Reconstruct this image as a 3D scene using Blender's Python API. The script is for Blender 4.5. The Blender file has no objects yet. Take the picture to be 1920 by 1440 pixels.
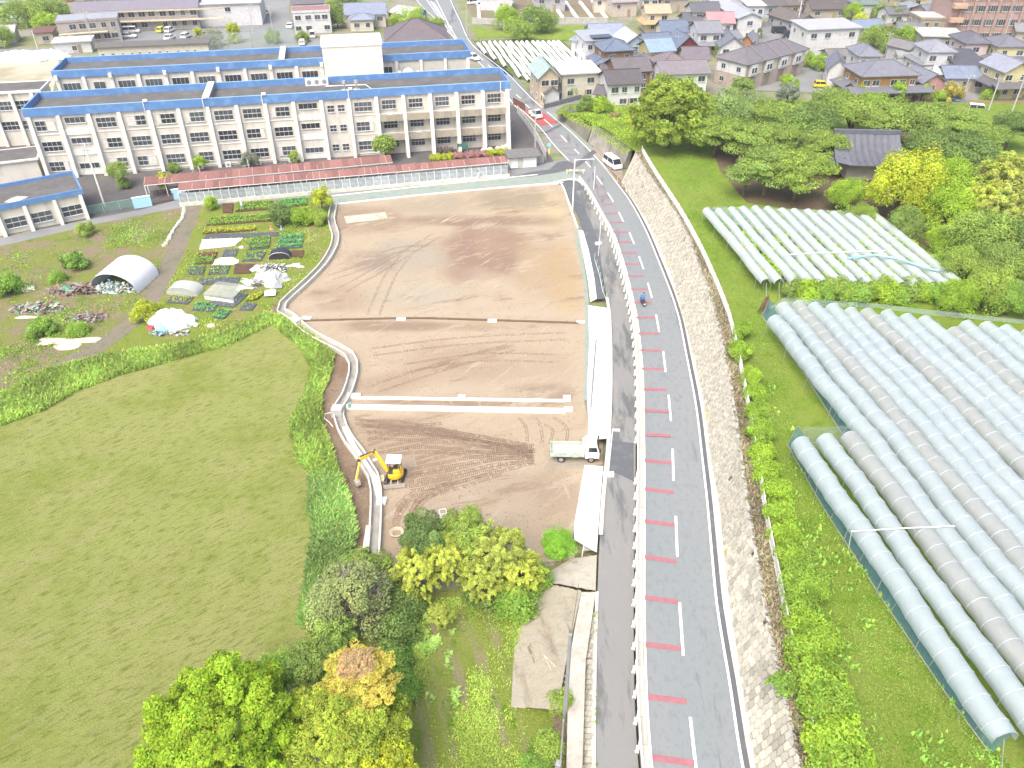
import bpy, bmesh, math, random
import numpy as np
from mathutils import Vector, Matrix, Quaternion
from mathutils.geometry import tessellate_polygon
R = math.radians
rnd = random.Random(7)
rng = np.random.default_rng(11)
scn = bpy.context.scene
COL = scn.collection

# ---------------------------------------------------------------- camera, world, sun, exposure
CAM_H = 51.0
PITCH = R(36.4)
FPX = 1461.0
cd = bpy.data.cameras.new('camera'); cam = bpy.data.objects.new('camera', cd); COL.objects.link(cam)
cam.location = (0, 0, CAM_H); cam.rotation_euler = (R(90) - PITCH, 0, 0)
cd.sensor_width = 36; cd.lens = 36 * FPX / 1920; cd.clip_end = 6000; cd.clip_start = 0.5
scn.camera = cam
SUN_EL, SUN_AZ = R(58), R(208)      # azimuth clockwise from +Y
wd = bpy.data.worlds.new('World'); scn.world = wd; wd.use_nodes = True
wn = wd.node_tree.nodes; wl = wd.node_tree.links
sky = wn.new('ShaderNodeTexSky'); sky.sky_type = 'NISHITA'; sky.sun_disc = False
sky.sun_elevation = SUN_EL; sky.sun_rotation = SUN_AZ; sky.dust_density = 6; sky.air_density = 1.0; sky.ozone_density = 0.6
wl.new(sky.outputs[0], wn['Background'].inputs[0]); wn['Background'].inputs[1].default_value = 0.15
sd = bpy.data.lights.new('sun', 'SUN'); sd.energy = 1.0; sd.angle = R(42); sd.color = (1, .965, .92)
sun = bpy.data.objects.new('sun', sd); COL.objects.link(sun)
sv = Vector((math.sin(SUN_AZ) * math.cos(SUN_EL), math.cos(SUN_AZ) * math.cos(SUN_EL), math.sin(SUN_EL)))
sun.rotation_euler = (-sv).to_track_quat('-Z', 'Y').to_euler()
vs = scn.view_settings; vs.view_transform = 'Standard'; vs.look = 'None'; vs.gamma = 1; vs.use_curve_mapping = False
vs.exposure = 1.2

# ---------------------------------------------------------------- layout helpers
def zroad(y):      # main road climbs gently towards the camera
    return float(np.interp(y, [60, 125], [2.0, 0.0]))
def zpath(y): return max(0.03, zroad(y) - 0.6)
def zplat(y):      # orchard terrace above the retaining wall, sloping down to the town
    return float(np.interp(y, [60, 125, 142, 172], [5.8, 4.6, 4.4, 0.0]))
def P(px, py, z=0.0):
    """ground point seen at this spot of the 1920x1440 survey photo"""
    dx, dy = px - 960, py - 720
    den = FPX * math.sin(PITCH) + dy * math.cos(PITCH)
    yy = FPX * math.cos(PITCH) - dy * math.sin(PITCH)
    zz = z(100) if callable(z) else z
    for _ in range(10 if callable(z) else 1):
        t = (CAM_H - zz) / den
        if callable(z): zz = z(yy * t)
    return Vector((dx * t, yy * t, zz))
def poly(pts, z=0.0): return [P(a, b, z) for a, b in pts]
def smooth(pts, n=6):
    out = []
    p = [Vector(q) for q in pts]
    for i in range(len(p) - 1):
        a, b, c, d = p[max(i - 1, 0)], p[i], p[i + 1], p[min(i + 2, len(p) - 1)]
        for k in range(n):
            t = k / n
            out.append(0.5 * ((2 * b) + (c - a) * t + (2 * a - 5 * b + 4 * c - d) * t * t + (3 * b - a - 3 * c + d) * t ** 3))
    out.append(p[-1]); return out

# ---------------------------------------------------------------- materials
def lin(v):
    v /= 255.0
    return v / 12.92 if v <= .04045 else ((v + .055) / 1.055) ** 2.4
KE = 2.3
def C(r, g, b, k=None):
    k = k or KE
    return tuple(min(.82, lin(x) / k) for x in (r, g, b))
WHITE = (.80, .80, .78)
MATS = {}
def nt(name):
    m = bpy.data.materials.new(name); m.use_nodes = True
    return m, m.node_tree.nodes, m.node_tree.links, m.node_tree.nodes['Principled BSDF']
def rampn(n, l, src, stops):
    r = n.new('ShaderNodeValToRGB'); e = r.color_ramp.elements
    while len(e) < len(stops): e.new(.5)
    for i, (p, c) in enumerate(stops): e[i].position = p; e[i].color = tuple(c) + (1,)
    l.new(src, r.inputs[0]); return r.outputs[0]
def coords(n, l, scale=(1, 1, 1), rot=0.0, world=False):
    if world:
        g = n.new('ShaderNodeNewGeometry'); s = g.outputs['Position']
    else:
        t = n.new('ShaderNodeTexCoord'); s = t.outputs['Object']
    mp = n.new('ShaderNodeMapping'); mp.inputs['Scale'].default_value = scale; mp.inputs['Rotation'].default_value = (0, 0, rot)
    if rot: mp.vector_type = 'TEXTURE'; mp.inputs['Scale'].default_value = tuple(1 / s_ for s_ in scale)
    l.new(s, mp.inputs[0]); return mp.outputs[0]
def noise(n, l, vec, s, d=6, r=.6):
    t = n.new('ShaderNodeTexNoise'); t.inputs['Scale'].default_value = s; t.inputs['Detail'].default_value = d; t.inputs['Roughness'].default_value = r
    l.new(vec, t.inputs['Vector']); return t.outputs[0]
def mixc(n, l, a, b, f, mode='MIX'):
    m = n.new('ShaderNodeMix'); m.data_type = 'RGBA'; m.blend_type = mode
    for s, v in ((m.inputs[6], a), (m.inputs[7], b), (m.inputs[0], f)):
        if isinstance(v, tuple): s.default_value = tuple(v) + (1,)
        elif isinstance(v, (int, float)): s.default_value = v
        else: l.new(v, s)
    return m.outputs[2]
def bumpn(n, l, b, h, strength, dist=.1):
    bp = n.new('ShaderNodeBump'); bp.inputs['Strength'].default_value = strength; bp.inputs['Distance'].default_value = dist
    l.new(h, bp.inputs['Height']); l.new(bp.outputs[0], b.inputs['Normal'])
def mat(name, col, rough=.8, var=.18, scale=1.5, bump=.15, bs=12, metal=0, dirt=None, wave=None, rand=0, streak=False, alpha=1, trans=0):
    if name in MATS: return MATS[name]
    m, n, l, b = nt(name)
    v = coords(n, l)
    c = rampn(n, l, noise(n, l, v, scale), [(.3, tuple(x * (1 - var) for x in col)), (.7, tuple(min(.85, x * (1 + var)) for x in col))])
    if dirt:
        v2 = coords(n, l, (1, 1, .25) if streak else (1, 1, 1))
        f = rampn(n, l, noise(n, l, v2, scale * 1.3 + .3, 8, .65), [(.50, (0, 0, 0)), (.68, (.75, .75, .75))])
        c = mixc(n, l, c, tuple(dirt), f)
    if rand:
        oi = n.new('ShaderNodeObjectInfo')
        c = mixc(n, l, c, rampn(n, l, oi.outputs['Random'], [(0, (1 - rand,) * 3), (1, (1 + rand,) * 3)]), 1.0, 'MULTIPLY')
    h = noise(n, l, v, bs, 4)
    if wave:
        ax, ws, amt = wave
        w = n.new('ShaderNodeTexWave'); w.bands_direction = ax; w.inputs['Scale'].default_value = ws; w.inputs['Distortion'].default_value = .3
        l.new(v, w.inputs['Vector'])
        c = mixc(n, l, c, rampn(n, l, w.outputs[0], [(0, (1 - amt,) * 3), (.35, (1, 1, 1))]), 1.0, 'MULTIPLY')
        bumpn(n, l, b, w.outputs[0], .5, .08)
    elif bump: bumpn(n, l, b, h, bump, .05)
    l.new(c, b.inputs['Base Color']); b.inputs['Roughness'].default_value = rough; b.inputs['Metallic'].default_value = metal
    b.inputs['Alpha'].default_value = alpha; b.inputs['Transmission Weight'].default_value = trans
    MATS[name] = m; return m
def ground_mat(name, layers, rough=.95, bump=.5, bs=9, fine=.25, bdist=.12, attr=False):
    """layers: [(colour, scale, threshold, softness, stretch, rot)], the first one is the base"""
    if name in MATS: return MATS[name]
    m, n, l, b = nt(name)
    if attr:
        a = n.new('ShaderNodeAttribute'); a.attribute_name = 'Col'; c = a.outputs['Color']
    else: c = tuple(layers[0][0])
    for (lc, s, th, so, st, ro) in layers[1:]:
        v = coords(n, l, st, ro, True)
        f = rampn(n, l, noise(n, l, v, s, 9, .68), [(max(0, th - so), (0, 0, 0)), (min(1, th + so), (1, 1, 1))])
        c = mixc(n, l, c, tuple(lc), f)
    v = coords(n, l, world=True)
    fn = noise(n, l, v, bs, 8, .75)
    c = mixc(n, l, c, rampn(n, l, fn, [(.3, (1 - fine,) * 3), (.7, (1 + fine,) * 3)]), 1.0, 'MULTIPLY')
    l.new(c, b.inputs['Base Color']); b.inputs['Roughness'].default_value = rough; b.inputs['Specular IOR Level'].default_value = .15
    if bump: bumpn(n, l, b, fn, bump, bdist)
    MATS[name] = m; return m
def leaf_mat(name, col, var=.35, rand=.12):
    if name in MATS: return MATS[name]
    m, n, l, b = nt(name)
    a = n.new('ShaderNodeAttribute'); a.attribute_name = 'Col'
    c = mixc(n, l, tuple(col), a.outputs['Color'], 1.0, 'MULTIPLY')
    oi = n.new('ShaderNodeObjectInfo')
    c = mixc(n, l, c, rampn(n, l, oi.outputs['Random'], [(0, (1 - rand, 1 - rand * .6, 1)), (1, (1 + rand, 1 + rand, 1 - rand))]), 1.0, 'MULTIPLY')
    l.new(c, b.inputs['Base Color']); b.inputs['Roughness'].default_value = .7; b.inputs['Specular IOR Level'].default_value = .2
    tr = n.new('ShaderNodeBsdfTranslucent'); l.new(c, tr.inputs[0])
    mx = n.new('ShaderNodeMixShader'); mx.inputs[0].default_value = .35
    l.new(b.outputs[0], mx.inputs[1]); l.new(tr.outputs[0], mx.inputs[2])
    l.new(mx.outputs[0], n['Material Output'].inputs[0])
    MATS[name] = m; return m
def film_mat(name, col, a=.85, rough=.35, var=.1):
    if name in MATS: return MATS[name]
    m, n, l, b = nt(name)
    v = coords(n, l, (1, 1, 1)); nz = noise(n, l, v, 1.2, 8, .7)
    c = rampn(n, l, nz, [(.3, tuple(x * (1 - var) for x in col)), (.7, tuple(min(.85, x * (1 + var)) for x in col))])
    l.new(c, b.inputs['Base Color']); b.inputs['Roughness'].default_value = rough
    v2 = coords(n, l, (1, 1, 1)); bumpn(n, l, b, noise(n, l, v2, 2.6, 8, .75), .6, .12)
    tr = n.new('ShaderNodeBsdfTranslucent'); l.new(c, tr.inputs[0])
    mx = n.new('ShaderNodeMixShader'); mx.inputs[0].default_value = .3
    l.new(b.outputs[0], mx.inputs[1]); l.new(tr.outputs[0], mx.inputs[2])
    tp = n.new('ShaderNodeBsdfTransparent'); m2 = n.new('ShaderNodeMixShader'); m2.inputs[0].default_value = a
    l.new(tp.outputs[0], m2.inputs[1]); l.new(mx.outputs[0], m2.inputs[2])
    l.new(m2.outputs[0], n['Material Output'].inputs[0])
    MATS[name] = m; return m

M_conc = mat('pale_concrete', (.52, .51, .46), .85, .08, .6, .2, 20, dirt=(.42, .40, .33))
M_newconc = mat('new_concrete', (.80, .80, .77), .8, .04, .4, .1, 20)
M_greyconc = mat('grey_concrete', (.40, .40, .38), .9, .15, .8, .25, 16, dirt=(.22, .21, .18))
M_darkconc = mat('weathered_concrete', (.30, .285, .25), .95, .25, .5, .4, 10, dirt=(.14, .135, .11), streak=True)
M_paint = mat('white_line_paint', (.80, .80, .78), .6, .04, 3, .05)
M_redpaint = mat('red_road_paint', (.31, .125, .14), .8, .12, 2.5, .2, 30)
M_redroad = mat('red_road_surface', (.36, .085, .085), .85, .1, 1.5, .2, 30)
M_white = mat('white_metal', (.78, .79, .78), .5, .03, 2, .03)
M_grey = mat('grey_metal', (.32, .34, .35), .5, .1, 2, .05, metal=.3)
M_dark = mat('dark_rubber', (.03, .03, .032), .8, .2, 3, .1)
M_glass = mat('window_glass', (.06, .07, .08), .12, .45, .5, 0, rand=.5)
M_carglass = mat('car_glass', (.03, .04, .045), .08, .1, 1, 0)
M_black = mat('black_plastic', (.035, .035, .038), .5, .3, 3, .2)
M_lamp = mat('lamp_glass', (.7, .72, .72), .15, .02, 3, 0)
M_red = mat('red_lens', (.45, .02, .02), .2, .05, 3, 0)
M_steel = mat('galvanised_steel', (.42, .44, .45), .45, .1, 3, .05, metal=.5)
M_wood = mat('weathered_wood', (.28, .22, .14), .85, .2, 2, .2)
M_bark = mat('bark', (.12, .095, .065), .95, .3, 4, .5, 14)
M_twig = mat('grey_twigs', (.26, .22, .19), .95, .2, 4, .2)
M_soil = ground_mat('dark_soil', [(C(120, 95, 78),), (C(150, 122, 100), 1.2, .5, .15, (1, 1, 1), 0)], bump=.8)

# ---------------------------------------------------------------- object helpers
def link(o, parent=None):
    COL.objects.link(o)
    if parent is not None: o.parent = parent
    return o
def tag(o, label=None, cat=None, group=None, kind=None):
    if label: o['label'] = label
    if cat: o['category'] = cat
    if group: o['group'] = group
    if kind: o['kind'] = kind
    return o
def thing(name, label, cat, loc=(0, 0, 0), rz=0, group=None):
    o = bpy.data.objects.new(name, None); o.empty_display_size = .5; link(o)
    o.location = loc; o.rotation_euler = (0, 0, rz)
    return tag(o, label, cat, group)
def obj(name, me, m=None, parent=None, loc=None):
    if m is not None:
        me.materials.clear(); me.materials.append(m)
    o = bpy.data.objects.new(name, me); link(o, parent)
    if loc is not None: o.location = loc
    return o
def copy_tree(o, parent=None):
    c = o.copy(); link(c, parent)
    for ch in [x for x in o.children]: copy_tree(ch, c)
    return c
class MB:
    def __init__(s): s.v = []; s.f = []; s.c = []; s.cur = None
    def add(s, vs, fs):
        k = len(s.v); s.v += [tuple(v) for v in vs]; s.f += [tuple(i + k for i in f) for f in fs]
        if s.cur is not None: s.c += [s.cur] * len(vs)
        return s
    def box(s, x0, x1, y0, y1, z0, z1):
        return s.add([(x0, y0, z0), (x1, y0, z0), (x1, y1, z0), (x0, y1, z0), (x0, y0, z1), (x1, y0, z1), (x1, y1, z1), (x0, y1, z1)],
                     [(0, 3, 2, 1), (4, 5, 6, 7), (0, 1, 5, 4), (1, 2, 6, 5), (2, 3, 7, 6), (3, 0, 4, 7)])
    def bar(s, a, b, w, h=None, up=(0, 0, 1)):
        a = Vector(a); b = Vector(b); h = h or w; d = (b - a)
        if d.length < 1e-6: return s
        d.normalize(); u = Vector(up)
        if abs(d.dot(u)) > .98: u = Vector((0, 1, 0))
        sd_ = d.cross(u).normalized(); u = sd_.cross(d).normalized()
        q = [sd_ * (-w / 2) + u * (-h / 2), sd_ * (w / 2) + u * (-h / 2), sd_ * (w / 2) + u * (h / 2), sd_ * (-w / 2) + u * (h / 2)]
        return s.add([a + x for x in q] + [b + x for x in q], [(0, 1, 2, 3), (7, 6, 5, 4), (0, 4, 5, 1), (1, 5, 6, 2), (2, 6, 7, 3), (3, 7, 4, 0)])
    def tube(s, pts, r, n=8, cap=True):
        pts = [Vector(p) for p in pts]; rs = r if isinstance(r, (list, tuple)) else [r] * len(pts)
        vs_ = []; fs = []
        for i, p in enumerate(pts):
            d = (pts[min(i + 1, len(pts) - 1)] - pts[max(i - 1, 0)]).normalized()
            u = Vector((0, 0, 1)) if abs(d.z) < .9 else Vector((0, 1, 0))
            a = d.cross(u).normalized(); b = a.cross(d).normalized()
            for k in range(n):
                t = 2 * math.pi * k / n; vs_.append(p + (a * math.cos(t) + b * math.sin(t)) * rs[i])
        for i in range(len(pts) - 1):
            for k in range(n):
                k2 = (k + 1) % n; fs.append((i * n + k, i * n + k2, (i + 1) * n + k2, (i + 1) * n + k))
        if cap: fs += [tuple(range(n))[::-1], tuple(range((len(pts) - 1) * n, len(pts) * n))]
        return s.add(vs_, fs)
    def prism(s, prof, y0, y1):      # profile in xz extruded along y
        n = len(prof)
        return s.add([(x, y0, z) for x, z in prof] + [(x, y1, z) for x, z in prof],
                     [tuple(range(n)), tuple(range(2 * n - 1, n - 1, -1))] + [(i, i + n, (i + 1) % n + n, (i + 1) % n) for i in range(n)])
    def mesh(s, name='mesh', smooth_=False):
        me = bpy.data.meshes.new(name); me.from_pydata(s.v, [], s.f)
        if s.c:
            a = me.color_attributes.new('Col', 'FLOAT_COLOR', 'POINT')
            a.data.foreach_set('color', np.array([tuple(c) + (1,) for c in s.c], dtype=np.float32).ravel())
        if smooth_: me.polygons.foreach_set('use_smooth', [True] * len(me.polygons))
        me.update(); return me
    def build(s, name, m, parent=None, bev=0, smooth_=False):
        me = s.mesh(name, smooth_)
        bm = bmesh.new(); bm.from_mesh(me); bmesh.ops.recalc_face_normals(bm, faces=bm.faces); bm.to_mesh(me); bm.free()
        o = obj(name, me, m, parent)
        if bev:
            md = o.modifiers.new('bevel', 'BEVEL'); md.width = bev; md.segments = 2; md.limit_method = 'ANGLE'
        return o
def np_mesh(name, V, F, col=None, k=None):
    """V (n,3), F (m,k)"""
    me = bpy.data.meshes.new(name); k = F.shape[1]
    me.vertices.add(len(V)); me.vertices.foreach_set('co', V.astype(np.float32).ravel())
    me.loops.add(F.size); me.loops.foreach_set('vertex_index', F.astype(np.int32).ravel())
    me.polygons.add(len(F)); me.polygons.foreach_set('loop_start', np.arange(0, F.size, k, dtype=np.int32))
    me.update(calc_edges=True)
    if col is not None:
        a = me.color_attributes.new('Col', 'FLOAT_COLOR', 'POINT')
        a.data.foreach_set('color', np.concatenate([col, np.ones((len(col), 1))], 1).astype(np.float32).ravel())
    return me
def sheet(name, pts, m, zf=0.0, off=0.0, step=6, parent=None, kind='structure', grid=None, world=False):
    """flat or gently sloping sheet over a polygon given as survey points; z depends on y only"""
    W = pts if world else poly(pts, zf)
    bm = bmesh.new()
    vv = [bm.verts.new((p[0], p[1], 0)) for p in W]
    for tri in tessellate_polygon([[Vector((p[0], p[1], 0)) for p in W]]):
        try: f_ = bm.faces.new([vv[i] for i in tri])
        except ValueError: continue
        f_.normal_update()
        if f_.normal.z < 0: f_.normal_flip()
    ys = [p[1] for p in W]; xs = [p[0] for p in W]
    cuts = []
    if callable(zf) or grid:
        st = grid or step; y = math.ceil(min(ys) / st) * st
        while y < max(ys): cuts.append(((0, y, 0), (0, 1, 0))); y += st
    if grid:
        x = math.ceil(min(xs) / grid) * grid
        while x < max(xs): cuts.append(((x, 0, 0), (1, 0, 0))); x += grid
    for co, no in cuts:
        bmesh.ops.bisect_plane(bm, geom=bm.verts[:] + bm.edges[:] + bm.faces[:], plane_co=co, plane_no=no)
    for v in bm.verts: v.co.z = (zf(v.co.y) if callable(zf) else zf) + off
    me = bpy.data.meshes.new(name); bm.to_mesh(me); bm.free()
    o = obj(name, me, m, parent)
    if kind: o['kind'] = kind
    return o
def ribbon_pts(line, w, off=0, side=0):
    """left/right points of a strip around world polyline; side shifts it sideways"""
    Lp, Rp = [], []
    for i, p in enumerate(line):
        a = line[max(i - 1, 0)]; b = line[min(i + 1, len(line) - 1)]
        d = Vector((b[0] - a[0], b[1] - a[1], 0)).normalized(); nrm = Vector((d.y, -d.x, 0))
        c = Vector(p) + nrm * side + Vector((0, 0, off))
        Lp.append(c - nrm * w / 2); Rp.append(c + nrm * w / 2)
    return Lp, Rp
def ribbon(name, line, w, m, off=.01, side=0, parent=None, kind='structure', h=0):
    Lp, Rp = ribbon_pts(line, w, off, side); mb = MB(); n = len(line)
    if not h:
        mb.add(Lp + Rp, [(i, i + n, i + n + 1, i + 1) for i in range(n - 1)])
    else:
        up = Vector((0, 0, h)); lo = Vector((0, 0, -.4))
        mb.add([p + lo for p in Lp] + [p + up for p in Lp] + [p + up for p in Rp] + [p + lo for p in Rp],
               sum([[(i + k * n, i + (k + 1) * n, i + 1 + (k + 1) * n, i + 1 + k * n) for k in range(3)] for i in range(n - 1)], [])
               + [(0, n, 2 * n, 3 * n), (n - 1, 4 * n - 1, 3 * n - 1, 2 * n - 1)])
    o = mb.build(name, m, parent)
    if kind: o['kind'] = kind
    return o
def resample(line, step):
    L = [Vector(p) for p in line]; d = [0]
    for a, b in zip(L, L[1:]): d.append(d[-1] + (b - a).length)
    n = max(2, int(round(d[-1] / step)) + 1); t = np.linspace(0, d[-1], n)
    A = np.array(L); return [Vector([np.interp(x, d, A[:, k]) for k in range(3)]) for x in t]
def inpoly(x, y, pg):
    ins = False; j = len(pg) - 1
    for i in range(len(pg)):
        xi, yi, xj, yj = pg[i][0], pg[i][1], pg[j][0], pg[j][1]
        if (yi > y) != (yj > y) and x < (xj - xi) * (y - yi) / (yj - yi) + xi: ins = not ins
        j = i
    return ins
def inpoly_np(X, Y, pg):
    ins = np.zeros(X.shape, bool); j = len(pg) - 1
    for i in range(len(pg)):
        xi, yi, xj, yj = pg[i][0], pg[i][1], pg[j][0], pg[j][1]
        if yi != yj:
            c = ((yi > Y) != (yj > Y)) & (X < (xj - xi) * (Y - yi) / (yj - yi) + xi); ins ^= c
        j = i
    return ins
def ordinal(i):
    w = 'first second third fourth fifth sixth seventh eighth ninth tenth eleventh twelfth thirteenth fourteenth fifteenth sixteenth seventeenth eighteenth nineteenth twentieth'.split()
    return w[i] if i < 20 else 'twenty-' + w[i - 20]

# ================================================================ GROUND AND ROADS
g_base = ground_mat('town_ground', [(C(176, 184, 130),), (C(195, 190, 178), .045, .50, .06, (1, 1, 1), 0), (C(150, 172, 95), .12, .56, .06, (1, 1, 1), 0), (C(200, 185, 160), .3, .62, .05, (1, 1, 1), 0)], bs=2)
bm_ = MB().add([(-2500, -60, -.06), (2500, -60, -.06), (2500, 4500, -.06), (-2500, 4500, -.06)], [(0, 1, 2, 3)]).build('ground', g_base)
bm_['kind'] = 'structure'
g_mown = ground_mat('mown_grass', [(C(200, 213, 118),), (C(212, 214, 138), .34, .50, .10, (1, .16, 1), R(-50)), (C(178, 194, 88), .12, .56, .10, (1, 1, 1), 0), (C(192, 180, 132), 1.1, .66, .06, (1, .22, 1), R(-50)), (C(158, 176, 78), 4.2, .56, .05, (1, .2, 1), R(-54)), (C(206, 212, 130), 4.2, .58, .06, (1, .14, 1), R(-46))], bump=1, bs=7, fine=.2, bdist=.2)
g_weed = ground_mat('weedy_grass', [(C(176, 188, 96),), (C(194, 176, 146), .22, .51, .06, (1, 1, 1), 0), (C(138, 178, 60), .3, .60, .05, (1, 1, 1), 0), (C(196, 180, 150), .9, .64, .05, (1, 1, 1), 0)], bump=1, bs=4, fine=.35, bdist=.25)
g_lawn = ground_mat('orchard_grass', [(C(166, 200, 74),), (C(182, 204, 94), .12, .5, .1, (1, 1, 1), 0), (C(140, 186, 50), .5, .58, .08, (1, 1, 1), 0), (C(176, 168, 98), .9, .68, .05, (1, 1, 1), 0)], bump=1, bs=5, fine=.3, bdist=.2)
g_garden = ground_mat('garden_grass', [(C(168, 190, 80),), (C(190, 184, 120), .25, .54, .07, (1, 1, 1), 0), (C(140, 178, 60), .6, .6, .05, (1, 1, 1), 0)], bump=1, bs=4, fine=.3, bdist=.2)
g_row = ground_mat('young_field', [(C(180, 200, 90),), (C(204, 190, 152), .7, .54, .07, (1.6, .12, 1), R(14)), (C(130, 178, 44), .8, .6, .05, (1, .6, 1), R(14))], bump=1, bs=6, fine=.3, bdist=.2)
g_dirt2 = ground_mat('loose_dirt', [(C(172, 148, 124),), (C(196, 174, 150), .4, .52, .08, (1, 1, 1), 0), (C(148, 122, 100), .8, .62, .05, (1, 1, 1), 0)], bump=1, bs=5, fine=.2, bdist=.15)
g_track = ground_mat('gravel_track', [(C(176, 166, 150),), (C(158, 160, 120), .5, .56, .08, (1, .4, 1), 0), (C(150, 138, 122), .9, .6, .05, (1, 1, 1), 0)], bump=.6, bs=8)
g_asph = ground_mat('asphalt', [(C(178, 189, 191),), (C(190, 194, 195), .12, .5, .12, (1, .2, 1), 0), (C(146, 152, 157), .13, .61, .025, (1.8, .25, 1), 0), (C(168, 173, 177), 2.5, .6, .1, (1, .6, 1), 0)], bs=30, bump=.15, fine=.05)
g_asph2 = ground_mat('worn_asphalt', [(C(186, 187, 184),), (C(146, 149, 150), .35, .54, .04, (1.6, .3, 1), 0), (C(202, 198, 188), .4, .62, .08, (1, .4, 1), 0)], bs=20, bump=.3, fine=.07)
g_asphd = ground_mat('fresh_asphalt', [(C(138, 142, 148),), (C(160, 164, 168), .8, .6, .08, (1, 1, 1), 0)], bs=30, bump=.2, fine=.08)
g_asphf = ground_mat('town_asphalt', [(C(174, 178, 181),), (C(190, 193, 192), .1, .5, .1, (1, 1, 1), 0)], bs=10, bump=.1, fine=.05)
g_pale = ground_mat('pale_green_paving', [(C(196, 212, 200),), (C(222, 214, 190), .3, .62, .06, (1, 1, 1), 0), (C(180, 196, 184), .8, .58, .06, (1, 1, 1), 0)], bs=10, bump=.15, fine=.06)
g_sand = ground_mat('sand_yard', [(C(246, 238, 215),), (C(214, 208, 170), .05, .56, .05, (1, 1, 1), 0)], bs=3, bump=.2, fine=.05)
g_yard = ground_mat('school_yard', [(C(138, 136, 136),), (C(126, 124, 122), .2, .55, .06, (1, 1, 1), 0), (C(160, 160, 112), .25, .64, .04, (1, 1, 1), 0)], bs=8, bump=.3, fine=.1)
g_bank = ground_mat('dry_verge', [(C(190, 170, 146),), (C(156, 160, 94), .5, .54, .06, (1, 1, 1), 0), (C(190, 166, 140), .9, .6, .06, (1, 1, 1), 0)], bs=7, bump=1, fine=.35, bdist=.2)

# left side fields
sheet('field', [(0, 448), (335, 388), (358, 388), (345, 425), (318, 490), (285, 550), (200, 650), (90, 705), (0, 752), (-260, 800), (-200, 470)], g_weed, off=.02)
ribbon('path', smooth(poly([(366, 378), (350, 420), (325, 480), (292, 545), (262, 588), (200, 640), (110, 690), (20, 738), (-120, 800)])), 2.6, g_track, off=.035)
sheet('garden_ground', [(372, 388), (622, 362), (628, 384), (622, 415), (630, 450), (612, 490), (575, 530), (525, 578), (500, 600), (430, 628), (330, 655), (230, 668), (110, 700), (190, 655), (285, 575), (310, 530), (345, 450)], g_garden, off=.028)
sheet('mown_field', [(505, 600), (430, 640), (330, 668), (230, 695), (150, 722), (80, 762), (0, 790), (-300, 900), (-700, 1700), (240, 1700), (262, 1440), (330, 1290), (500, 1260), (600, 1210), (680, 1060), (640, 950), (610, 860), (590, 780), (610, 720), (600, 680), (560, 650)], g_mown, off=.02)
sheet('young_field_ground', [(740, 1110), (800, 1110), (900, 1100), (990, 1090), (1010, 1075), (1060, 1045), (1075, 1100), (1070, 1440), (1070, 1600), (600, 1600), (640, 1250), (700, 1150)], g_row, off=.025)
sheet('dirt_bank', [(500, 585), (548, 548), (600, 500), (645, 640), (680, 700), (660, 780), (720, 900), (760, 1080), (740, 1110), (655, 1110), (650, 980), (628, 900), (600, 800), (598, 740), (615, 690), (590, 640), (545, 615)], g_dirt2, off=.035)
sheet('lane_verge', [(1040, 1040), (1120, 1035), (1125, 1700), (1035, 1700)], g_bank, off=.03)
sheet('sand_yard', [(-300, 95), (112, 108), (100, 172), (100, 230), (-300, 260)], g_sand, off=.02)
sheet('school_yard', [(-200, 260), (100, 240), (300, 200), (900, 180), (968, 200), (1040, 305), (955, 322), (600, 352), (450, 366), (330, 378), (160, 415), (-200, 470)], g_yard, off=.012)

# the building lot: soil colours painted into the ground where they lie
LOT = [(630, 384), (830, 363), (1035, 346), (1053, 348), (1068, 385), (1085, 430), (1096, 500), (1102, 570), (1103, 620), (1096, 755), (1104, 800), (1116, 816), (1130, 830), (1130, 872), (1096, 874), (1086, 930), (1074, 1010), (1078, 1048), (900, 1072), (735, 1072), (704, 1045), (710, 940), (704, 900), (682, 868), (654, 824), (638, 785), (634, 768), (652, 745), (662, 720), (666, 690), (656, 670), (620, 652), (578, 627), (552, 600), (530, 580), (578, 532), (614, 492), (632, 452), (624, 415)]
g_lot = ground_mat('levelled_soil', [(0,), (C(236, 218, 190), .16, .60, .05, (.5, 1.5, 1), R(25)), (C(192, 168, 142), .3, .62, .06, (1, .3, 1), R(-70)), (C(222, 200, 168), .9, .60, .05, (1, .25, 1), R(-60)), (C(238, 224, 198), 1.4, .64, .04, (1, .07, 1), R(-35)), (C(184, 160, 134), 1.8, .66, .04, (1, .08, 1), R(-80)), (C(232, 214, 186), 1.6, .66, .04, (1, .06, 1), R(12))], bump=.9, bs=6, fine=.13, bdist=.1, attr=True)
lot = sheet('dirt_lot', LOT, g_lot, off=.05, grid=1.2)
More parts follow.
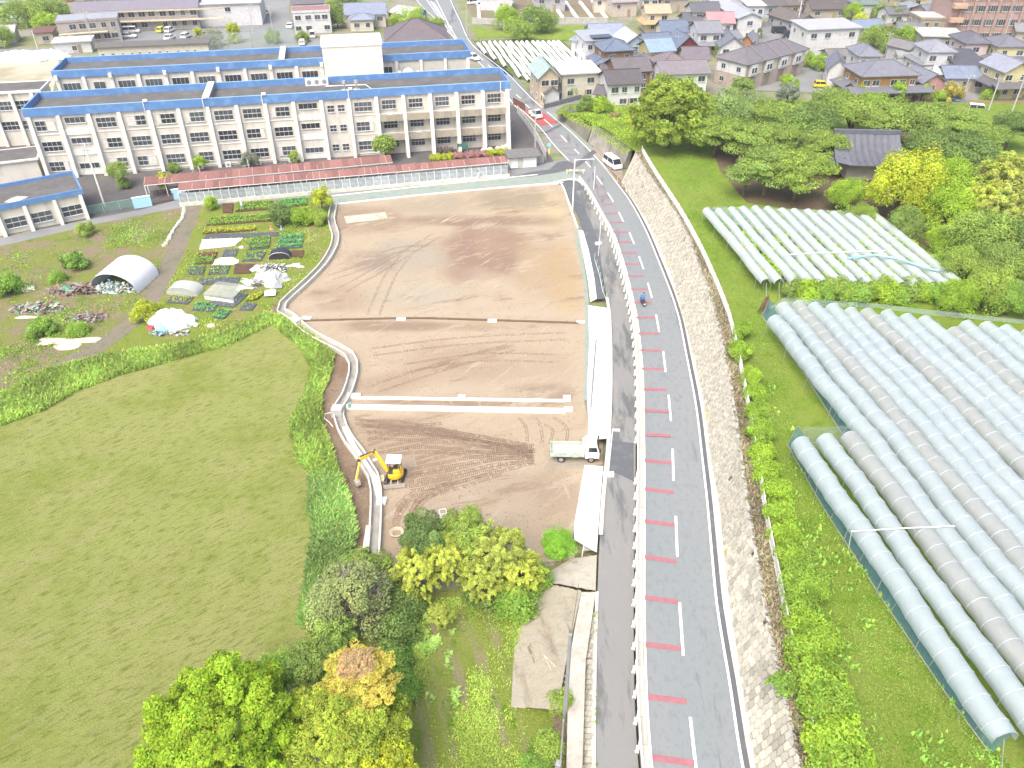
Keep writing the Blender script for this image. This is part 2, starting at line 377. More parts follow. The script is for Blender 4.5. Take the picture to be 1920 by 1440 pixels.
blobs = [  # px, py, rx, ry, colour, strength
    (690, 412, 80, 26, (178, 150, 128), .6), (830, 385, 90, 18, (206, 194, 168), .7), (960, 372, 70, 22, (190, 176, 150), .8), (1040, 395, 24, 30, (238, 222, 178), 1), (955, 400, 60, 12, (235, 215, 175), .7),
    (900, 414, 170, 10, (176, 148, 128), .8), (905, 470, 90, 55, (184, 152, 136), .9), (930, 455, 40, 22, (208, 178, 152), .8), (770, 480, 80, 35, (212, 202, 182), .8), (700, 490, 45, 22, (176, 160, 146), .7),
    (790, 555, 110, 20, (222, 212, 190), .9), (1060, 520, 40, 60, (232, 208, 160), .9), (1020, 500, 60, 60, (214, 186, 148), .6), (640, 560, 60, 30, (206, 182, 156), .7), (820, 590, 260, 7, (234, 220, 192), .8),
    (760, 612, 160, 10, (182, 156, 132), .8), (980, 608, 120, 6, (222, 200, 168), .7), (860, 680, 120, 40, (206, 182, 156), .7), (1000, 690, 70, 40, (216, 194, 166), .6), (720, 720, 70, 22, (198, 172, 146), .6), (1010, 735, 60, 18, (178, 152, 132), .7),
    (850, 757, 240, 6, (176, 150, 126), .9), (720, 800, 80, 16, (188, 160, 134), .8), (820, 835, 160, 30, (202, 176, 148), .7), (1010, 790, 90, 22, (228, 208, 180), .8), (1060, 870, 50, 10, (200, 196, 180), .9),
    (780, 890, 90, 30, (200, 176, 150), .7), (960, 920, 100, 40, (208, 190, 168), .7), (1040, 930, 50, 60, (198, 176, 152), .7), (820, 960, 90, 30, (202, 184, 162), .6), (740, 1000, 60, 60, (200, 178, 154), .6), (1000, 990, 80, 30, (200, 180, 156), .6)]
me = lot.data; nv = len(me.vertices); co = np.empty(nv * 3); me.vertices.foreach_get('co', co); co = co.reshape(-1, 3)
base = np.tile(np.array(C(230, 212, 183)), (nv, 1))
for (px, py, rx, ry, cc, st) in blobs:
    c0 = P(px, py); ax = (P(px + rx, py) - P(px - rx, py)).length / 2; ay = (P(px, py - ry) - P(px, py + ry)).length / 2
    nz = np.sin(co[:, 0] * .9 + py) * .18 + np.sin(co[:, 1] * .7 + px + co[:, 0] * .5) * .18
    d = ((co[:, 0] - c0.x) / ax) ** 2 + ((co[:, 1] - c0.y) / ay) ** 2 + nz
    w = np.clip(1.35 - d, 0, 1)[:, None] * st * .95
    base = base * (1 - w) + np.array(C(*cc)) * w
a_ = me.color_attributes.new('Col', 'FLOAT_COLOR', 'POINT'); a_.data.foreach_set('color', np.concatenate([base, np.ones((nv, 1))], 1).astype(np.float32).ravel())

# school lane and pale green footway
sheet('lane', [(-200, 490), (0, 447), (160, 413), (265, 393), (330, 376), (450, 364), (600, 352), (955, 320), (1030, 305), (1062, 298), (1100, 330), (1080, 336), (1010, 345), (625, 378), (622, 366), (372, 389), (335, 390), (200, 416), (0, 462), (-200, 510)], g_asphf, off=.03)
sheet('footway', [(622, 368), (1008, 328), (1062, 322), (1080, 326), (1094, 344), (1075, 337), (1036, 344), (829, 363), (628, 384)], g_pale, off=.042)
ribbon('lane_edge_kerb', smooth(poly([(622, 368), (800, 349), (1008, 328)])), .2, M_newconc, off=.05, h=.06)
ribbon('lot_edge_kerb', smooth(poly([(628, 384), (829, 363), (1036, 345), (1053, 347), (1068, 386), (1083, 428)])), .22, M_newconc, off=.08, h=.12)
ribbon('lot_corner_kerb', smooth(poly([(1036, 344), (1060, 338), (1082, 338), (1096, 350)])), .2, M_newconc, off=.05, h=.1)

# main road
LE = [(730, -70), (781, 0), (816, 35), (853, 73), (885, 103), (930, 152), (966, 199), (980, 208), (1013, 240), (1038, 271), (1065, 300), (1082, 325), (1094, 340), (1108, 360), (1130, 400), (1152, 440), (1172, 500), (1187, 560), (1195, 600), (1202, 660), (1206, 720), (1208, 860), (1208, 1000), (1208, 1140), (1212, 1300), (1222, 1440), (1245, 1650)]
RE = [(820, -70), (845, 0), (862, 37), (885, 83), (949, 136), (978, 165), (997, 185), (1019, 204), (1053, 233), (1076, 253), (1122, 300), (1154, 340), (1183, 380), (1210, 430), (1231, 480), (1251, 530), (1262, 560), (1274, 600), (1286, 660), (1305, 760), (1317, 860), (1326, 940), (1335, 1040), (1345, 1140), (1368, 1280), (1393, 1440), (1440, 1650)]
LW = resample(smooth(poly(LE, zroad), 8), 1.2); RW = resample(smooth(poly(RE, zroad), 8), 1.2)
def strip(name, A, B, m, off, kind='structure', n=260, parent=None):
    def rs(L):
        d = [0]
        for a, b in zip(L, L[1:]): d.append(d[-1] + (b - a).length)
        t = np.linspace(0, d[-1], n); Q = np.array(L); return [Vector([np.interp(x, d, Q[:, k]) for k in range(3)]) for x in t]
    A = rs(A); B = rs(B)
    mb = MB(); ar = [p + Vector((0, 0, off)) for p in A]; br = [p + Vector((0, 0, off)) for p in B]; mb.add(ar + br, [(i, i + n, i + n + 1, i + 1) for i in range(n - 1)])
    o = mb.build(name, m, parent); o['kind'] = kind; return o
def shift(L, s, dz=0):
    Lp, Rp = ribbon_pts(L, 0, dz, s); return Lp
ROADL = shift(LW, -.15); ROADR = shift(RW, .75)      # the line runs away-to-near, so + is to the driver's ... right/left checked below
if ROADR[100].x < RW[100].x: ROADL = shift(LW, .15); ROADR = shift(RW, -.75); SGN = -1
else: SGN = 1
strip('road', ROADL, ROADR, g_asph, .02)
ribbon('edge_line', LW, .17, M_paint, off=.03)
ribbon('edge_line', RW, .17, M_paint, off=.03)
sheet('road_patch', [(1004, 249), (1022, 247), (1053, 232), (1055, 235), (1026, 250)], g_asphd, zroad, .026)
sheet('road_patch', [(950, 334), (1000, 322), (1030, 318), (1046, 304), (1060, 302), (1078, 307), (1112, 281), (1119, 286), (1086, 312), (1072, 318), (1040, 325), (1000, 331)], g_asphd, 0, .045)
ribbon('road_shoulder', RW, .36, g_asphd, off=.026, side=SGN * .27)
# paint
dash = [(1274, 1130, 1281, 1230), (1294, 1345, 1306, 1452), (1267, 968, 1270, 1044), (1261, 842, 1263, 902), (1253.5, 741, 1258, 790), (1243.5, 659, 1248, 698), (1230, 590, 1236, 623), (1214.6, 531, 1222.5, 559), (1198, 481, 1206.7, 505), (1180, 436, 1189, 458), (1160, 398, 1169, 416), (1139.6, 362, 1150, 379), (1118, 330, 1129, 346), (1098, 303, 1107, 314), (1077, 280, 1086, 289), (1052, 254, 1063, 267), (1020, 224, 1036, 238), (984, 195, 993.5, 203), (967.5, 177, 976, 185), (950, 162, 958, 169), (915, 122, 926, 132), (896, 104, 906, 113)]
for (a, b, c, d) in dash:
    ribbon('lane_dash', resample([P(a, b, zroad), P(c, d, zroad)], 1.0), .2, M_paint, off=.045)
bars = [(1208, 568, 1221, 568)]
bars = [(1209, 864, 1259, 868.5), (1209, 917.5, 1263, 924), (1209, 977.5, 1265, 985), (1209, 1045, 1268, 1053.5), (1209, 1121, 1272, 1129.6), (1210, 1209, 1278, 1217), (1215, 1307, 1287, 1316), (1223, 1421, 1302, 1432), (1209, 815, 1257, 818), (1208, 770, 1254.6, 772), (1207, 730, 1250, 731), (1204, 692, 1245.6, 693), (1201, 657.5, 1241, 658), (1197, 626, 1235, 626), (1193, 596, 1228, 596), (1188.5, 568, 1221.6, 568), (1183, 542.5, 1215, 542.5), (1177, 518, 1208, 518), (1171, 495.6, 1200, 495.6), (1164, 474.8, 1192.7, 474.2), (1156, 454.6, 1184, 454), (1149.6, 435.6, 1177, 435), (1142, 418, 1167.7, 417.3), (1134.8, 401, 1159, 400), (1127, 384, 1149.6, 383.3), (1119.8, 369, 1140.6, 368), (1112.5, 354, 1131, 353), (1063, 290, 1083, 289), (1055, 279, 1073, 278), (1045, 268, 1063, 267), (1034, 258.5, 1050, 257.5), (1026, 248.3, 1043, 247.5)]
for (a, b, c, d) in bars:
    A, B = P(a, b, zroad), P(c, d, zroad); w = .45 if b > 340 else .32
    ribbon('red_bar', [A, B], w, M_redpaint, off=.05)
sheet('red_surface', [(981, 208), (1008, 203), (1047, 231), (1015, 237)], M_redroad, zroad, .025)
# hatched triangle far up the road
sheet('road_triangle', [(806, 2), (815, 6), (834, 38), (828, 34)], M_paint, zroad, .03)
sheet('road_triangle', [(838, 42), (848, 52), (846, 58), (840, 50)], M_paint, zroad, .03)
ribbon('lane_line', poly([(818, 0), (836, 36), (856, 72)], zroad), .2, M_paint, off=.03)
ribbon('lane_line', poly([(800, 0), (826, 36), (856, 76)], zroad), .2, M_paint, off=.031)

# side path below the road
SPL = [(1060, 346), (1072, 352), (1084, 372), (1100, 408), (1120, 455), (1131, 520), (1137, 560), (1142, 600), (1144, 700), (1141, 800), (1137, 860), (1129, 940), (1123, 1040), (1119, 1140), (1116, 1240), (1114, 1440), (1120, 1640)]
SPLW = resample(smooth(poly(SPL, zpath), 8), 1.2)
SPRW = shift(LW, -SGN * .75); SPRW = [Vector((p.x, p.y, zpath(p.y))) for p in SPRW if p.y < P(1086, 350, zroad).y]
strip('side_path', SPLW, SPRW, g_asph2, .01)
sheet('path_fresh_asphalt', [(1045, 343), (1075, 338), (1092, 346), (1098, 356), (1080, 358), (1102, 402), (1122, 450), (1126, 480), (1133, 560), (1119, 562), (1114, 520), (1103, 470), (1085, 410), (1068, 375), (1053, 347)], g_asphd, zpath, .03)
sheet('entrance_asphalt', [(1141, 826), (1188, 831), (1188, 903), (1168, 893), (1150, 886), (1137, 884)], g_asphd, zpath, .03)
# concrete kerb wall between the road and the side path, block by block
kw = thing('kerb_wall', 'long pale concrete kerb wall between the main road and the lower side path', 'kerb wall')
KL = [p for p in shift(LW, -SGN * .36) if p.y < P(1090, 336, zroad).y]
KLr = resample(KL, 1.95)
kmesh = MB().box(-.5, .5, -.21, .21, -1.1, .28).mesh('kerb_block')
kmesh.materials.append(mat('kerb_block_concrete', (.50, .485, .42), .85, .06, .8, .2, 14, dirt=(.36, .34, .28), rand=.08))
for i, (a, b) in enumerate(zip(KLr, KLr[1:])):
    o = obj('kerb_block', kmesh, None, kw); d = b - a; o.location = (a + b) / 2; o.rotation_euler = (0, 0, math.atan2(d.y, d.x)); o.scale = (d.length - .025, 1, 1)
gr = thing('guard_rail', 'white guard rail with short brackets along the kerb wall', 'guard rail')
rail = shift(KL, -SGN * .32)
mb = MB()
for zz, w in ((.80, .09), (.50, .06)):
    Lp, Rp = ribbon_pts(rail, w, zz); n = len(rail); up = Vector((0, 0, .16))
    mb.add(Lp + [p + up for p in Lp] + [p + up for p in Rp] + Rp, sum([[(i + k * n, i + ((k + 1) % 4) * n, i + 1 + ((k + 1) % 4) * n, i + 1 + k * n) for k in range(4)] for i in range(n - 1)], []))
o = mb.build('rail', M_white, gr)
pm = MB().box(-.07, .07, -.2, .02, -.75, .1).box(-.06, .06, -.1, .03, .1, .9).box(-.09, .09, -.24, -.2, -.75, -.55).mesh('post'); pm.materials.append(M_white)
for p, q in zip(resample(rail, 1.95), resample(rail, 1.95)[1:]):
    dd = q - p; gap = P(1188, 880, zroad).y < p.y < P(1188, 838, zroad).y
    if gap: continue
    o = obj('post', pm, None, gr); o.location = p; o.rotation_euler = (0, 0, math.atan2(dd.y, dd.x))
# ================================================================ ORCHARD TERRACE AND RETAINING WALL
WB = [(1165, 342), (1191, 380), (1221, 430), (1253, 500), (1278, 580), (1299, 660), (1320, 760), (1334, 860), (1349, 940), (1371, 1140), (1417, 1440), (1450, 1640)]
WT = [(1192, 284), (1217, 326), (1243, 361), (1271, 403), (1292, 445), (1312, 497), (1335, 560), (1359, 660), (1377, 760), (1390, 860), (1402, 940), (1435, 1140), (1502, 1440), (1560, 1640)]
wbL = resample(smooth(poly(WB, lambda y: zroad(y) + .1), 6), .5); wtL = resample(smooth(poly(WT, zplat), 6), .5)
plat = WT[::-1] + [(1150, 252), (1112, 230), (1075, 215), (1040, 212), (1060, 196), (1120, 190), (1250, 176), (1420, 186), (1700, 190), (2300, 205), (3200, 500), (3600, 1640)]
sheet('orchard_ground', plat, g_lawn, zplat, off=0, step=4)
# verge strips on the terrace
def between(name, A, B, m, z, off): return sheet(name, A + B[::-1], m, z, off, step=4)
FEN = [(1203, 286), (1220, 316), (1240, 348), (1275, 402), (1310, 466), (1340, 532), (1365, 597), (1380, 660), (1396, 740), (1408, 810), (1420, 885), (1435, 980), (1456, 1085), (1478, 1200), (1500, 1300), (1524, 1400), (1545, 1490)]
FENb = [(a + 4, b + 1) for a, b in FEN]
between('wall_top_verge', WT, FENb + [(1600, 1640)], g_bank, zplat, .012)
g_earth = ground_mat('bare_orchard_soil', [(C(150, 128, 108),), (C(130, 140, 80), .5, .56, .06, (1, 1, 1), 0)], bs=6, bump=.7)
sheet('grove_floor', [(1330, 262), (1420, 250), (1600, 240), (1760, 250), (1900, 300), (2100, 420), (2050, 600), (1900, 560), (1800, 500), (1700, 440), (1600, 398), (1480, 392), (1400, 380), (1350, 320)], g_earth, zplat, .01, step=4)
# block retaining wall
N = 230
def rsn(L, n):
    d = [0]
    for a, b in zip(L, L[1:]): d.append(d[-1] + (b - a).length)
    t = np.linspace(0, d[-1], n); Q = np.array(L); return [Vector([np.interp(x, d, Q[:, k]) for k in range(3)]) for x in t], d[-1]
bw, blen = rsn(wbL, N * 4); tw, _ = rsn(wtL, N * 6)
twn = []; j0 = 0
for p in bw:           # pair every foot point with the wall top straight behind it
    j0 = min(range(j0, min(j0 + 260, len(tw))), key=lambda j: (tw[j].x - p.x) ** 2 + (tw[j].y - p.y) ** 2); twn.append(tw[j0])
TW0 = min(range(len(tw)), key=lambda j: (tw[j] - twn[0]).length)
def wallpt(u, v):           # u along (0 far, 1 near), v up the slope
    i = min(max(u, 0), .99999) * (len(bw) - 1); k = int(i); f = i - k
    b = bw[k].lerp(bw[k + 1], f); t = twn[k].lerp(twn[k + 1], f)
    return b.lerp(t, v)
rw = thing('retaining_wall', 'pale interlocking block retaining wall sloping up from the road to the orchard', 'retaining wall')
mb = MB(); nn = 150
back = [wallpt(i / (nn - 1), 0) for i in range(nn)]; tp = [wallpt(i / (nn - 1), 1.0) for i in range(nn)]
ofs = Vector((.10, 0, -.06))
mb.add([p + ofs for p in back] + [p + ofs for p in tp], [(i, i + nn, i + nn + 1, i + 1) for i in range(nn - 1)])
mb.build('backing', mat('wall_backing', (.10, .095, .08), .95, .2, 1, .3), rw)
ROWS = 6; COLS = int(blen / .52)
m_blk = mat('wall_block_stone', (.46, .445, .37), .9, .16, .9, .35, 9, dirt=(.30, .29, .24), rand=.26)
m_blk2 = mat('wall_block_stone_far', (.44, .42, .35), .9, .32, 2.4, .35, 9, dirt=(.22, .22, .18))
def block_mesh(seed):
    r = random.Random(seed); bm = bmesh.new(); bmesh.ops.create_cube(bm, size=1)
    for v in bm.verts:
        if v.co.z > 0: v.co.x *= .90; v.co.y *= .86; v.co.z += r.uniform(-.25, .35)
    me = bpy.data.meshes.new('block'); bm.to_mesh(me); bm.free(); me.materials.append(m_blk); return me
bmesh_v = [block_mesh(i) for i in range(6)]
items = []
for c in range(COLS):
    for r_ in range(ROWS):
        u = (c + .5) / COLS; st = .5 if c % 2 else 0
        v0 = max(0, (r_ - st) / ROWS + .0); v1 = min(1, (r_ + 1 - st) / ROWS)
        if r_ == ROWS - 1 and st: v1 = (r_ + 1 - st) / ROWS
        if v1 - v0 < .03: continue
        items.append((u, v0, v1, c, r_))
        if r_ == ROWS - 1 and st: items.append((u, v1, 1.0, c, 9))
def blk_frame(u, v0, v1):
    a = wallpt(u, v0); b = wallpt(u, v1); du = wallpt(min(u + .5 / COLS, 1), (v0 + v1) / 2) - wallpt(max(u - .5 / COLS, 0), (v0 + v1) / 2)
    Y = (b - a); ly = Y.length; Y.normalize(); X = du.normalized(); Z = X.cross(Y).normalized()
    if Z.x > 0: Z = -Z
    X = Y.cross(Z).normalized()
    return (a + b) / 2, X, Y, Z, du.length, ly
items.sort(key=lambda t: -t[0])
vis = [t for t in items if P(0, 1620, zroad).y < wallpt(t[0], .5).y]
far = MB(); cnt = 0
for (u, v0, v1, c, r_) in vis:
    if rnd.random() < .004: continue
    ce, X, Y, Z, lx, ly = blk_frame(u, v0, v1)
    dz = rnd.uniform(-.03, .04)
    if cnt < 300:
        o = obj('block', rnd.choice(bmesh_v), None, rw)
        Mx = Matrix(((X.x * (lx - .05), Y.x * (ly - .06), Z.x * .2), (X.y * (lx - .05), Y.y * (ly - .06), Z.y * .2), (X.z * (lx - .05), Y.z * (ly - .06), Z.z * .2))).to_4x4()
        Mx.translation = ce + Z * dz; o.matrix_world = Mx; cnt += 1
    else:
        q = ce + Z * dz; hx = X * (lx / 2 - .025); hy = Y * (ly / 2 - .03); t1 = rnd.uniform(.07, .15)
        vsx = [q - hx - hy - Z * .1, q + hx - hy - Z * .1, q + hx + hy - Z * .1, q - hx + hy - Z * .1]
        t2 = t1 + rnd.uniform(-.07, .07)
        vsx += [q - hx * .9 - hy * .9 + Z * t1, q + hx * .9 - hy * .9 + Z * t2, q + hx * .9 + hy * .9 + Z * t2, q - hx * .9 + hy * .9 + Z * t1]
        far.add(vsx, [(4, 5, 6, 7), (0, 1, 5, 4), (1, 2, 6, 5), (2, 3, 7, 6), (3, 0, 4, 7)])
fo = far.build('far_blocks', m_blk2, rw); fo['kind'] = 'stuff'
capL = shift(tw, 0, 0); mb = MB(); Lp, Rp = ribbon_pts(tw, .28, .06); n = len(tw)
mb.add(Lp + Rp, [(i, i + n, i + n + 1, i + 1) for i in range(n - 1)]); mb.build('coping', M_greyconc, rw)
# end face where the wall stops by the parked van
a, b = wallpt(0, 0), wallpt(0, 1)
fan = [tw[j] for j in range(0, TW0 + 1, 6)] + [b]
MB().add([a] + fan, [(0, i + 1, i + 2) for i in range(len(fan) - 1)]).build('end_face', m_blk2, rw)
MB().add([a, tw[0], tw[0] + Vector((4, 6, 0)), a + Vector((4, 6, 0))], [(0, 1, 2, 3)]).build('end_face', M_darkconc, rw)
# gutter between road and wall: concrete slabs with joints
gut = thing('gutter', 'pale concrete gutter edging along the foot of the block wall', 'gutter')
gA = shift(RW, SGN * .72); GB = [p for p in resample(gA, 2.1) if p.y < P(1140, 330, zroad).y]
gm = MB().box(-.5, .5, -.27, .27, -.2, .12).mesh('gutter_slab'); gm.materials.append(mat('gutter_concrete', (.60, .58, .50), .9, .1, 1, .25, 12, dirt=(.38, .34, .26), rand=.08))
for p, q in zip(GB, GB[1:]):
    d = q - p; o = obj('gutter_slab', gm, None, gut); o.location = (p + q) / 2 + Vector((0, 0, -.02)) + Vector((0, 0, 0))
    o.rotation_euler = (0, 0, math.atan2(d.y, d.x)); o.scale = (d.length - .03, 1, 1)
A = [p for p in shift(RW, SGN * .3) if p.y < P(1100, 285, zroad).y]
strip('wall_foot_ditch', A, [p + Vector((.4, 0, 0)) for p in wbL], g_dirt2, .012)
sheet('van_pad', [(1108, 283), (1124, 300), (1140, 322), (1156, 342), (1166, 344), (1168, 318), (1160, 292), (1135, 270), (1118, 268)], ground_mat('pale_gravel', [(C(222, 212, 196),), (C(196, 184, 164), .8, .55, .1, (1, 1, 1), 0)], bs=9), zroad, .03)
sheet('road_margin', [(1000, 186), (1019, 203), (1053, 232), (1076, 252), (1104, 281), (1122, 298), (1130, 298), (1115, 280), (1090, 256), (1066, 234), (1045, 215), (1010, 190)], g_pale, zroad, .028)
# older concrete walls farther up the road
def slab_wall(name, label, base, top_h, m, slope=.6):
    A = [P(a, b, 0.05) for a, b in base]; t = thing(name, label, 'retaining wall', A[0])
    mb = MB(); n = len(A); B = []
    for i, p in enumerate(A):
        h = top_h[i]; d = (A[min(i + 1, n - 1)] - A[max(i - 1, 0)]).normalized(); nr = Vector((-d.y, d.x, 0))
        if nr.x < 0: nr = -nr
        B.append(p + nr * slope * h * .5 + Vector((0, 0, h)))
    o0 = A[0]
    mb.add([p - o0 for p in A] + [p - o0 for p in B] + [p - o0 + Vector((.3, .15, 0)) for p in B] + [p - o0 + Vector((1.2, .6, 0)) for p in A],
           sum([[(i + k * n, i + (k + 1) * n, i + 1 + (k + 1) * n, i + 1 + k * n) for k in range(3)] for i in range(n - 1)], []) + [(0, n, 2 * n, 3 * n), (n - 1, 4 * n - 1, 3 * n - 1, 2 * n - 1)])
    mb.build('wall_face', m, t); return t
slab_wall('concrete_wall', 'stained brown concrete retaining wall behind the parked white van', [(1102, 268), (1130, 285), (1152, 300), (1168, 316)], [3.2, 3.6, 4.0, 4.4], M_darkconc)
slab_wall('concrete_wall', 'older mossy concrete wall section below the grassy bank', [(1045, 218), (1068, 238), (1100, 266)], [.9, 1.8, 2.6], mat('mossy_concrete', (.2, .19, .15), .95, .3, .5, .4, dirt=(.12, .14, .06)))
# white panel fence along the terrace
fence = thing('terrace_fence', 'white slatted panel fence along the top of the block wall', 'fence')
FL = resample(smooth(poly(FEN, zplat), 6), 1.9)
pm_ = MB().box(-.5, .5, -.02, .02, 1.0, 1.08).box(-.5, .5, -.02, .02, .1, .18)
for k in range(12): pm_.box(-.48 + k * .086, -.45 + k * .086, -.012, .012, .18, 1.0)
pme = pm_.mesh('fence_panel'); pme.materials.append(M_white)
pom = MB().box(-.045, .045, -.045, .045, 0, 1.15).mesh('post'); pom.materials.append(M_white)
for p, q in zip(FL, FL[1:]):
    d = q - p; o = obj('fence_panel', pme, None, fence); o.location = (p + q) / 2; o.rotation_euler = (0, 0, math.atan2(d.y, d.x)); o.scale = (d.length - .08, 1, 1)
    o = obj('post', pom, None, fence); o.location = p
for k, (a, b) in enumerate([(1157, 338), (1212, 405), (1249, 498), (1294, 623), (1325, 785), (1356, 1040)]):
    t = thing('marker_post', ['small yellow marker post where the wall begins by the parked van', 'small yellow marker post beside the upper curve of the wall', 'small yellow marker post right of the scooter ahead on the curve', 'small yellow marker post beside the tall middle part of the wall', 'small yellow marker post level with the dump truck at the wall foot', 'yellow marker post nearest the viewer at the foot of the block wall'][k], 'marker post', P(a, b + 4, zroad), group='yellow marker posts at the wall foot')
    MB().tube([(0, 0, 0), (0, 0, .45)], .04).build('stem', M_white, t); MB().tube([(0, 0, .45), (0, 0, .95)], .06).build('cap', mat('yellow_plastic', (.75, .5, .03), .5, .05), t)

# ================================================================ LOT EDGE: concrete slopes, channel, kerbs
def quadstrip(name, label, cat, A, B, m, rough_=0, kind=None, nu=40, nv_=6):
    """skin between an upper and a lower polyline (world points), gently uneven"""
    A, _ = rsn(A, nu); B, _ = rsn(B, nu); V = []; F = []
    r = random.Random(len(name) + nu)
    for i in range(nu):
        for j in range(nv_):
            p = A[i].lerp(B[i], j / (nv_ - 1))
            if rough_ and 0 < j < nv_ - 1: p = p + Vector((0, 0, r.uniform(-rough_, rough_)))
            V.append(p)
    for i in range(nu - 1):
        for j in range(nv_ - 1): F.append((i * nv_ + j, (i + 1) * nv_ + j, (i + 1) * nv_ + j + 1, i * nv_ + j + 1))
    o = MB().add(V, F).build(name, m, None, smooth_=True)
    if kind: o['kind'] = kind
    if label: tag(o, label, cat)
    return o
up = lambda pts: poly(pts, lambda y: zpath(y) + .12)
dn = lambda pts: poly(pts, .04)
quadstrip('concrete_slope', 'long narrow white concrete slope between the soil lot and the path, far part', 'concrete slope', up([(1093, 432), (1104, 470), (1114, 520), (1119, 560)]), dn([(1084, 432), (1094, 480), (1103, 530), (1107, 566)]), M_newconc)
quadstrip('concrete_slope', 'wide white concrete slope between soil lot and path, north of the dump truck', 'concrete slope', up([(1140, 578), (1143, 640), (1142, 720), (1139, 800), (1137, 822)]), dn([(1101, 572), (1104, 640), (1100, 720), (1103, 790), (1102, 826)]), M_newconc)
quadstrip('concrete_slope', 'white concrete slope between soil lot and path, nearer than the dump truck', 'concrete slope', up([(1131, 874), (1126, 930), (1121, 1000), (1119, 1036)]), dn([(1096, 872), (1086, 930), (1076, 985), (1077, 1012)]), M_newconc)
strip('path_kerb', [p + Vector((-.12, 0, 0)) for p in SPLW if P(0, 1045).y < p.y < P(0, 560).y], [p + Vector((.25, 0, 0)) for p in SPLW if P(0, 1045).y < p.y < P(0, 560).y], M_conc, .15)
ribbon('slope_foot_strip', smooth(poly([(1079, 432), (1090, 490), (1098, 540), (1101, 600), (1100, 700), (1098, 752)])), .5, g_pale, off=.075)
sheet('sunken_pit', [(1096, 1016), (1118, 1018), (1117, 1040), (1092, 1040)], mat('grey_netting_ground', (.3, .32, .31), .9, .2, 4, .4), off=.5)
MB().bar(P(1096, 1014, .5), P(1091, 1044, .5), .05).build('pit_edge_rail', M_newconc)['kind'] = 'structure'
m_mortar = ground_mat('sprayed_mortar', [(C(250, 245, 226),), (C(230, 220, 196), .5, .60, .06, (1, .5, 1), R(60)), (C(172, 156, 130), 1.2, .65, .04, (1, .3, 1), R(50))], bs=5, bump=1, fine=.1)
quadstrip('mortar_slope', 'rough sprayed mortar bank beside the path at its pale upper end', 'mortar bank', up([(1119, 1040), (1118, 1070), (1117, 1108)]), dn([(1070, 1048), (1030, 1072), (1008, 1088)]), m_mortar, .07, nu=16, nv_=14)
quadstrip('mortar_slope', 'long rough sprayed mortar bank with dark streaks behind the grey pole', 'mortar bank', poly([(1090, 1108), (1075, 1180), (1060, 1250), (1046, 1330)], 1.3), dn([(1006, 1090), (985, 1140), (964, 1215), (958, 1326)]), ground_mat('streaked_mortar', [(C(232, 224, 200),), (C(196, 182, 156), .55, .60, .06, (1, .16, 1), R(14)), (C(232, 226, 206), .9, .62, .05, (1, .2, 1), R(10)), (C(158, 142, 120), 1.3, .64, .04, (1, .14, 1), R(16))], bs=5, bump=1, fine=.12), .08, nu=40, nv_=18)
quadstrip('concrete_ledge', 'smooth grey concrete ledge between mortar bank and small block wall', 'concrete ledge', up([(1117, 1110), (1110, 1160), (1098, 1240), (1092, 1440), (1090, 1640)]), poly([(1090, 1110), (1077, 1180), (1066, 1250), (1062, 1440), (1056, 1640)], 1.3), mat('ledge_concrete', (.40, .385, .33), .95, .15, .8, .5, 5, dirt=(.27, .25, .2), streak=True), .02)
mb = MB()
sw = thing('small_block_wall', 'low wall of small pale blocks along the near left side of the path', 'retaining wall')
A = up([(1117, 1150), (1113, 1240), (1111, 1440), (1112, 1560)]); B = poly([(1100, 1150), (1094, 1240), (1090, 1440), (1088, 1560)], .7)
A, ln = rsn(A, 120); B, _ = rsn(B, 120)
bmv = block_mesh(33); bmv.materials.clear(); bmv.materials.append(m_blk)
MB().add([p + Vector((.06, 0, -.05)) for p in A] + [p + Vector((.06, 0, -.05)) for p in B], [(i, i + 120, i + 121, i + 1) for i in range(119)]).build('backing', M_greyconc, sw)
nb = int(ln / .4)
for c in range(nb):
    for r_ in range(3):
        f = (c + .5) / nb * 119; k = min(int(f), 118); v = (r_ + .5 + (.25 if c % 2 else -.1)) / 3.2
        q = A[k].lerp(B[k], min(v, .95)); Y = (B[k] - A[k]); ly = Y.length / 3.1; Y.normalize(); X = (A[k + 1] - A[k]).normalized(); Z = X.cross(Y).normalized()
        if Z.x > 0: Z = -Z
        X = Y.cross(Z)
        o = obj('block', bmv, None, sw); Mx = Matrix(((X.x * .37, Y.x * ly, Z.x * .12), (X.y * .37, Y.y * ly, Z.y * .12), (X.z * .37, Y.z * ly, Z.z * .12))).to_4x4(); Mx.translation = q; o.matrix_world = Mx
strip('path_edge_curb', [p + Vector((-.15, 0, 0)) for p in SPLW if p.y < P(0, 1110).y], [p + Vector((.1, 0, 0)) for p in SPLW if p.y < P(0, 1110).y], M_conc, .10)

